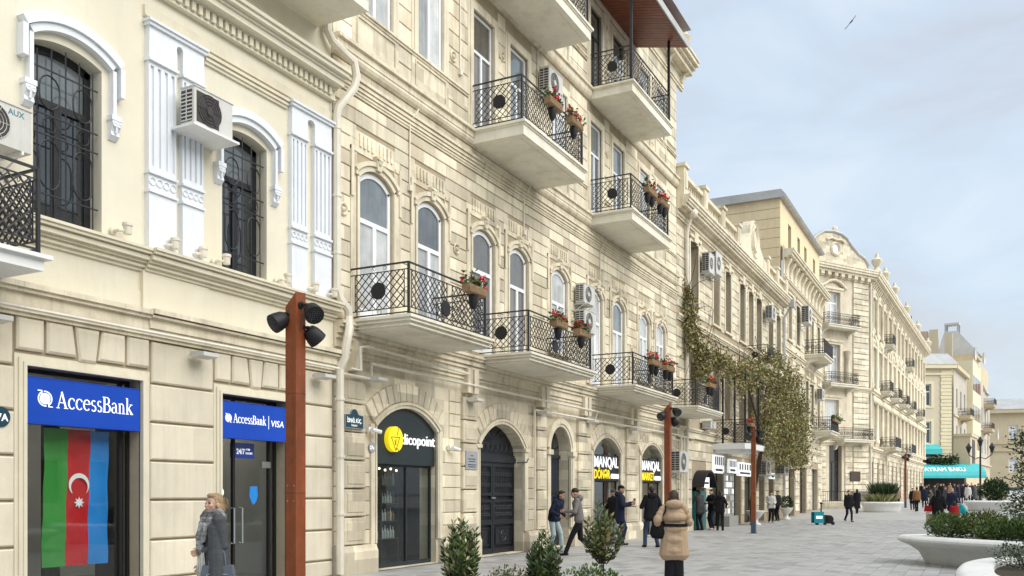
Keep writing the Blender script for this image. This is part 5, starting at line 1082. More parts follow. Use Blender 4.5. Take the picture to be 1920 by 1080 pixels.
for y in (.3, 6.2, 13.6, 25, 38, 52.5): MB(MS).lathe([(.4, 0), (.3, .2), (.2, .4), (.45, .8), (.5, 1.1), (.2, 1.3), (.12, 1.7)], (.7, y, 22.1), 8).build('roof_finial', 'stone_trim', b5, 40)
for y in (29, 36): MB(MS).box(-2.5, -1.7, y, y + 1, 22.2, 24.2).build('chimney', 'brick_red', b5)
for i in (2, 7): far_balcony(MS, b5, bays[i] - 1.2, bays[i] + 1.2, 16.6, 1.1)
for i in (1, 3, 5, 7, 10): far_balcony(MS, b5, bays[i] - 1.3, bays[i] + 1.3, 11.5, 1.3)
for i in (2, 6): far_balcony(MS, b5, bays[i] - 2.3, bays[i] + 2.3, 6.2, 1.5)
mb = MB(MS); mb.tube([(.2, .05, 21), (.2, .05, .3)], .09, 6); mb.tube([(.8, 11.8, 21), (.15, 11.8, 20.4), (.15, 11.8, .3)], .09, 6); mb.build('downpipe', 'pipe_cream', b5, 40)
# terrace in front of the corner
t = thing('terrace', 'raised stone terrace with low iron railing at the corner door', 'terrace', (-11.5, 80, 0)); mb = MB(); mb.prism([(-12.6, 74.2), (-9.2, 75.5), (-8.2, 84), (-12.4, 82.6)], 2, -.02, .85); mb.build('platform', 'stone_old', t)
mb = MB()
rp_ = [(-12.0, 74.5), (-9.3, 75.7), (-8.4, 83.4)]
for (x0, y0), (x1, y1) in zip(rp_[:-1], rp_[1:]):
    for zz in (1.0, 1.75): mb.bar((x0, y0, zz), (x1, y1, zz), .03)
    n = int(math.hypot(x1 - x0, y1 - y0) / .16)
    for i in range(n + 1): mb.bar((x0 + (x1 - x0) * i / n, y0 + (y1 - y0) * i / n, .85), (x0 + (x1 - x0) * i / n, y0 + (y1 - y0) * i / n, 1.77), .014)
mb.build('railing', 'iron', t)
# ================================================================== B6, B7  end of the street
b6 = thing('end_building', 'pale yellow building with turquoise awning at the end of the street', 'building', (-4, 158, RZ))
M6 = frame(-18.0, 148.6, -62.5); L6 = 15.6
w6 = [(11.0, 12.5, 9.3, 12.7), (11.0, 12.5, 15.1, 18.5), (6.5, 8, 9.3, 12.7), (6.5, 8, 15.1, 18.5)]
mb = MB(M6); wall(mb, 0, L6, 6, 21.4, w6, 0, .3); mb.build('end_wall', 'far_yellow', b6)
for p in w6:
    window(M6, b6, *p, 0, -.2, 'upvc', 'pane_dark', .66, True, .16); mb = MB(M6); a, b, c, d = p
    mb.box(-.02, .1, a - .4, a, c - .3, d + .4); mb.box(-.02, .1, b, b + .4, c - .3, d + .4); mb.box(-.02, .1, a, b, d, d + .4); mb.box(-.02, .1, a, b, c - .3, c); mb.build('window_surround', 'far_cream', b6)
for i in range(24): MB(M6).cbox(-.02, .15, 13.9 + (.1 if i % 2 else 0), 15.65, 7.2 + i * .56, 7.2 + i * .56 + .5, .03).build('quoin', 'far_cream', b6)
for q in ((-.02, .2, 0, L6, 7.0, 7.25), (-.02, .25, 0, L6 + .2, 19.9, 20.2), (-.3, .7, -.5, L6 + .6, 20.9, 21.5)): MB(M6).box(*q).build('cornice', 'far_cream', b6)
mb = MB(M6); mb.prism([(.8, 21.5), (.7, 21.7), (-2.5, 23.6), (-14, 23.6), (-14, 21.5)], 1, -1, L6 + .7); mb.build('roof', 'zinc', b6)
M6S = frame(-3.8, 155.8, -5.5); LL = 56
w6s = [(y, y + 1.5, z, z + 3) for y in (3, 8, 13, 30, 35, 40, 46, 51) for z in (9.3, 15.1)] + [(y, y + 1.3, 21.6, 24) for y in (36, 44)]
mb = MB(M6S); wall(mb, 0, LL, 6, 21.4, [p for p in w6s if p[3] < 21], 0, .4); mb.build('side_wall', 'far_grey', b6)
for p in w6s[:16]: window(M6S, b6, *p, 0, -.3, 'upvc', 'pane_dark', .66, False, .16)
mb = MB(M6S); mb.box(-.02, .3, 0, LL, 7.0, 7.3); mb.box(-.2, .6, 0, 16, 20.9, 21.5); mb.box(-.02, .2, 0, LL, 13.6, 13.9); mb.build('side_cornice', 'far_beige', b6)
mb = MB(M6S); mb.box(-10, .9, 17, 29, 8.0, 24.2); mb.build('glazed_bay', 'far_cream', b6)
for z in (9.2, 14.2, 19.2):
    for k in range(6): MB(M6S).box(.9, .93, 17.4 + k * 1.95, 19.0 + k * 1.95, z, z + 2.6).build('bay_pane', 'pane_pale' if k % 2 else 'pane_blue', b6)
for z, y in ((14.0, 5), (8.2, 5), (14.0, 40), (19.0, 44)): far_balcony(M6S, b6, y, y + 5, z, 1.8, 'far_beige', 1.1, .5)
mb = MB(M6S); mb.box(-14, -.3, 29.2, LL, 21.4, 26.5); mb.box(-6.5, .2, 30.5, 38, 26.5, 27.2); mb.build('tower_block', 'far_beige', b6)
mb = MB(M6S); mb.prism([(-6.8, 27.2), (.5, 27.2), (-3.2, 31.8), (-5.4, 31.8)], 1, 31.5, 37.2); mb.box(-5.6, -3.1, 33, 35.5, 33.3, 33.6); mb.build('tower_roof', mat('pale_roof', (.58, .58, .55), .7, .1, 1), b6); mb = MB(M6S)
for px, py in ((-5.4, 33.2), (-3.3, 33.2), (-5.4, 35.3), (-3.3, 35.3)): mb.box(px - .15, px + .15, py - .15, py + .15, 31.8, 33.3)
mb.build('lantern_posts', 'slate', b6); MB(M6S).prism([(-3, 21.4), (.4, 21.4), (-1.3, 25.5)], 1, 46, 52).build('turret_roof', 'zinc', b6)
for y, z in ((12, 24.6), (26, 25.6), (52, 13.5)): MB(M6S).lathe([(.05, 0), (.9, .15), (1.2, .45), (1.15, .47), (.85, .2), (.05, .06)], (1.4, y, z), 14, 0).build('satellite_dish', 'ac_white', b6, 50)
t6 = thing('rooftop_house', 'small white and brick rooftop structures above the pale yellow building', 'building', (-14, 170, 20)); mb = MB(); mb.box(-16.5, -12.6, 168, 176, 20, 27.2); mb.build('white_block', 'white_paint', t6); mb = MB(); mb.box(-12.4, -8.2, 172, 180, 20, 29.6); mb.build('brick_block', mat('pale_brick', (.52, .36, .26), .85, .15, 1), t6); mb = MB(); mb.box(-8.0, -6.6, 172, 174, 20, 29.8); mb.box(-5.6, -4.4, 172, 174, 20, 29); mb.build('chimneys', 'far_beige', t6); mb = MB(); mb.tube([(-15, 170, 27), (-15, 170, 31)], .06, 4); mb.tube([(-16, 170, 30), (-14, 170, 30.6)], .05, 4); mb.tube([(-11, 175, 29.6), (-11, 175, 33)], .06, 4); mb.build('antennas', 'iron', t6)
# ground-floor cafe under the awning
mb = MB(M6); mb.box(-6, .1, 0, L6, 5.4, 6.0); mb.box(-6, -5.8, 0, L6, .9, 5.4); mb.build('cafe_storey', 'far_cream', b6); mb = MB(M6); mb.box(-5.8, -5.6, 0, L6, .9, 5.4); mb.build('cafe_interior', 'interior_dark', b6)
mb = MB(M6S); mb.box(-6, .0, 16.0, LL, .9, 6.0); mb.build('side_storey', 'far_beige', b6); mb = MB(M6S); mb.box(-6, -.1, 14, 15.9, .9, 5.4); mb.build('side_interior', 'interior_dark', b6); mb = MB(M6S); mb.box(0, 2.3, .3, 9, 5.2, 10.4); mb.box(-.1, 2.5, .1, 9.2, 10.4, 10.8); mb.build('porch', 'far_beige', b6); MB(M6).box(15.7, 15.72, 0, 0, 0, 0) if False else None
mb = MB(M6S); mb.box(2.3, 2.33, 2.2, 6.4, 5.4, 10); mb.build('porch_window', mat('navy_pane', (.01, .03, .08), .2, .1), b6)
aw = thing('awning', 'long curved turquoise awning over the cafe crowd', 'awning', (-5, 153, 4)); mb = MB(M6); prof = [(-.1, 6.2), (.8, 6.1), (2.0, 5.6), (2.9, 4.9), (3.1, 4.3), (3.02, 4.3), (2.8, 4.85), (1.95, 5.5), (.8, 6.0), (-.1, 6.1)]; mb.prism(prof, 1, 1, 19.5); mb.build('canopy', 'turquoise', aw)
mb = MB(M6); mb.box(3.05, 3.1, 1, 19.5, 3.9, 4.3); mb.build('valance', 'turquoise', aw); vs, fs = text_mesh('AYRAM BAKU', 1.3, .02); x0 = min(v_[0] for v_ in vs); x1 = max(v_[0] for v_ in vs); mb = MB(M6); mb.add([(2.12 + .75 * (1 - v_[1] / 1.3) + v_[2], 10.2 + (v_[0] - x0) / (x1 - x0) * 6.3, 4.98 + v_[1] * .62) for v_ in vs], fs); mb.build('lettering', 'sign_white', aw)
aw = thing('awning', 'small turquoise awning over the cafe terrace window', 'awning', (-9, 151, 9)); mb = MB(M6); mb.prism([(0, 9.2), (1.4, 8.4), (1.4, 7.6), (1.35, 7.6), (1.3, 8.35), (0, 9.1)], 1, 9.3, 13.6); mb.build('canopy', 'turquoise', aw)
mb = MB(M6); mb.box(-.01, .03, 9.4, 13.4, 6.2, 8.0); mb.build('terrace_window', 'pane_dark', b6); mb = MB(M6)
for y in np.arange(2, 15.6, .3): mb.bar((1.2, y, 6.0), (1.2, y, 6.9), .03)
mb.bar((1.2, 2, 6.9), (1.2, 15.6, 6.9), .05); mb.build('terrace_railing', 'iron', b6); mb = MB(M6)
for _ in range(500): leaf(mb, (1.0 + random.gauss(0, .2), random.uniform(12.2, 16), 6.3 + abs(random.gauss(0, .5))), .28, random.randrange(2))
tp = thing('terrace_plants', 'leafy plants along the cafe terrace railing', 'plants', (-5, 152, 6)); mb.build('foliage', ['leaf_a', 'leaf_c'], tp, normals=False)
b7 = thing('beige_building', 'low beige two-storey building closing the view at the right', 'building', (8, 225, RZ)); M7 = frame(.8, 226, -80)
w7 = [(y, y + 1.8, z, z + 3.2) for y in (4.6, 7.8, 16.5, 20, 26, 30) for z in (13.4, 6.2)]
mb = MB(M7); wall(mb, -8, 60, 0, 19.6, w7, 0, .4); mb.build('wall', 'far_beige', b7)
for p in w7: window(M7, b7, *p, 0, -.3, 'upvc', 'pane_pale', .66, True, .2)
mb = MB(M7); mb.box(-.1, 1.0, -8, 60, 19.2, 20); mb.box(-.02, .3, -8, 60, 10.8, 11.3); mb.box(-.02, .25, -8, 60, 12.4, 12.7); mb.build('cornice', 'far_beige', b7); mb = MB(M7); mb.prism([(1.1, 20), (.8, 20.3), (-7, 23), (-7, 20)], 1, -8, 60); mb.build('roof', 'zinc', b7); far_balcony(M7, b7, 14.5, 22, 11.6, 1.8, 'far_cream', 1.2, .5)
t7 = thing('hill_house', 'red-roofed brick house rising behind the beige building', 'building', (14, 300, 0)); mb = MB(); mb.box(9, 40, 300, 320, 0, 27); mb.build('wall', 'far_yellow', t7); mb = MB(); mb.box(15, 45, 304, 330, 20, 34.5); mb.build('upper_wall', 'brick_red', t7); mb = MB(); mb.prism([(10, 27), (40, 27), (38, 31), (12.5, 31)], 1, 299, 303); mb.build('roof', mat('red_roof', (.45, .03, .03), .6, .1), t7)
for x in (14, 20, 26): MB().box(x, x + 2.4, 298.6, 299.2, 28, 29.8).build('dormer', 'far_cream', t7)
# buildings across the street, out of view, which the shop windows mirror
bo = thing('opposite_building', 'stone apartment block across the street, mirrored in the shop windows', 'building', (30, 30, 0)); MO = frame(27, 70, 180); oo = [(y, y + 1.4, z, z + 2.6) for y in np.arange(3, 84, 3.4) for z in (1, 6, 10.5, 14.5)]
mb = MB(MO); wall(mb, 0, 88, 0, 19, oo, 0, .4); mb.box(-8, -.5, 0, 88, 18.9, 19); mb.build('wall', 'stone_old', bo); mb = MB(MO)
for a, b, c, d in oo: mb.box(-.42, -.38, a, b, c, d)
tag(mb.build('windows', 'pane_dark', bo), None, kind='stuff')
# ground point at a given bearing and depth from the viewpoint
def loc(px, d): u = (px - 960) / 1700; return d * (-math.sin(YAW) + u * math.cos(YAW)), d * (math.cos(YAW) + u * math.sin(YAW))
# ================================================================== street lamps
def spot(M, t, c, aim, side):
    """can-shaped spotlight on a short arm"""
    c = Vector(c); aim = Vector(aim).normalized(); q = aim.to_track_quat('Z', 'Y').to_matrix().to_4x4()
    mb = MB(M @ Matrix.Translation(c) @ q); mb.lathe([(.04, -.16), (.085, -.15), (.11, -.1), (.125, -.02), (.128, .05), (.118, .052)], (0, 0, 0), 18); p = mb.build('spotlight', 'black', t, 40)
    mb = MB(M @ Matrix.Translation(c) @ q); mb.lathe([(.112, .045), (.112, .049)], (0, 0, 0), 18); mb.build('lens', mat('lens', (.03, .035, .045), .15, .1, spec=.8), p)
    mb = MB(M @ Matrix.Translation(c) @ q)
    for i in range(-3, 4):
        for j in range(-3, 4):
            if i * i + j * j < 11: mb.lathe([(.008, .049), (.008, .052)], (i * .028, j * .028, 0), 5)
    tag(mb.build('diodes', 'chrome_grey', p), None, kind='stuff')
    mb = MB(M); mb.tube([(side[0], side[1], c.z + .12), (side[0] * 1.35, side[1] * 1.35, c.z + .13), tuple(c - aim * .1 + Vector((0, 0, .06)))], .022, 6); mb.tube([(side[0] * .9, side[1] * .9, c.z + .12), (side[0] * 1.12, side[1] * 1.12, c.z + .12)], .05, 8); mb.build('bracket', 'black', p)
def street_lamp(label, x, y, rot, H=4.3):
    t = thing('street_lamp', label, 'street lamp', (x, y, gz(y)), 'rust-red street lamps along the shops'); M = frame(x, y, rot); z0 = gz(y)
    w, d = .085, .10
    M0 = frame(x, y, 2); mb = MB(M0); mb.add([(sx * w, sy * d, z) for z, k in ((z0 + .47, 0),) for sx, sy in ((-1, -1), (1, -1), (1, 1), (-1, 1))] + [(-w, -d, H - .2), (w, -d, H - .02), (w, d, H + .0), (-w, d, H - .18)], [(0, 1, 2, 3), (4, 5, 6, 7)] + [(i, (i + 1) % 4, 4 + (i + 1) % 4, 4 + i) for i in range(4)]); mb.build('post', 'corten', t)
    mb = MB(M0); mb.box(-w - .003, w + .003, -d - .003, d + .003, z0 - .02, z0 + .47); mb.build('base', 'lamp_base', t); mb = MB(M0); mb.box(-.15, .15, -.16, .16, z0 - .02, z0 + .012); mb.build('base_plate', 'lamp_base', t)
    for zz in (1.6, 2.9): mb = MB(M0); mb.box(-w - .002, w + .002, -d - .002, d + .002, zz, zz + .008); mb.build('seam', 'bark', t)
    for sx in (-1, 1):
        for zz in (1.5, 1.7): MB(M0).lathe([(.008, -.004), (.008, 0)], (sx * .05, -d, zz), 8, 1).build('bolt', 'chrome_grey', t)
    spot(M, t, (-.22, -.13, H - .42), (-.55, -.5, -.45), (-.085, -.05)); spot(M, t, (.26, -.10, H - .3), (.35, -.6, -.5), (.085, -.05)); spot(M, t, (.24, .12, H - .58), (.5, .45, -.6), (.085, .05))
street_lamp('tall rust-red lamp post in front of the bank door', -8.0, 9.27, 27, 4.24); street_lamp('rust-red lamp post beside the woman in the tan coat', -8.29, 26.11, 27); street_lamp('rust-red lamp post with blue-grey base in front of the vine', -8.09, 36.65, 27); street_lamp('farthest rust-red lamp post near the end of the street', -5.4, 79, 27, 4.9)
t = thing('lantern_post', 'old black cast-iron lantern post near the cafe', 'street lamp', (-.07, 78.8, 0)); mb = MB(); mb.lathe([(.3, 0), (.3, .3), (.16, .5), (.12, 1.2), (.08, 1.5), (.06, 4.9), (.1, 5.0), (.05, 5.2)], (-.07, 78.8, gz(78.8)), 10); mb.build('post', 'iron', t, 40)
mb = MB(); z = 4.7
for k in (-1, 1): mb.tube([(-.07, 78.8, z - .3), (-.07 + k * .35, 78.8, z - .45), (-.07 + k * .8, 78.8, z - .1), (-.07 + k * .8, 78.8, z + .05)], .035, 5)
mb.build('arms', 'iron', t)
for k in (-1, 0, 1): MB().lathe([(.08, 0), (.2, .4), (.24, .42), (.1, .6), (.02, .75)], (-.07 + k * .8, 78.8, z + .05 + (.5 if k == 0 else 0)), 6).build('lantern', 'iron', t)
# ================================================================== planters
def planter(label, cx, cy, a, b, deg, H=.62, z0=0, flare=.5, rim=.32):
    t = thing('planter', label, 'planter', (cx, cy, z0), 'white sculpted concrete planters'); M = frame(cx, cy, deg)
    mb = MB(M); n = 56
    def ringpts(sa, sb, z, p=2.6): return [(math.copysign(abs(math.cos(t_)) ** (2 / p), math.cos(t_)) * sa, math.copysign(abs(math.sin(t_)) ** (2 / p), math.sin(t_)) * sb, z0 + z) for t_ in np.linspace(0, 2 * math.pi, n, endpoint=False)]
    prof = [(-flare - .06, 0), (-flare - .02, .05), (-flare * .95, .14), (-flare * .82, H * .42), (-flare * .5, H * .62), (-flare * .12, H * .76), (-.0, H * .83), (.01, H * .9), (-.03, H * .97), (-.09, H), (-rim, H + .005), (-rim - .03, H - .02), (-rim - .04, H - .12)]
    vs = []
    for e, z in prof: vs += ringpts(a + e, b + e, z)
    m = len(prof); mb.add(vs, [(i * n + k, i * n + (k + 1) % n, (i + 1) * n + (k + 1) % n, (i + 1) * n + k) for i in range(m - 1) for k in range(n)] + [tuple(range(n))[::-1]]); mb.build('bowl', 'concrete_white', t, 35)
    mb = MB(M); mb.add(ringpts(a - rim - .035, b - rim - .035, H - .08), [tuple(range(n))]); mb.build('soil', 'soil', t)
    return t
planter('large white planter with a low green hedge at the right edge', 1.33, 21.5, 3.6, 1.3, -37, .63, 0, .55, .35); planter('white planter in the bottom right corner', 1.45, 14.0, 1.75, 3.2, 0, .58, 0, .4, .42)
planter('white planter with tall grasses in front of the corner building', -6.4, 70.6, 1.42, 1.2, 25, .75, gz(70.6) - .03, .2, .2); PX, PY = .85, 74.3; planter('white planter with a dark bush near the lantern post', PX, PY, 2.0, 1.3, 10, .75, gz(PY) - .03, .3, .25); planter('foreground planter with laurel bushes at the bottom edge', -4.6, 8.9, 2.1, 1.0, 30, .56, 0, .35, .3)
def shrub(label, x, y, z, rx, ry, h, n, sz, mats, stem=.0, name='shrub', up=.9, group=None):
    t = thing(name, label, 'shrub', (x, y, z), group); bush(t, (x, y, z + stem + h / 2), rx, ry, h / 2, n, sz, mats, up=up, hollow=.3)
    mb = MB()
    for k in range(5): q = Vector((random.gauss(0, rx * .3), random.gauss(0, ry * .3), stem + h * random.uniform(.5, .85))); mb.tube([(x + q.x * .1, y + q.y * .1, z - .05), (x + q.x * .5, y + q.y * .5, z + q.z * .5), (x + q.x, y + q.y, z + q.z)], .012 + .01 * h, 5, r1=.004)
    mb.build('stem', 'bark', t, 60); return t
def laurel(label, x, y, z, r, h, mats, nst=22, lf=.042, stem=0.):
    t = thing('laurel_bush', label, 'shrub', (x, y, z)); mb = MB(); st = MB()
    if stem: st.tube([(x, y, z - .05), (x + .01, y, z + stem)], .012, 6, r1=.009)
    for k in range(nst):
        an = random.uniform(0, 6.28); rr = r * math.sqrt(random.random()); b = Vector((x + .25 * rr * math.cos(an), y + .25 * rr * math.sin(an), z + stem)); hh = h * random.uniform(.62, 1.04) * (1 - .35 * (rr / r) ** 2)
        top = Vector((x + rr * math.cos(an) * 1.1, y + rr * math.sin(an) * 1.1, z + stem + hh)); mid = b.lerp(top, .5) + Vector((math.cos(an), math.sin(an), 0)) * rr * .35; st.tube([b, mid, top], .006, 4, r1=.0025); n = int(hh / .021); kk = random.randrange(len(mats))
        for i in range(n):
            f_ = .12 + .88 * i / n + random.gauss(0, .02); p = b.lerp(mid, f_ * 2) if f_ < .5 else mid.lerp(top, f_ * 2 - 1); a2 = i * 2.4 + random.gauss(0, .4); up = .35 + .9 * f_ ** 2
            leaf(mb, p, lf * random.uniform(.42, .72), random.choice((kk, random.randrange(len(mats)))), (math.cos(a2), math.sin(a2), up), 2.9)
    mb.build('foliage', mats, t, normals=False); st.build('stem', 'bark', t, 60); return t
def grass(label, c, rx, ry, h, n, mats, name='ground_cover', w=.012, sp=.35):
    t = thing(name, label, 'plants', (c[0], c[1], c[2])); mb = MB()
    for _ in range(n):
        an = random.uniform(0, 6.28); rr = math.sqrt(random.random()); p = Vector((c[0] + rx * rr * math.cos(an), c[1] + ry * rr * math.sin(an), c[2])); d = Vector((random.gauss(0, sp), random.gauss(0, sp), 1)).normalized() * h * random.uniform(.5, 1.1); u = d.cross(Vector((random.gauss(0, 1), random.gauss(0, 1), 0))).normalized() * w
        mb.k = random.randrange(len(mats)); mb.add([p - u, p + u, p + d * .6 + u * .8 + Vector((d.x * .2, d.y * .2, 0)), p + d + Vector((d.x * .5, d.y * .5, 0)), p + d * .6 - u * .8], [(0, 1, 2, 3, 4)])
    mb.build('blades', mats, t, normals=False); return t
LA = ['leaf_a', 'leaf_b', 'leaf_b', 'leaf_a', 'leaf_c']
x, y = loc(865, 10.3); laurel('upright variegated laurel bush left in the foreground planter', x, y, .46, .2, .86, LA + ['leaf_pale'], 62, .05)
x, y = loc(1020, 10.0); laurel('narrow dark green laurel bush in the middle of the foreground planter', x, y, .46, .17, .72, ['leaf_a', 'leaf_a', 'leaf_b', 'leaf_c'], 58, .046)
x, y = loc(1130, 10.3); laurel('tall reddish laurel on a thin stem right in the foreground planter', x, y, .46, .2, .7, ['leaf_a', 'leaf_o', 'leaf_a', 'leaf_br', 'leaf_b'], 34, .048, .34)
x, y = loc(955, 9.9); shrub('low greyish heather tuft between the foreground laurels', x, y, .46, .27, .2, .34, 700, .02, ['leaf_grey', 'leaf_a', 'leaf_br', 'leaf_o'])
x, y = loc(1110, 9.7); shrub('low bright green ground cover at the right end of the foreground planter', x, y, .46, .36, .28, .36, 900, .024, ['leaf_a', 'leaf_b', 'leaf_b'])
for i, (px, d) in enumerate(((745, 9.6), (785, 9.6), (665, 9.4))): x, y = loc(px, d); grass(('pale twig left of the foreground laurel', 'second pale twig beside the foreground laurel', 'pale feathery tuft at the foot of the downpipe')[i], (x, y, .46), .05, .05, .3 if i < 2 else .16, 16, ['leaf_grey', 'curtain'], 'twig', .006)
def in_planter(cx, cy, deg, u, v): a = R(deg); return cx + u * math.cos(a) - v * math.sin(a), cy + u * math.sin(a) + v * math.cos(a)
for k in range(9):
    x, y = in_planter(1.33, 21.5, -37, -2.35 + k * .62, random.uniform(-.25, .3)); shrub(('first', 'second', 'third', 'fourth', 'fifth', 'sixth', 'seventh', 'eighth', 'ninth')[k] + ' low hedge plant from the left in the large white planter', x, y, .55, .5, .62, random.uniform(.45, .68), 2300, .036, [['leaf_a', 'leaf_b', 'leaf_b'], ['leaf_b', 'leaf_o', 'leaf_a'], ['leaf_a', 'leaf_b', 'leaf_b']][k % 3], group='hedge plants in the large white planter')
x, y = loc(1925, 13.2); shrub('grey-green round bush in the bottom right planter', x, y, .48, .5, .5, .42, 1500, .022, ['leaf_grey', 'leaf_c', 'leaf_a', 'leaf_c'])
grass('tall dark grasses in the planter before the corner building', (-6.3, 70.7, .9), .7, .6, 1.5, 1500, ['leaf_c', 'leaf_c', 'leaf_a'], w=.03, sp=.16); grass('low yellow-green grasses in the planter before the corner building', (-6.45, 70.2, .9), .9, .6, .75, 900, ['leaf_o', 'leaf_b', 'leaf_pale'], w=.03)
shrub('dark rounded bush in the planter near the lantern post', PX, PY, .95, .95, .8, 1.7, 1800, .1, ['leaf_c', 'leaf_a', 'leaf_c'])
# tree at the right edge
tr = thing('tree', 'leafy tree reaching in at the right edge', 'tree', (*loc(1930, 26), 0)); mb = MB(); x0, y0 = loc(1930, 26)
mb.tube([(x0, y0, 0), (x0 + .03, y0, 1.0), (x0 - .02, y0, 2.0), (x0, y0, 3.2)], .09, 8, r1=.03)
for k in range(12): an = k * 2.4; z = 1.0 + k * .18; mb.tube([(x0, y0, z), (x0 + .4 * math.cos(an), y0 + .4 * math.sin(an), z + .25), (x0 + .75 * math.cos(an), y0 + .75 * math.sin(an), z + .35)], .025, 5, r1=.008)
mb.build('trunk', 'bark', tr, 60); mb = MB()
for _ in range(36):
    an = random.uniform(0, 6.28); z = random.uniform(.85, 3.3); rr = random.uniform(.1, .62) * (1 - abs(z - 1.8) / 3.2); c = (x0 + rr * math.cos(an), y0 + rr * math.sin(an), z)
    for _ in range(60): q = Vector((random.gauss(0, .13), random.gauss(0, .13), random.gauss(0, .12))); leaf(mb, Vector(c) + q, random.uniform(.04, .065), random.randrange(4), (q.x * 4 + random.gauss(0, .5), q.y * 4 + random.gauss(0, .5), random.gauss(0, .5)))
mb.build('crown', ['leaf_a', 'leaf_c', 'leaf_b', 'leaf_c'], tr, normals=False)
# trolley
t = thing('trolley', 'turquoise box trolley with a black drum standing on the paving', 'trolley', (-7.2, 48.1, 0)); M = frame(-7.2, 48.1, 27)
mb = MB(M); mb.cbox(-.45, .05, -.25, .25, .1, .62, .02); mb.box(-.44, .04, -.24, .24, .62, .66); mb.build('box', mat('trolley_blue', (.01, .30, .36), .4, .05), t); mb = MB(M); mb.box(-.36, -.04, -.252, -.25, .32, .46); mb.build('print', 'sign_white', t); mb = MB(M); mb.box(-.05, .0, -.03, .03, .1, 1.1); mb.box(-.06, .02, -.1, .1, 1.06, 1.14); mb.build('handle', 'black', t)
mb = MB(M); mb.lathe([(.2, 0), (.22, .05), (.22, .3), (.16, .34)], (.36, -.15, .28), 14, 1); mb.box(.05, .3, -.15, .15, .12, .5); mb.build('drum', 'black', t, 40)
for px in (-.3, .1, .5): MB(M).lathe([(.09, -.03), (.09, .03)], (px, -.2, .085), 12, 1).build('wheel', 'black', t)
# parked car far right
t = thing('parked_car', 'pale parked car half hidden behind the far planter', 'car', (3.2, 126, RZ)); M = frame(3.4, 126, 20) @ Matrix.Translation((0, 0, RZ)); mb = MB(M); mb.prism([(-2.1, .3), (2.1, .3), (2.15, .75), (1.9, .9), (1.1, 1.0), (.5, 1.5), (-1.2, 1.5), (-1.9, 1.0), (-2.15, .9)], 1, -.85, .85); mb.build('body', mat('car_paint', (.7, .72, .74), .25, .02, coat=.6), t)
mb = MB(M); mb.prism([(1.0, 1.02), (.47, 1.44), (-1.15, 1.44), (-1.75, 1.02)], 1, -.86, .86); mb.build('side_windows', 'pane_dark', t)
for px in (-1.35, 1.35):
    for py in (-.86, .7): MB(M).lathe([(.33, 0), (.33, .16)], (px, py, .33), 16, 1).build('wheel', 'black', t)
# bird
t = thing('bird', 'dark bird gliding with spread wings in the sky', 'bird', (13.0, 75, 38)); u = (1595 - 960) / 1700; d = 60.; bx, by = loc(1595, d); bz = 1.6 + (925 - 42) / 1700 * d; t.location = (bx, by, bz)
Rv = Vector((math.cos(YAW), math.sin(YAW), 0)); wd = (Rv * .62 + Vector((0, 0, .78))).normalized(); fwd = Vector((-math.sin(YAW), math.cos(YAW), .1)).normalized(); up = wd.cross(fwd); Bc = Vector((bx, by, bz)); mb = MB()
for sg in (1, -1):
    pts = [(0, .12), (.25, .15), (.58, .06), (.6, .02), (.28, -.1), (0, -.13)]; top = [Bc + wd * (sg * p[0]) + fwd * p[1] + up * (.01 + .04 * p[0]) for p in pts]; bot = [p - up * .035 for p in top]; n = 6
    mb.add(top + bot, [tuple(range(n)), tuple(range(n, 2 * n))[::-1]] + [(i, (i + 1) % n, n + (i + 1) % n, n + i) for i in range(n)])
mb.build('wings', 'black', t); mb = MB(); mb.tube([Bc - fwd * .3, Bc - fwd * .15, Bc + fwd * .05, Bc + fwd * .2], .05, 7, r1=.03); mb.build('body', 'black', t, 60)
# ================================================================== people
def cloth(name, col, rough=.85, bump=.65, bs=13, var=.2): return mat(name, col, rough, var, 7, bump, bs, spec=.2)
for n_, c_ in (('skin', (.58, .36, .26)), ('skin_b', (.50, .30, .21))): mat(n_, c_, .5, .06, 12, .06, 60, spec=.35)
mat('lip', (.46, .22, .18), .45, .05); mat('eye', (.035, .025, .02), .25, .0); mat('brow', (.09, .055, .035), .8, .1)
mat('hair_black', (.014, .011, .009), .5, .3, 30, .5, 90); mat('hair_blond', (.44, .30, .16), .5, .35, 25, .6, 80); mat('hair_grey', (.5, .48, .45), .6, .2, 25, .4, 80); mat('hair_brown', (.05, .03, .018), .5, .3, 25, .5, 80)
for n_, c_ in (('c_grey', (.085, .09, .098)), ('c_midgrey', (.20, .185, .18)), ('c_black', (.013, .013, .016)), ('c_navy', (.016, .021, .045)), ('c_jean', (.04, .058, .10)), ('c_lightjean', (.42, .50, .52)), ('c_brown', (.27, .135, .06)), ('c_white', (.62, .60, .57)), ('c_red', (.33, .018, .022)), ('c_turq', (.02, .42, .46)), ('c_pink', (.36, .20, .17)), ('c_beige', (.50, .36, .22)), ('c_olive', (.10, .095, .06)), ('c_dgrey', (.055, .058, .062)), ('c_scarf', (.33, .33, .32)), ('leather_black', (.012, .012, .013)), ('c_shoe', (.02, .018, .018)), ('c_green', (.03, .16, .12))): cloth(n_, c_)
mat('c_tan', (.46, .325, .21), .6, .1, 6, .12, 9, spec=.3); mat('plaid', (.30, .30, .30), .9, .6, 26, .5, 60, brick=(.06, .05, .75)); mat('leather_grey', (.11, .13, .16), .4, .1, 8, .15, 60)
PEND = []
def cap(p0, r0, p1, r1, m=0): return ('c', np.array(p0, float), r0, np.array(p1, float), r1, m)
def ell(c, r, m=0, rot=0.): return ('e', np.array(c, float), np.array(r, float), rot, None, m)
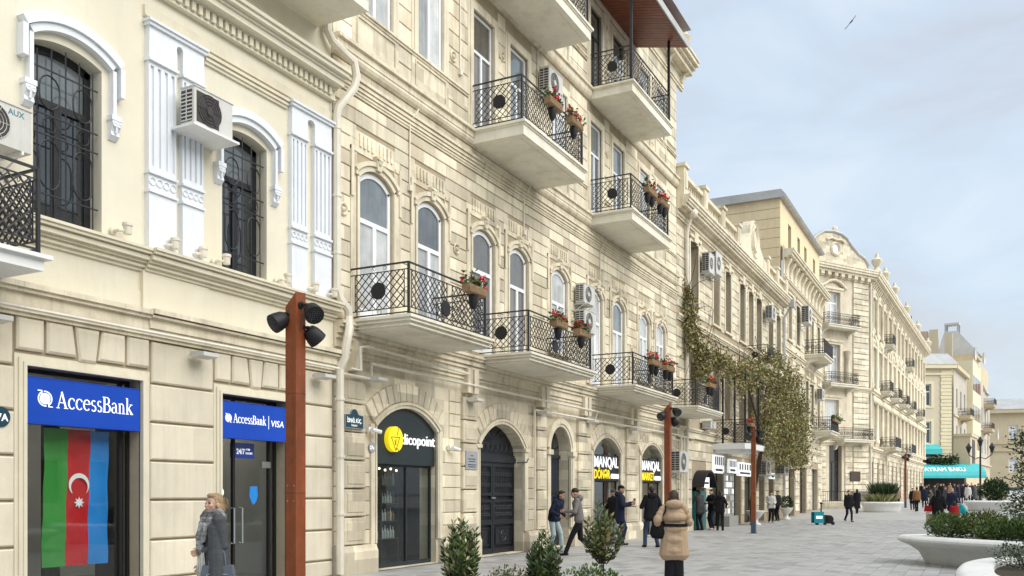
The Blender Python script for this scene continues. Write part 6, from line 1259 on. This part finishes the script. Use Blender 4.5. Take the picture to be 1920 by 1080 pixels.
def prim_mesh(mb, q, n=12):
    if q[0] == 'e':
        c, r, rot = q[1], q[2], q[3]; b = len(mb.v); mb.ball((0, 0, 0), 1, n, 8); ca, sa = math.cos(rot), math.sin(rot)
        for i in range(b, len(mb.v)):
            x, y, z = mb.v[i]; x, y, z = x * r[0], y * r[1], z * r[2]; mb.v[i] = (c[0] + x * ca - y * sa, c[1] + x * sa + y * ca, c[2] + z)
    else:
        p0, r0, p1, r1 = Vector(q[1]), q[2], Vector(q[3]), q[4]; d = p1 - p0; L = d.length
        if L < 1e-6: d = Vector((0, 0, 1)); L = 1e-6
        d = d / L; u = d.orthogonal().normalized(); v = d.cross(u); rings = []
        for a in (-80, -50, -22): rings.append((p0 + d * r0 * math.sin(R(a)), r0 * math.cos(R(a))))
        for a in (22, 50, 80): rings.append((p1 + d * r1 * math.sin(R(a)), r1 * math.cos(R(a))))
        vs = [tuple(c + (u * math.cos(2 * math.pi * k / n) + v * math.sin(2 * math.pi * k / n)) * rr) for c, rr in rings for k in range(n)]; m = len(rings)
        mb.add(vs, [(i * n + k, i * n + (k + 1) % n, (i + 1) * n + (k + 1) % n, (i + 1) * n + k) for i in range(m - 1) for k in range(n)] + [tuple(range(n))[::-1], tuple(range((m - 1) * n, m * n))])
def prim_dist(q, P):
    if q[0] == 'e':
        D = P - q[1]; ca, sa = math.cos(-q[3]), math.sin(-q[3]); x = D[:, 0] * ca - D[:, 1] * sa; y = D[:, 0] * sa + D[:, 1] * ca
        k = np.sqrt((x / q[2][0]) ** 2 + (y / q[2][1]) ** 2 + (D[:, 2] / q[2][2]) ** 2); return (k - 1) * q[2].min()
    ab = q[3] - q[1]; t = np.clip(((P - q[1]) @ ab) / max(1e-9, ab @ ab), 0, 1); return np.linalg.norm(P - q[1] - t[:, None] * ab, axis=1) - (q[2] + (q[4] - q[2]) * t)
def grow(name, prims, mats, parent, M, vox, smooth=3):
    mb = MB()
    for q in prims: prim_mesh(mb, q)
    me = bpy.data.meshes.new('tmp'); me.from_pydata(mb.v, [], mb.f); ob = bpy.data.objects.new('tmp', me); C.objects.link(ob)
    r = ob.modifiers.new('r', 'REMESH'); r.mode = 'VOXEL'; r.voxel_size = vox
    if smooth: s = ob.modifiers.new('s', 'SMOOTH'); s.factor = .5; s.iterations = smooth
    PEND.append((ob, name, prims, mats, parent, M))
def grow_all():
    dg = bpy.context.evaluated_depsgraph_get()
    for ob, name, prims, mats, parent, M in PEND:
        me = bpy.data.meshes.new_from_object(ob.evaluated_get(dg)); n = len(me.vertices); co = np.empty(n * 3); me.vertices.foreach_get('co', co); co = co.reshape(-1, 3)
        me.materials.clear()
        for m in mats: me.materials.append(MATS[m])
        if len(mats) > 1:
            nf = len(me.polygons); fc = np.empty(nf * 3); me.polygons.foreach_get('center', fc); fc = fc.reshape(-1, 3); D = np.stack([prim_dist(q, fc) for q in prims]); idx = np.array([q[5] for q in prims])[D.argmin(0)]; me.polygons.foreach_set('material_index', idx.astype(np.int32))
        else: me.polygons.foreach_set('material_index', np.zeros(len(me.polygons), np.int32))
        A = np.array(M); W = co @ A[:3, :3].T + A[:3, 3]; lo, hi = W.min(0), W.max(0); org = np.array([(lo[0] + hi[0]) / 2, (lo[1] + hi[1]) / 2, lo[2]]); me.vertices.foreach_set('co', (W - org).ravel()); me.polygons.foreach_set('use_smooth', [True] * len(me.polygons)); me.update(); me.name = name
        o = bpy.data.objects.new(name, me); C.objects.link(o); o.location = org; attach(o, parent)
        old = ob.data; bpy.data.objects.remove(ob); bpy.data.meshes.remove(old)
def ik(a, c, l1, l2, bend):
    a, c, bend = Vector(a), Vector(c), Vector(bend); d = c - a; L = d.length
    if L > (l1 + l2) * .999: c = a + d * ((l1 + l2) * .999 / L); d = c - a; L = d.length
    x = (l1 * l1 - l2 * l2 + L * L) / (2 * L); h = math.sqrt(max(0, l1 * l1 - x * x)); dn = d / L; b = (bend - dn * bend.dot(dn)).normalized(); return a + dn * x + b * h, c
def hand_prims(w, e, m, r=.0088, curl=.6, side=1):
    """palm, four unequal bent fingers and a thumb that leaves the side of the palm"""
    w, e = Vector(w), Vector(e); d = (w - e).normalized(); u = d.orthogonal().normalized(); up = Vector((0, 0, 1)); u = (up - d * up.dot(d)); u = u.normalized() if u.length > .2 else Vector((0, 1, 0)); n = d.cross(u) * side
    P = [cap(w, .026, w + d * .05, .03, m), cap(w + d * .03 + u * .02, .018, w + d * .08 + u * .03, .014, m), cap(w + d * .03 - u * .02, .018, w + d * .08 - u * .03, .014, m)]
    for k, (off, L) in enumerate(((.033, .066), (.012, .078), (-.011, .072), (-.032, .058))):
        b0 = w + d * .085 + u * off; k1 = b0 + (d * math.cos(curl * .6) + n * math.sin(curl * .6)) * L * .5; k2 = k1 + (d * math.cos(curl * 1.6) + n * math.sin(curl * 1.6)) * L * .5; P += [cap(b0, r, k1, r, m), cap(k1, r, k2, r * .85, m)]
    t0 = w + d * .035 + u * .03; t1 = t0 + (d * .6 + u * .55 + n * .5).normalized() * .04; t2 = t1 + (d * .9 + n * .4).normalized() * .032; return P + [cap(t0, r * 1.25, t1, r * 1.15, m), cap(t1, r * 1.15, t2, r, m)]
def person(label, x, y, deg, H=1.74, top='c_black', bottom='c_black', shoe='c_shoe', hair='hair_black', skin='skin', lean=0, feet=((-.1, .02), (.1, -.02)), hands=(None, None), head=(0, 0), hem=.82, wide=1., vox=.013, style='short', hood=None, group=None, skirt=None, extra=None, z0=None, foot_z=(0, 0), hipz=.93, cap_col=None, detail=False, bulge=False, body_vox=None):
    z0 = gz(y) if z0 is None else z0; k = H / 1.74; t = thing('person', label, 'person', (x, y, z0), group); M = frame(x, y, deg) @ Matrix.Translation((0, 0, z0)) @ Matrix.Scale(k, 4)
    Lr = R(lean); hip = Vector((0, -math.sin(Lr) * .12, hipz))
    def tl(v): v = Vector(v) - Vector((0, 0, .93)); return hip + Vector((v.x, v.y * math.cos(Lr) + v.z * math.sin(Lr), v.z * math.cos(Lr) - v.y * math.sin(Lr)))
    J = {}
    B = []; S = []; T = []; SH = []; HR = []
    hc = tl((0, .01, 1.605)); nb = tl((0, -.01, 1.45)); yaw = R(head[0]); pit = R(head[1])
    def hd(v):
        v = Vector(v); v = Vector((v.x, v.y * math.cos(pit) - v.z * math.sin(pit), v.y * math.sin(pit) + v.z * math.cos(pit))); return hc + Vector((v.x * math.cos(yaw) - v.y * math.sin(yaw), v.x * math.sin(yaw) + v.y * math.cos(yaw), v.z))
    # --- body
    B += [ell(hd((0, -.012, .022)), (.073, .092, .098), 0, yaw), ell(hd((0, .028, -.045)), (.055, .062, .068), 0, yaw), cap(hd((0, .07, -.085)), .022, hd((0, .06, -.09)), .026), cap(hd((0, .082, .012)), .011, hd((0, .097, -.026)), .0135), ell(hd((.035, .062, -.025)), (.026, .026, .028)), ell(hd((-.035, .062, -.025)), (.026, .026, .028)), ell(hd((.076, -.005, -.012)), (.011, .022, .032), 0, yaw), ell(hd((-.076, -.005, -.012)), (.011, .022, .032), 0, yaw), cap(nb, .055, hd((0, -.015, -.06)), .05)]
    if detail or vox < .014: B += [ell(hd((s * .031, .079, .008)), (.015, .010, .008), 2, yaw) for s in (-1, 1)] + [cap(hd((s * .017, .088, .032)), .0065, hd((s * .05, .076, .034)), .005, 3) for s in (-1, 1)] + [cap(hd((-.02, .088, -.062)), .0075, hd((.02, .088, -.062)), .0075, 1)]
    sh = [tl((s * .175, -.01, 1.415)) for s in (-1, 1)]
    B += [cap(tl((-.08, 0, .97)), .10, tl((.08, 0, .97)), .10), cap(tl((0, 0, 1.0)), .11, tl((0, 0, 1.2)), .115), cap(tl((-.07, 0, 1.28)), .10, tl((.07, 0, 1.28)), .10), cap(sh[0], .05, sh[1], .05)]
    for i, s in enumerate((-1, 1)):
        tgt = hands[i]
        if tgt is None: tgt = (s * .25, .06, .84)
        el, wr = ik(sh[i], Vector(tgt), .29, .255, (s * .6, -1, -.35)); J['el%d' % i] = el; J['wr%d' % i] = wr
        B += [cap(sh[i], .046, el, .037), cap(el, .036, wr, .026)] + hand_prims(wr, el, 0, .0088 if vox < .014 else .0105, .95, s)
        SL = S if vox > .0135 else []
        SL += [cap(sh[i] + Vector((-s * .01, 0, -.005)), .075 * wide, el, .062 * wide), cap(el, .06 * wide, wr - (wr - el).normalized() * .015, .046 * wide)]
        if bulge: SL += [ell(sh[i].lerp(el, f_), (.08, .08, .085)) for f_ in (.2, .55, .9)] + [ell(el.lerp(wr, f_), (.066, .066, .07)) for f_ in (.3, .65, .9)]
        if SL is not S: grow('sleeve', SL, [top], t, M, vox, 3)
        hp = hip + Vector((s * .085, 0, -.02)); ft = Vector((feet[i][0], feet[i][1], .085 + foot_z[i])); kn, an = ik(hp, ft, .435, .425, (0, 1, 0))
        B += [cap(hp, .08, kn, .052), cap(kn, .05, an, .036), cap(an, .036, an + Vector((0, .12, -.05)), .028)]
        T += [cap(hp, .098, kn, .073), cap(kn, .072, an + Vector((0, 0, -.02)), .06)]
        SH += [cap(an + Vector((0, -.04, -.045)), .042, an + Vector((0, .05, -.045)), .043), cap(an + Vector((0, .05, -.048)), .043, an + Vector((s * .012, .155, -.055)), .033)]
    T += [cap(hip + Vector((-.06, 0, .0)), .11, hip + Vector((.06, 0, .0)), .11), cap(hip, .11, hip + Vector((0, 0, .1)), .11)]
    # --- jacket or coat
    S += [cap(sh[0] + Vector((.03, 0, -.01)), .075, sh[1] + Vector((-.03, 0, -.01)), .075), cap(tl((-.085, .0, 1.30)), .125 * wide, tl((-.075, .0, 1.02)), .12 * wide), cap(tl((.085, .0, 1.30)), .125 * wide, tl((.075, .0, 1.02)), .12 * wide), cap(tl((0, -.015, 1.43)), .075, tl((0, -.01, 1.48)), .07), cap(tl((0, -.0, 1.33)), .135 * wide, tl((0, .0, 1.02)), .135 * wide)]
    for xx in (-.075, 0, .075):
        a = tl((xx, 0, 1.02)); hz = max(hem + .08, .12); b = Vector((xx * 1.25, a.y * (1 if hem > .75 else .3), hz)); S += [cap(a, (.128 if not skirt else .15) * wide, b, (.128 if not skirt else .165) * wide * (1.0 + max(0, .8 - hem) * .35))]
    if bulge:
        for zz in np.arange(hem + .09, 1.42, .2): S += [ell(tl((0, 0, zz)), (.228 * wide, .184 * wide, .125))]
    if hood: S += [ell(tl((0, -.10, 1.47)), (.135, .085, .085))]
    # --- hair
    if style == 'short': HR += [ell(hd((0, -.022, .04)), (.08, .092, .092), 0, yaw), ell(hd((0, .02, .09)), (.062, .065, .035), 0, yaw), ell(hd((0, -.06, -.01)), (.066, .045, .06), 0, yaw)]
    elif style == 'long': HR += [ell(hd((0, -.025, .04)), (.088, .098, .098), 0, yaw), ell(hd((.055, -.03, -.04)), (.04, .06, .10), 0, yaw), ell(hd((-.055, -.03, -.04)), (.04, .06, .10), 0, yaw), cap(hd((0, -.07, 0)), .075, hd((0, -.09, -.16)), .06)]
    elif style == 'bob': HR += [ell(hd((0, -.03, .035)), (.087, .098, .10), 0, yaw), ell(hd((0, .035, .095)), (.06, .05, .03), 0, yaw), ell(hd((0, -.095, -.03)), (.07, .05, .075), 0, yaw), ell(hd((0, -.13, -.065)), (.045, .035, .045), 0, yaw), ell(hd((.068, -.04, -.03)), (.02, .045, .06), 0, yaw), ell(hd((-.068, -.04, -.03)), (.02, .045, .06), 0, yaw)]
    elif style == 'scarf': HR += [ell(hd((0, -.025, .03)), (.095, .105, .11), 0, yaw), cap(hd((0, -.04, -.05)), .085, nb, .12), cap(hd((0, .03, -.10)), .05, nb + Vector((0, .06, 0)), .06)]
    elif style == 'beanie': HR += [ell(hd((0, -.015, .055)), (.084, .099, .085), 0, yaw)]
    elif style == 'cap': HR += [ell(hd((0, -.015, .06)), (.083, .098, .075), 0, yaw), cap(hd((-.035, .09, .055)), .014, hd((.035, .09, .055)), .014), cap(hd((-.03, .13, .045)), .011, hd((.03, .13, .045)), .011), ell(hd((0, -.06, .0)), (.07, .045, .05), 0, yaw)]
    grow('body', B, [skin, 'lip', 'eye', 'brow'], t, M, body_vox or vox); grow('coat' if hem < .75 else 'jacket', S, [top], t, M, vox, 2 if bulge else 4)
    if skirt: grow('skirt', [cap(hip + Vector((0, 0, -.05)), .10, (0, 0, .5), .12), cap((-.06, 0, .55), .115, (-.065, 0, skirt + .12), .12), cap((.06, 0, .55), .115, (.065, 0, skirt + .12), .12)], [bottom], t, M, vox)
    else: grow('trousers', T, [bottom], t, M, vox)
    grow('shoes', SH, [shoe], t, M, vox); grow('hair' if style not in ('cap', 'beanie', 'scarf') else 'headwear', HR, [cap_col or hair], t, M, vox, 2)
    if extra: extra(t, M, dict(tl=tl, hd=hd, J=J, sh=sh, hip=hip, nb=nb))
    return t, M, J
def at(px, d): return loc(px, d)
# woman in grey with the plaid scarf
def scarf_extra(t, M, g):
    tl, nb = g['tl'], g['nb']; P = []
    for z, rr, th in ((1.505, .085, .042), (1.455, .105, .05), (1.40, .10, .045)):
        pts = [tl((rr * math.cos(a), .015 + rr * math.sin(a), z + .012 * math.sin(a * 2 + z * 9))) for a in np.linspace(0, 2 * math.pi, 11)]
        P += [cap(pts[i], th, pts[i + 1], th) for i in range(10)]
    P += [cap(tl((.0, .13, 1.40)), .05, tl((.0, .175, 1.24)), .055), cap(tl((0, .175, 1.24)), .055, tl((.02, .175, 1.06)), .05), cap(tl((.07, .13, 1.38)), .045, tl((.08, .15, 1.1)), .045), cap(tl((-.07, .13, 1.36)), .04, tl((-.06, .16, 1.2)), .04)]
    grow('scarf', P, ['plaid'], t, M, .011, 2)
    mb = MB(M)
    for k in range(18): x = -.04 + k * .009; p = tl((x, .17 + random.gauss(0, .02), 1.05)); mb.tube([p, p + Vector((random.gauss(0, .012), random.gauss(0, .012), -.13)), p + Vector((random.gauss(0, .02), random.gauss(0, .02), -.27 + random.gauss(0, .02)))], .0075, 5)
    mb.build('scarf_fringe', 'c_white', t, 60)
    # lapel, belt, loose hair strands
    mb = MB(M); J = g['J']; hd = g['hd']
    for k in range(34):
        a = random.uniform(-.075, .075); p = hd((a, -.08 + random.gauss(0, .02), .06 + random.gauss(0, .03))); q = hd((a * 1.2, -.13 + random.gauss(0, .015), -.03 + random.gauss(0, .02))); r_ = hd((a * 1.1 + random.gauss(0, .02), -.15 + random.gauss(0, .015), -.045 + random.gauss(0, .025))); mb.tube([p, q, r_], .006, 4, r1=.002)
    mb.build('hair_strands', 'hair_blond', t, 60)
gx, gy = at(405, 9.8)
w1, M1, J1 = person('woman in a grey coat and plaid scarf beside the bank door', gx, gy, 150, 1.61, 'c_grey', 'c_black', 'c_shoe', 'hair_blond', 'skin', 2, hands=((-.0, .15, 1.06), (.24, .10, .9)), head=(24, 4), hem=.5, wide=1.02, vox=.009, style='bob', extra=scarf_extra, detail=True, body_vox=.0065)
el, wr = M1 @ J1['el0'], M1 @ J1['wr0']; c = el.lerp(wr, .25)
t = thing('handbag', 'grey leather handbag hanging from the arm of the woman in grey', 'handbag', (c.x, c.y, c.z - .5)); MBg = frame(c.x, c.y, 122) @ Matrix.Translation((0, 0, c.z))
mb = MB(MBg); mb.prism([(-.19, -.52), (.19, -.52), (.155, -.2), (-.155, -.2)], 0, -.06, .06); mb.v = mb.v; mb2 = MB(MBg)
mb = MB(MBg @ Matrix.Rotation(R(0), 4, 'Z')); mb.prism([(-.19, -.52), (.19, -.52), (.195, -.49), (.155, -.2), (-.155, -.2), (-.195, -.49)], 0, -.06, .06); mb.build('bag_body', 'leather_grey', t)
mb = MB(MBg); mb.box(-.067, -.06, -.11, .09, -.295, -.287); mb.tube([(-.068, .1, -.29), (-.07, .11, -.34)], .007, 5); mb.build('zip', 'steel', t)
for xx in (-.05, .05): mb = MB(MBg); mb.tube([(xx, -.09, -.21), (xx * .9, -.075, -.08), (xx * .5, -.02, .055), (xx * .5, .02, .055), (xx * .9, .075, -.08), (xx, .09, -.21)], .009, 6); mb.build('bag_handle', 'leather_grey', t, 60)
# woman in the tan puffer coat
def puffer_extra(t, M, g):
    tl = g['tl']; mb = MB(M); mb.lathe([(1, -.022), (1, .022)], (0, 0, 0), 28, 2); mb.v = []; mb.f = []; mb.mi = []
    ring_ = [(.236 * math.cos(a), .198 * math.sin(a)) for a in np.linspace(0, 2 * math.pi, 28, endpoint=False)]; n = 28; vs = [(x_, y_, z_) for z_ in (1.085, 1.135) for x_, y_ in ring_]; mb.add(vs, [(i, (i + 1) % n, n + (i + 1) % n, n + i) for i in range(n)] + [tuple(range(n))[::-1], tuple(range(n, 2 * n))]); mb.build('belt', 'leather_black', t, 60)
    grow('hood', [ell(tl((0, -.11, 1.485)), (.145, .09, .085)), ell(tl((.09, -.06, 1.48)), (.07, .08, .07)), ell(tl((-.09, -.06, 1.48)), (.07, .08, .07))], ['c_tan'], t, M, .011, 3)
    hd = g['hd']; mb = MB(M)
    for k in range(26): a = random.uniform(-1.3, 1.3); p = hd((.08 * math.sin(a), -.085 * math.cos(a), .06)); q = hd((.11 * math.sin(a), -.10 * math.cos(a), -.06)); r_ = hd((.13 * math.sin(a) + random.gauss(0, .01), -.10 * math.cos(a), -.12 - .1 * abs(math.sin(a)) + random.gauss(0, .02))); mb.tube([p, q, r_], .011, 4, r1=.004)
    mb.build('hair_strands', 'hair_brown', t, 60)
px_, py_ = at(1264, 15.5); wt, Mt, Jt = person('woman in a belted tan puffer coat seen from behind', px_, py_, 20, 1.66, 'c_tan', 'c_black', 'c_shoe', 'hair_brown', 'skin', 0, hands=((-.27, .05, 1.02), (.16, .26, 1.15)), hem=.56, wide=1.06, vox=.011, style='long', skirt=.1, bulge=True, extra=puffer_extra, head=(-12, 0))
c = Mt @ Vector((-.27, -.04, .86)); t = thing('shoulder_bag', 'soft black bag on the shoulder of the woman in tan', 'bag', (c.x, c.y, c.z)); M2 = frame(c.x, c.y, 20)
mb = MB(M2); mb.lathe([(.02, 0), (.12, .015), (.155, .09), (.14, .2), (.1, .29), (.03, .32)], (0, 0, c.z), 16, 2, 1, .62); mb.build('bag_body', 'leather_black', t, 60)
mb = MB(M2); s_ = Mt.inverted(); tp = M2.inverted() @ (Mt @ Vector((-.155, -.0, 1.51))); tb = M2.inverted() @ (Mt @ Vector((-.16, -.15, 1.36))); tf = M2.inverted() @ (Mt @ Vector((-.15, .12, 1.36))); mb.tube([(0, -.06, c.z + .28), tuple(tb), tuple(tp), tuple(tf), (0, .06, c.z + .28)], .014, 6); mb.build('strap', 'leather_black', t, 60)
# men by the round-arched door
x, y = at(1085, 23.2); person('man in a grey hooded jacket striding past the round-arched door', x, y, 117, 1.78, 'c_midgrey', 'c_black', 'c_shoe', 'hair_black', 'skin_b', 9, ((-.08, .34), (.08, -.36)), ((-.14, .34, 1.12), (.18, .2, .98)), (0, -8), .84, 1.0, .0125, 'beanie', True, foot_z=(0, .07), hipz=.9)
x, y = at(1040, 24.6); person('man in a navy jacket and pale jeans stooping at the round-arched door', x, y, 262, 1.74, 'c_navy', 'c_lightjean', 'c_white', 'hair_brown', 'skin_b', 22, ((-.2, .12), (.2, -.06)), ((-.16, .24, .98), (.18, .26, 1.0)), (10, -16), .86, 1.08, .0125, 'short', True)
x, y = at(1163, 28); _, Mn, Jn = person('man in a long navy coat and cap outside the kebab shop', x, y, 290, 1.86, 'c_navy', 'c_jean', 'c_shoe', 'hair_black', 'skin_b', 2, ((-.1, .05), (.1, -.08)), ((-.12, .32, 1.22), (.14, .3, 1.18)), (0, -6), .66, 1.12, .0125, 'cap', True, cap_col='c_black')
p = Mn @ (Jn['wr0'] + Vector((0, .09, .03))); mb = MB(); mb.lathe([(.03, 0), (.04, .1), (.041, .105)], tuple(p), 10); tag(mb.build('paper_cup', 'c_red', None, 40), 'red paper cup held by the man in the navy coat', 'cup')
x, y = at(1150, 29.0); person('person in a dark jacket behind the man in the navy coat', x, y, 330, 1.74, 'c_black', 'c_lightjean', 'c_shoe', 'hair_black', 'skin_b', 0, hem=.8, vox=.014, style='beanie', hands=((-.2, .2, 1.1), None), cap_col='c_dgrey')
x, y = at(1221, 26.9); person('man in a black jacket and dark jeans facing the market window', x, y, 40, 1.82, 'c_black', 'c_jean', 'c_shoe', 'hair_black', 'skin_b', 0, ((-.17, .04), (.16, -.1)), ((-.16, .24, 1.2), (.2, .24, 1.1)), (0, -5), .8, 1.12, .0125, 'short', True)
# by the cash machine
x, y = at(1313, 39.3); person('man in a grey coat leaning to the cash machine', x, y, 62, 1.78, 'c_dgrey', 'c_black', 'c_shoe', 'hair_black', 'skin', 10, hands=((-.1, .4, 1.2), (.15, .4, 1.2)), hem=.72, vox=.016, wide=1.08)
x, y = at(1335, 40.0); person('man in black with a cap waiting beside the cash machine', x, y, 150, 1.80, 'c_black', 'c_navy', 'c_white', 'hair_black', 'skin', 4, hands=((-.1, .34, 1.15), (.15, .32, 1.1)), hem=.8, vox=.016, style='cap', wide=1.05)
x, y = at(1350, 38.9); person('slim person in black with hands in front near the cash machine', x, y, 10, 1.72, 'c_black', 'c_black', 'c_shoe', 'hair_black', 'skin', 0, ((-.11, .05), (.12, -.05)), ((-.1, .25, 1.1), (.25, .12, 1.0)), (0, 0), .78, 1.0, .016, 'short', True)
x, y = at(1446, 49.5); person('person in a white patterned jacket standing by the shop boards', x, y, 205, 1.72, 'c_white', 'c_black', 'c_white', 'hair_black', 'skin', 0, ((-.06, .1), (.1, -.05)), ((-.12, .22, 1.05), (.12, .22, 1.05)), hem=.8, vox=.018, wide=1.15)
x, y = at(1458, 53.0); person('person in dark clothes behind the white patterned jacket', x, y, 150, 1.76, 'c_dgrey', 'c_black', vox=.02)
x, y = at(1591, 51.0); person('man in black walking towards the camera past the trolley', x, y, 212, 1.80, 'c_black', 'c_navy', 'c_shoe', 'hair_black', 'skin', 2, ((-.07, .24), (.08, -.26)), hem=.74, vox=.017, wide=1.1, foot_z=(0, .05), hipz=.91)
x, y = at(1607, 63.0); person('woman in a long black coat walking away behind the man in black', x, y, 20, 1.72, 'c_black', 'c_black', 'c_shoe', 'hair_black', 'skin', 0, ((-.08, -.2), (.08, .2)), hem=.4, vox=.02, style='long')
x, y = at(1719, 65.5); person('man in a brown jacket walking away beside the farthest lamp post', x, y, 20, 1.78, 'c_brown', 'c_black', 'c_shoe', 'hair_black', 'skin', 0, ((-.1, -.15), (.1, .18)), hem=.82, vox=.02, wide=1.1)
x, y = at(1683, 74.0); person('person in a pink coat behind the planter with tall grasses', x, y, 190, 1.68, 'c_pink', 'c_black', 'c_shoe', 'hair_brown', 'skin', 0, hem=.55, vox=.024, style='long')
x, y = at(1879, 72.0); person('person in a beige coat beside the planter with the dark bush', x, y, 120, 1.72, 'c_beige', 'c_black', 'c_shoe', 'hair_brown', 'skin', 0, hem=.5, vox=.024, style='long', z0=.1)
# group behind the large planter
x, y = at(1759, 36.0); wa, Ma, Ja = person('woman in a long black robe and headscarf behind the large planter', x, y, 345, 1.76, 'c_black', 'c_black', 'c_shoe', 'hair_black', 'skin', 3, hands=((-.30, .08, .92), (.2, .2, 1.0)), hem=.12, wide=1.15, vox=.016, style='scarf', cap_col='c_black')
p = Ma @ Ja['wr0']; t = thing('shopping_bag', 'beige paper shopping bag carried by the woman in the black robe', 'bag', (p.x, p.y, p.z - .5)); mb = MB(frame(p.x, p.y, 20)); mb.prism([(-.15, -.1), (.15, -.1), (.15, .1), (-.15, .1)], 2, p.z - .52, p.z - .16); mb.build('bag_body', 'c_beige', t); mb = MB(frame(p.x, p.y, 20)); mb.tube([(-.08, 0, p.z - .17), (-.04, 0, p.z - .04), (.04, 0, p.z - .04), (.08, 0, p.z - .17)], .01, 5); mb.build('bag_handle', 'c_beige', t)
p = Ma @ Vector((-.34, -.06, 1.0)); t = thing('handbag', 'red handbag at the side of the woman in the black robe', 'handbag', (p.x, p.y, p.z - .15)); mb = MB(frame(p.x, p.y, 60)); mb.prism([(-.16, p.z - .14), (.16, p.z - .14), (.13, p.z + .1), (-.13, p.z + .1)], 0, -.06, .06); mb.build('bag_body', 'c_red', t); mb = MB(frame(p.x, p.y, 60)); mb.tube([(0, -.1, p.z + .08), (0, -.04, p.z + .26), (0, .04, p.z + .26), (0, .1, p.z + .08)], .012, 5); mb.build('strap', 'c_red', t)
x, y = at(1790, 37.5); person('child in a dark red jacket behind the large planter', x, y, 30, 1.28, 'c_red', 'c_black', 'c_shoe', 'hair_black', 'skin', 8, hem=.7, vox=.018, wide=1.25, style='long')
x, y = at(1808, 38.5); person('child in a turquoise jacket bending beside the red jacket', x, y, 100, 1.34, 'c_turq', 'c_green', 'c_shoe', 'hair_black', 'skin', 28, hem=.72, vox=.018, wide=1.3, style='beanie', hands=((-.1, .4, .9), (.12, .4, .9)))
x, y = at(1785, 50.0); person('white-haired man in a navy coat facing the two children', x, y, 195, 1.9, 'c_navy', 'c_dgrey', 'c_shoe', 'hair_grey', 'skin', 0, hem=.6, vox=.02, wide=1.1)
# crowd under the awning
CR = [1711, 1733, 1746, 1752, 1764, 1773, 1781, 1797, 1806, 1815, 1822, 1834, 1742, 1866, 1727, 1769, 1789, 1802, 1828, 1737, 1758, 1812]
NUM = 'first second third fourth fifth sixth seventh eighth ninth tenth eleventh twelfth thirteenth fourteenth fifteenth sixteenth seventeenth eighteenth nineteenth twentieth twenty-first last'.split()
ORD = [NUM[sorted(CR).index(q)] for q in CR]
tops = ['c_black', 'c_navy', 'c_olive', 'c_dgrey', 'c_black', 'c_grey', 'c_brown', 'c_navy', 'c_black', 'c_white', 'c_dgrey', 'c_olive', 'c_black', 'c_navy', 'c_black', 'c_dgrey', 'c_navy', 'c_black', 'c_grey', 'c_black', 'c_olive', 'c_black']
for i, (px, d) in enumerate(((1711, 68), (1733, 72), (1746, 62), (1752, 78), (1764, 82), (1773, 70), (1781, 88), (1797, 74), (1806, 86), (1815, 78), (1822, 88), (1834, 82), (1742, 90), (1866, 84), (1727, 84), (1769, 92), (1789, 90), (1802, 80), (1828, 76), (1737, 80), (1758, 88), (1812, 92))):
    x, y = at(px, d); person('distant person in %s, %s from the left in the crowd before the awning' % ({'c_black': 'black', 'c_navy': 'navy', 'c_olive': 'olive', 'c_dgrey': 'dark grey', 'c_grey': 'grey', 'c_brown': 'brown', 'c_white': 'white'}[tops[i]], ORD[i]), x, y, random.uniform(0, 360), random.uniform(1.66, 1.86), tops[i], random.choice(('c_black', 'c_jean', 'c_navy', 'c_lightjean' if i == 2 else 'c_black')), 'c_shoe', random.choice(('hair_black', 'hair_brown')), 'skin', 0, random.choice((((-.1, .02), (.1, -.02)), ((-.07, .2), (.08, -.2)))), hem=random.choice((.8, .72, .55)), vox=.03, style=random.choice(('short', 'short', 'long')), wide=1.05, group='crowd in front of the turquoise awning')
grow_all()
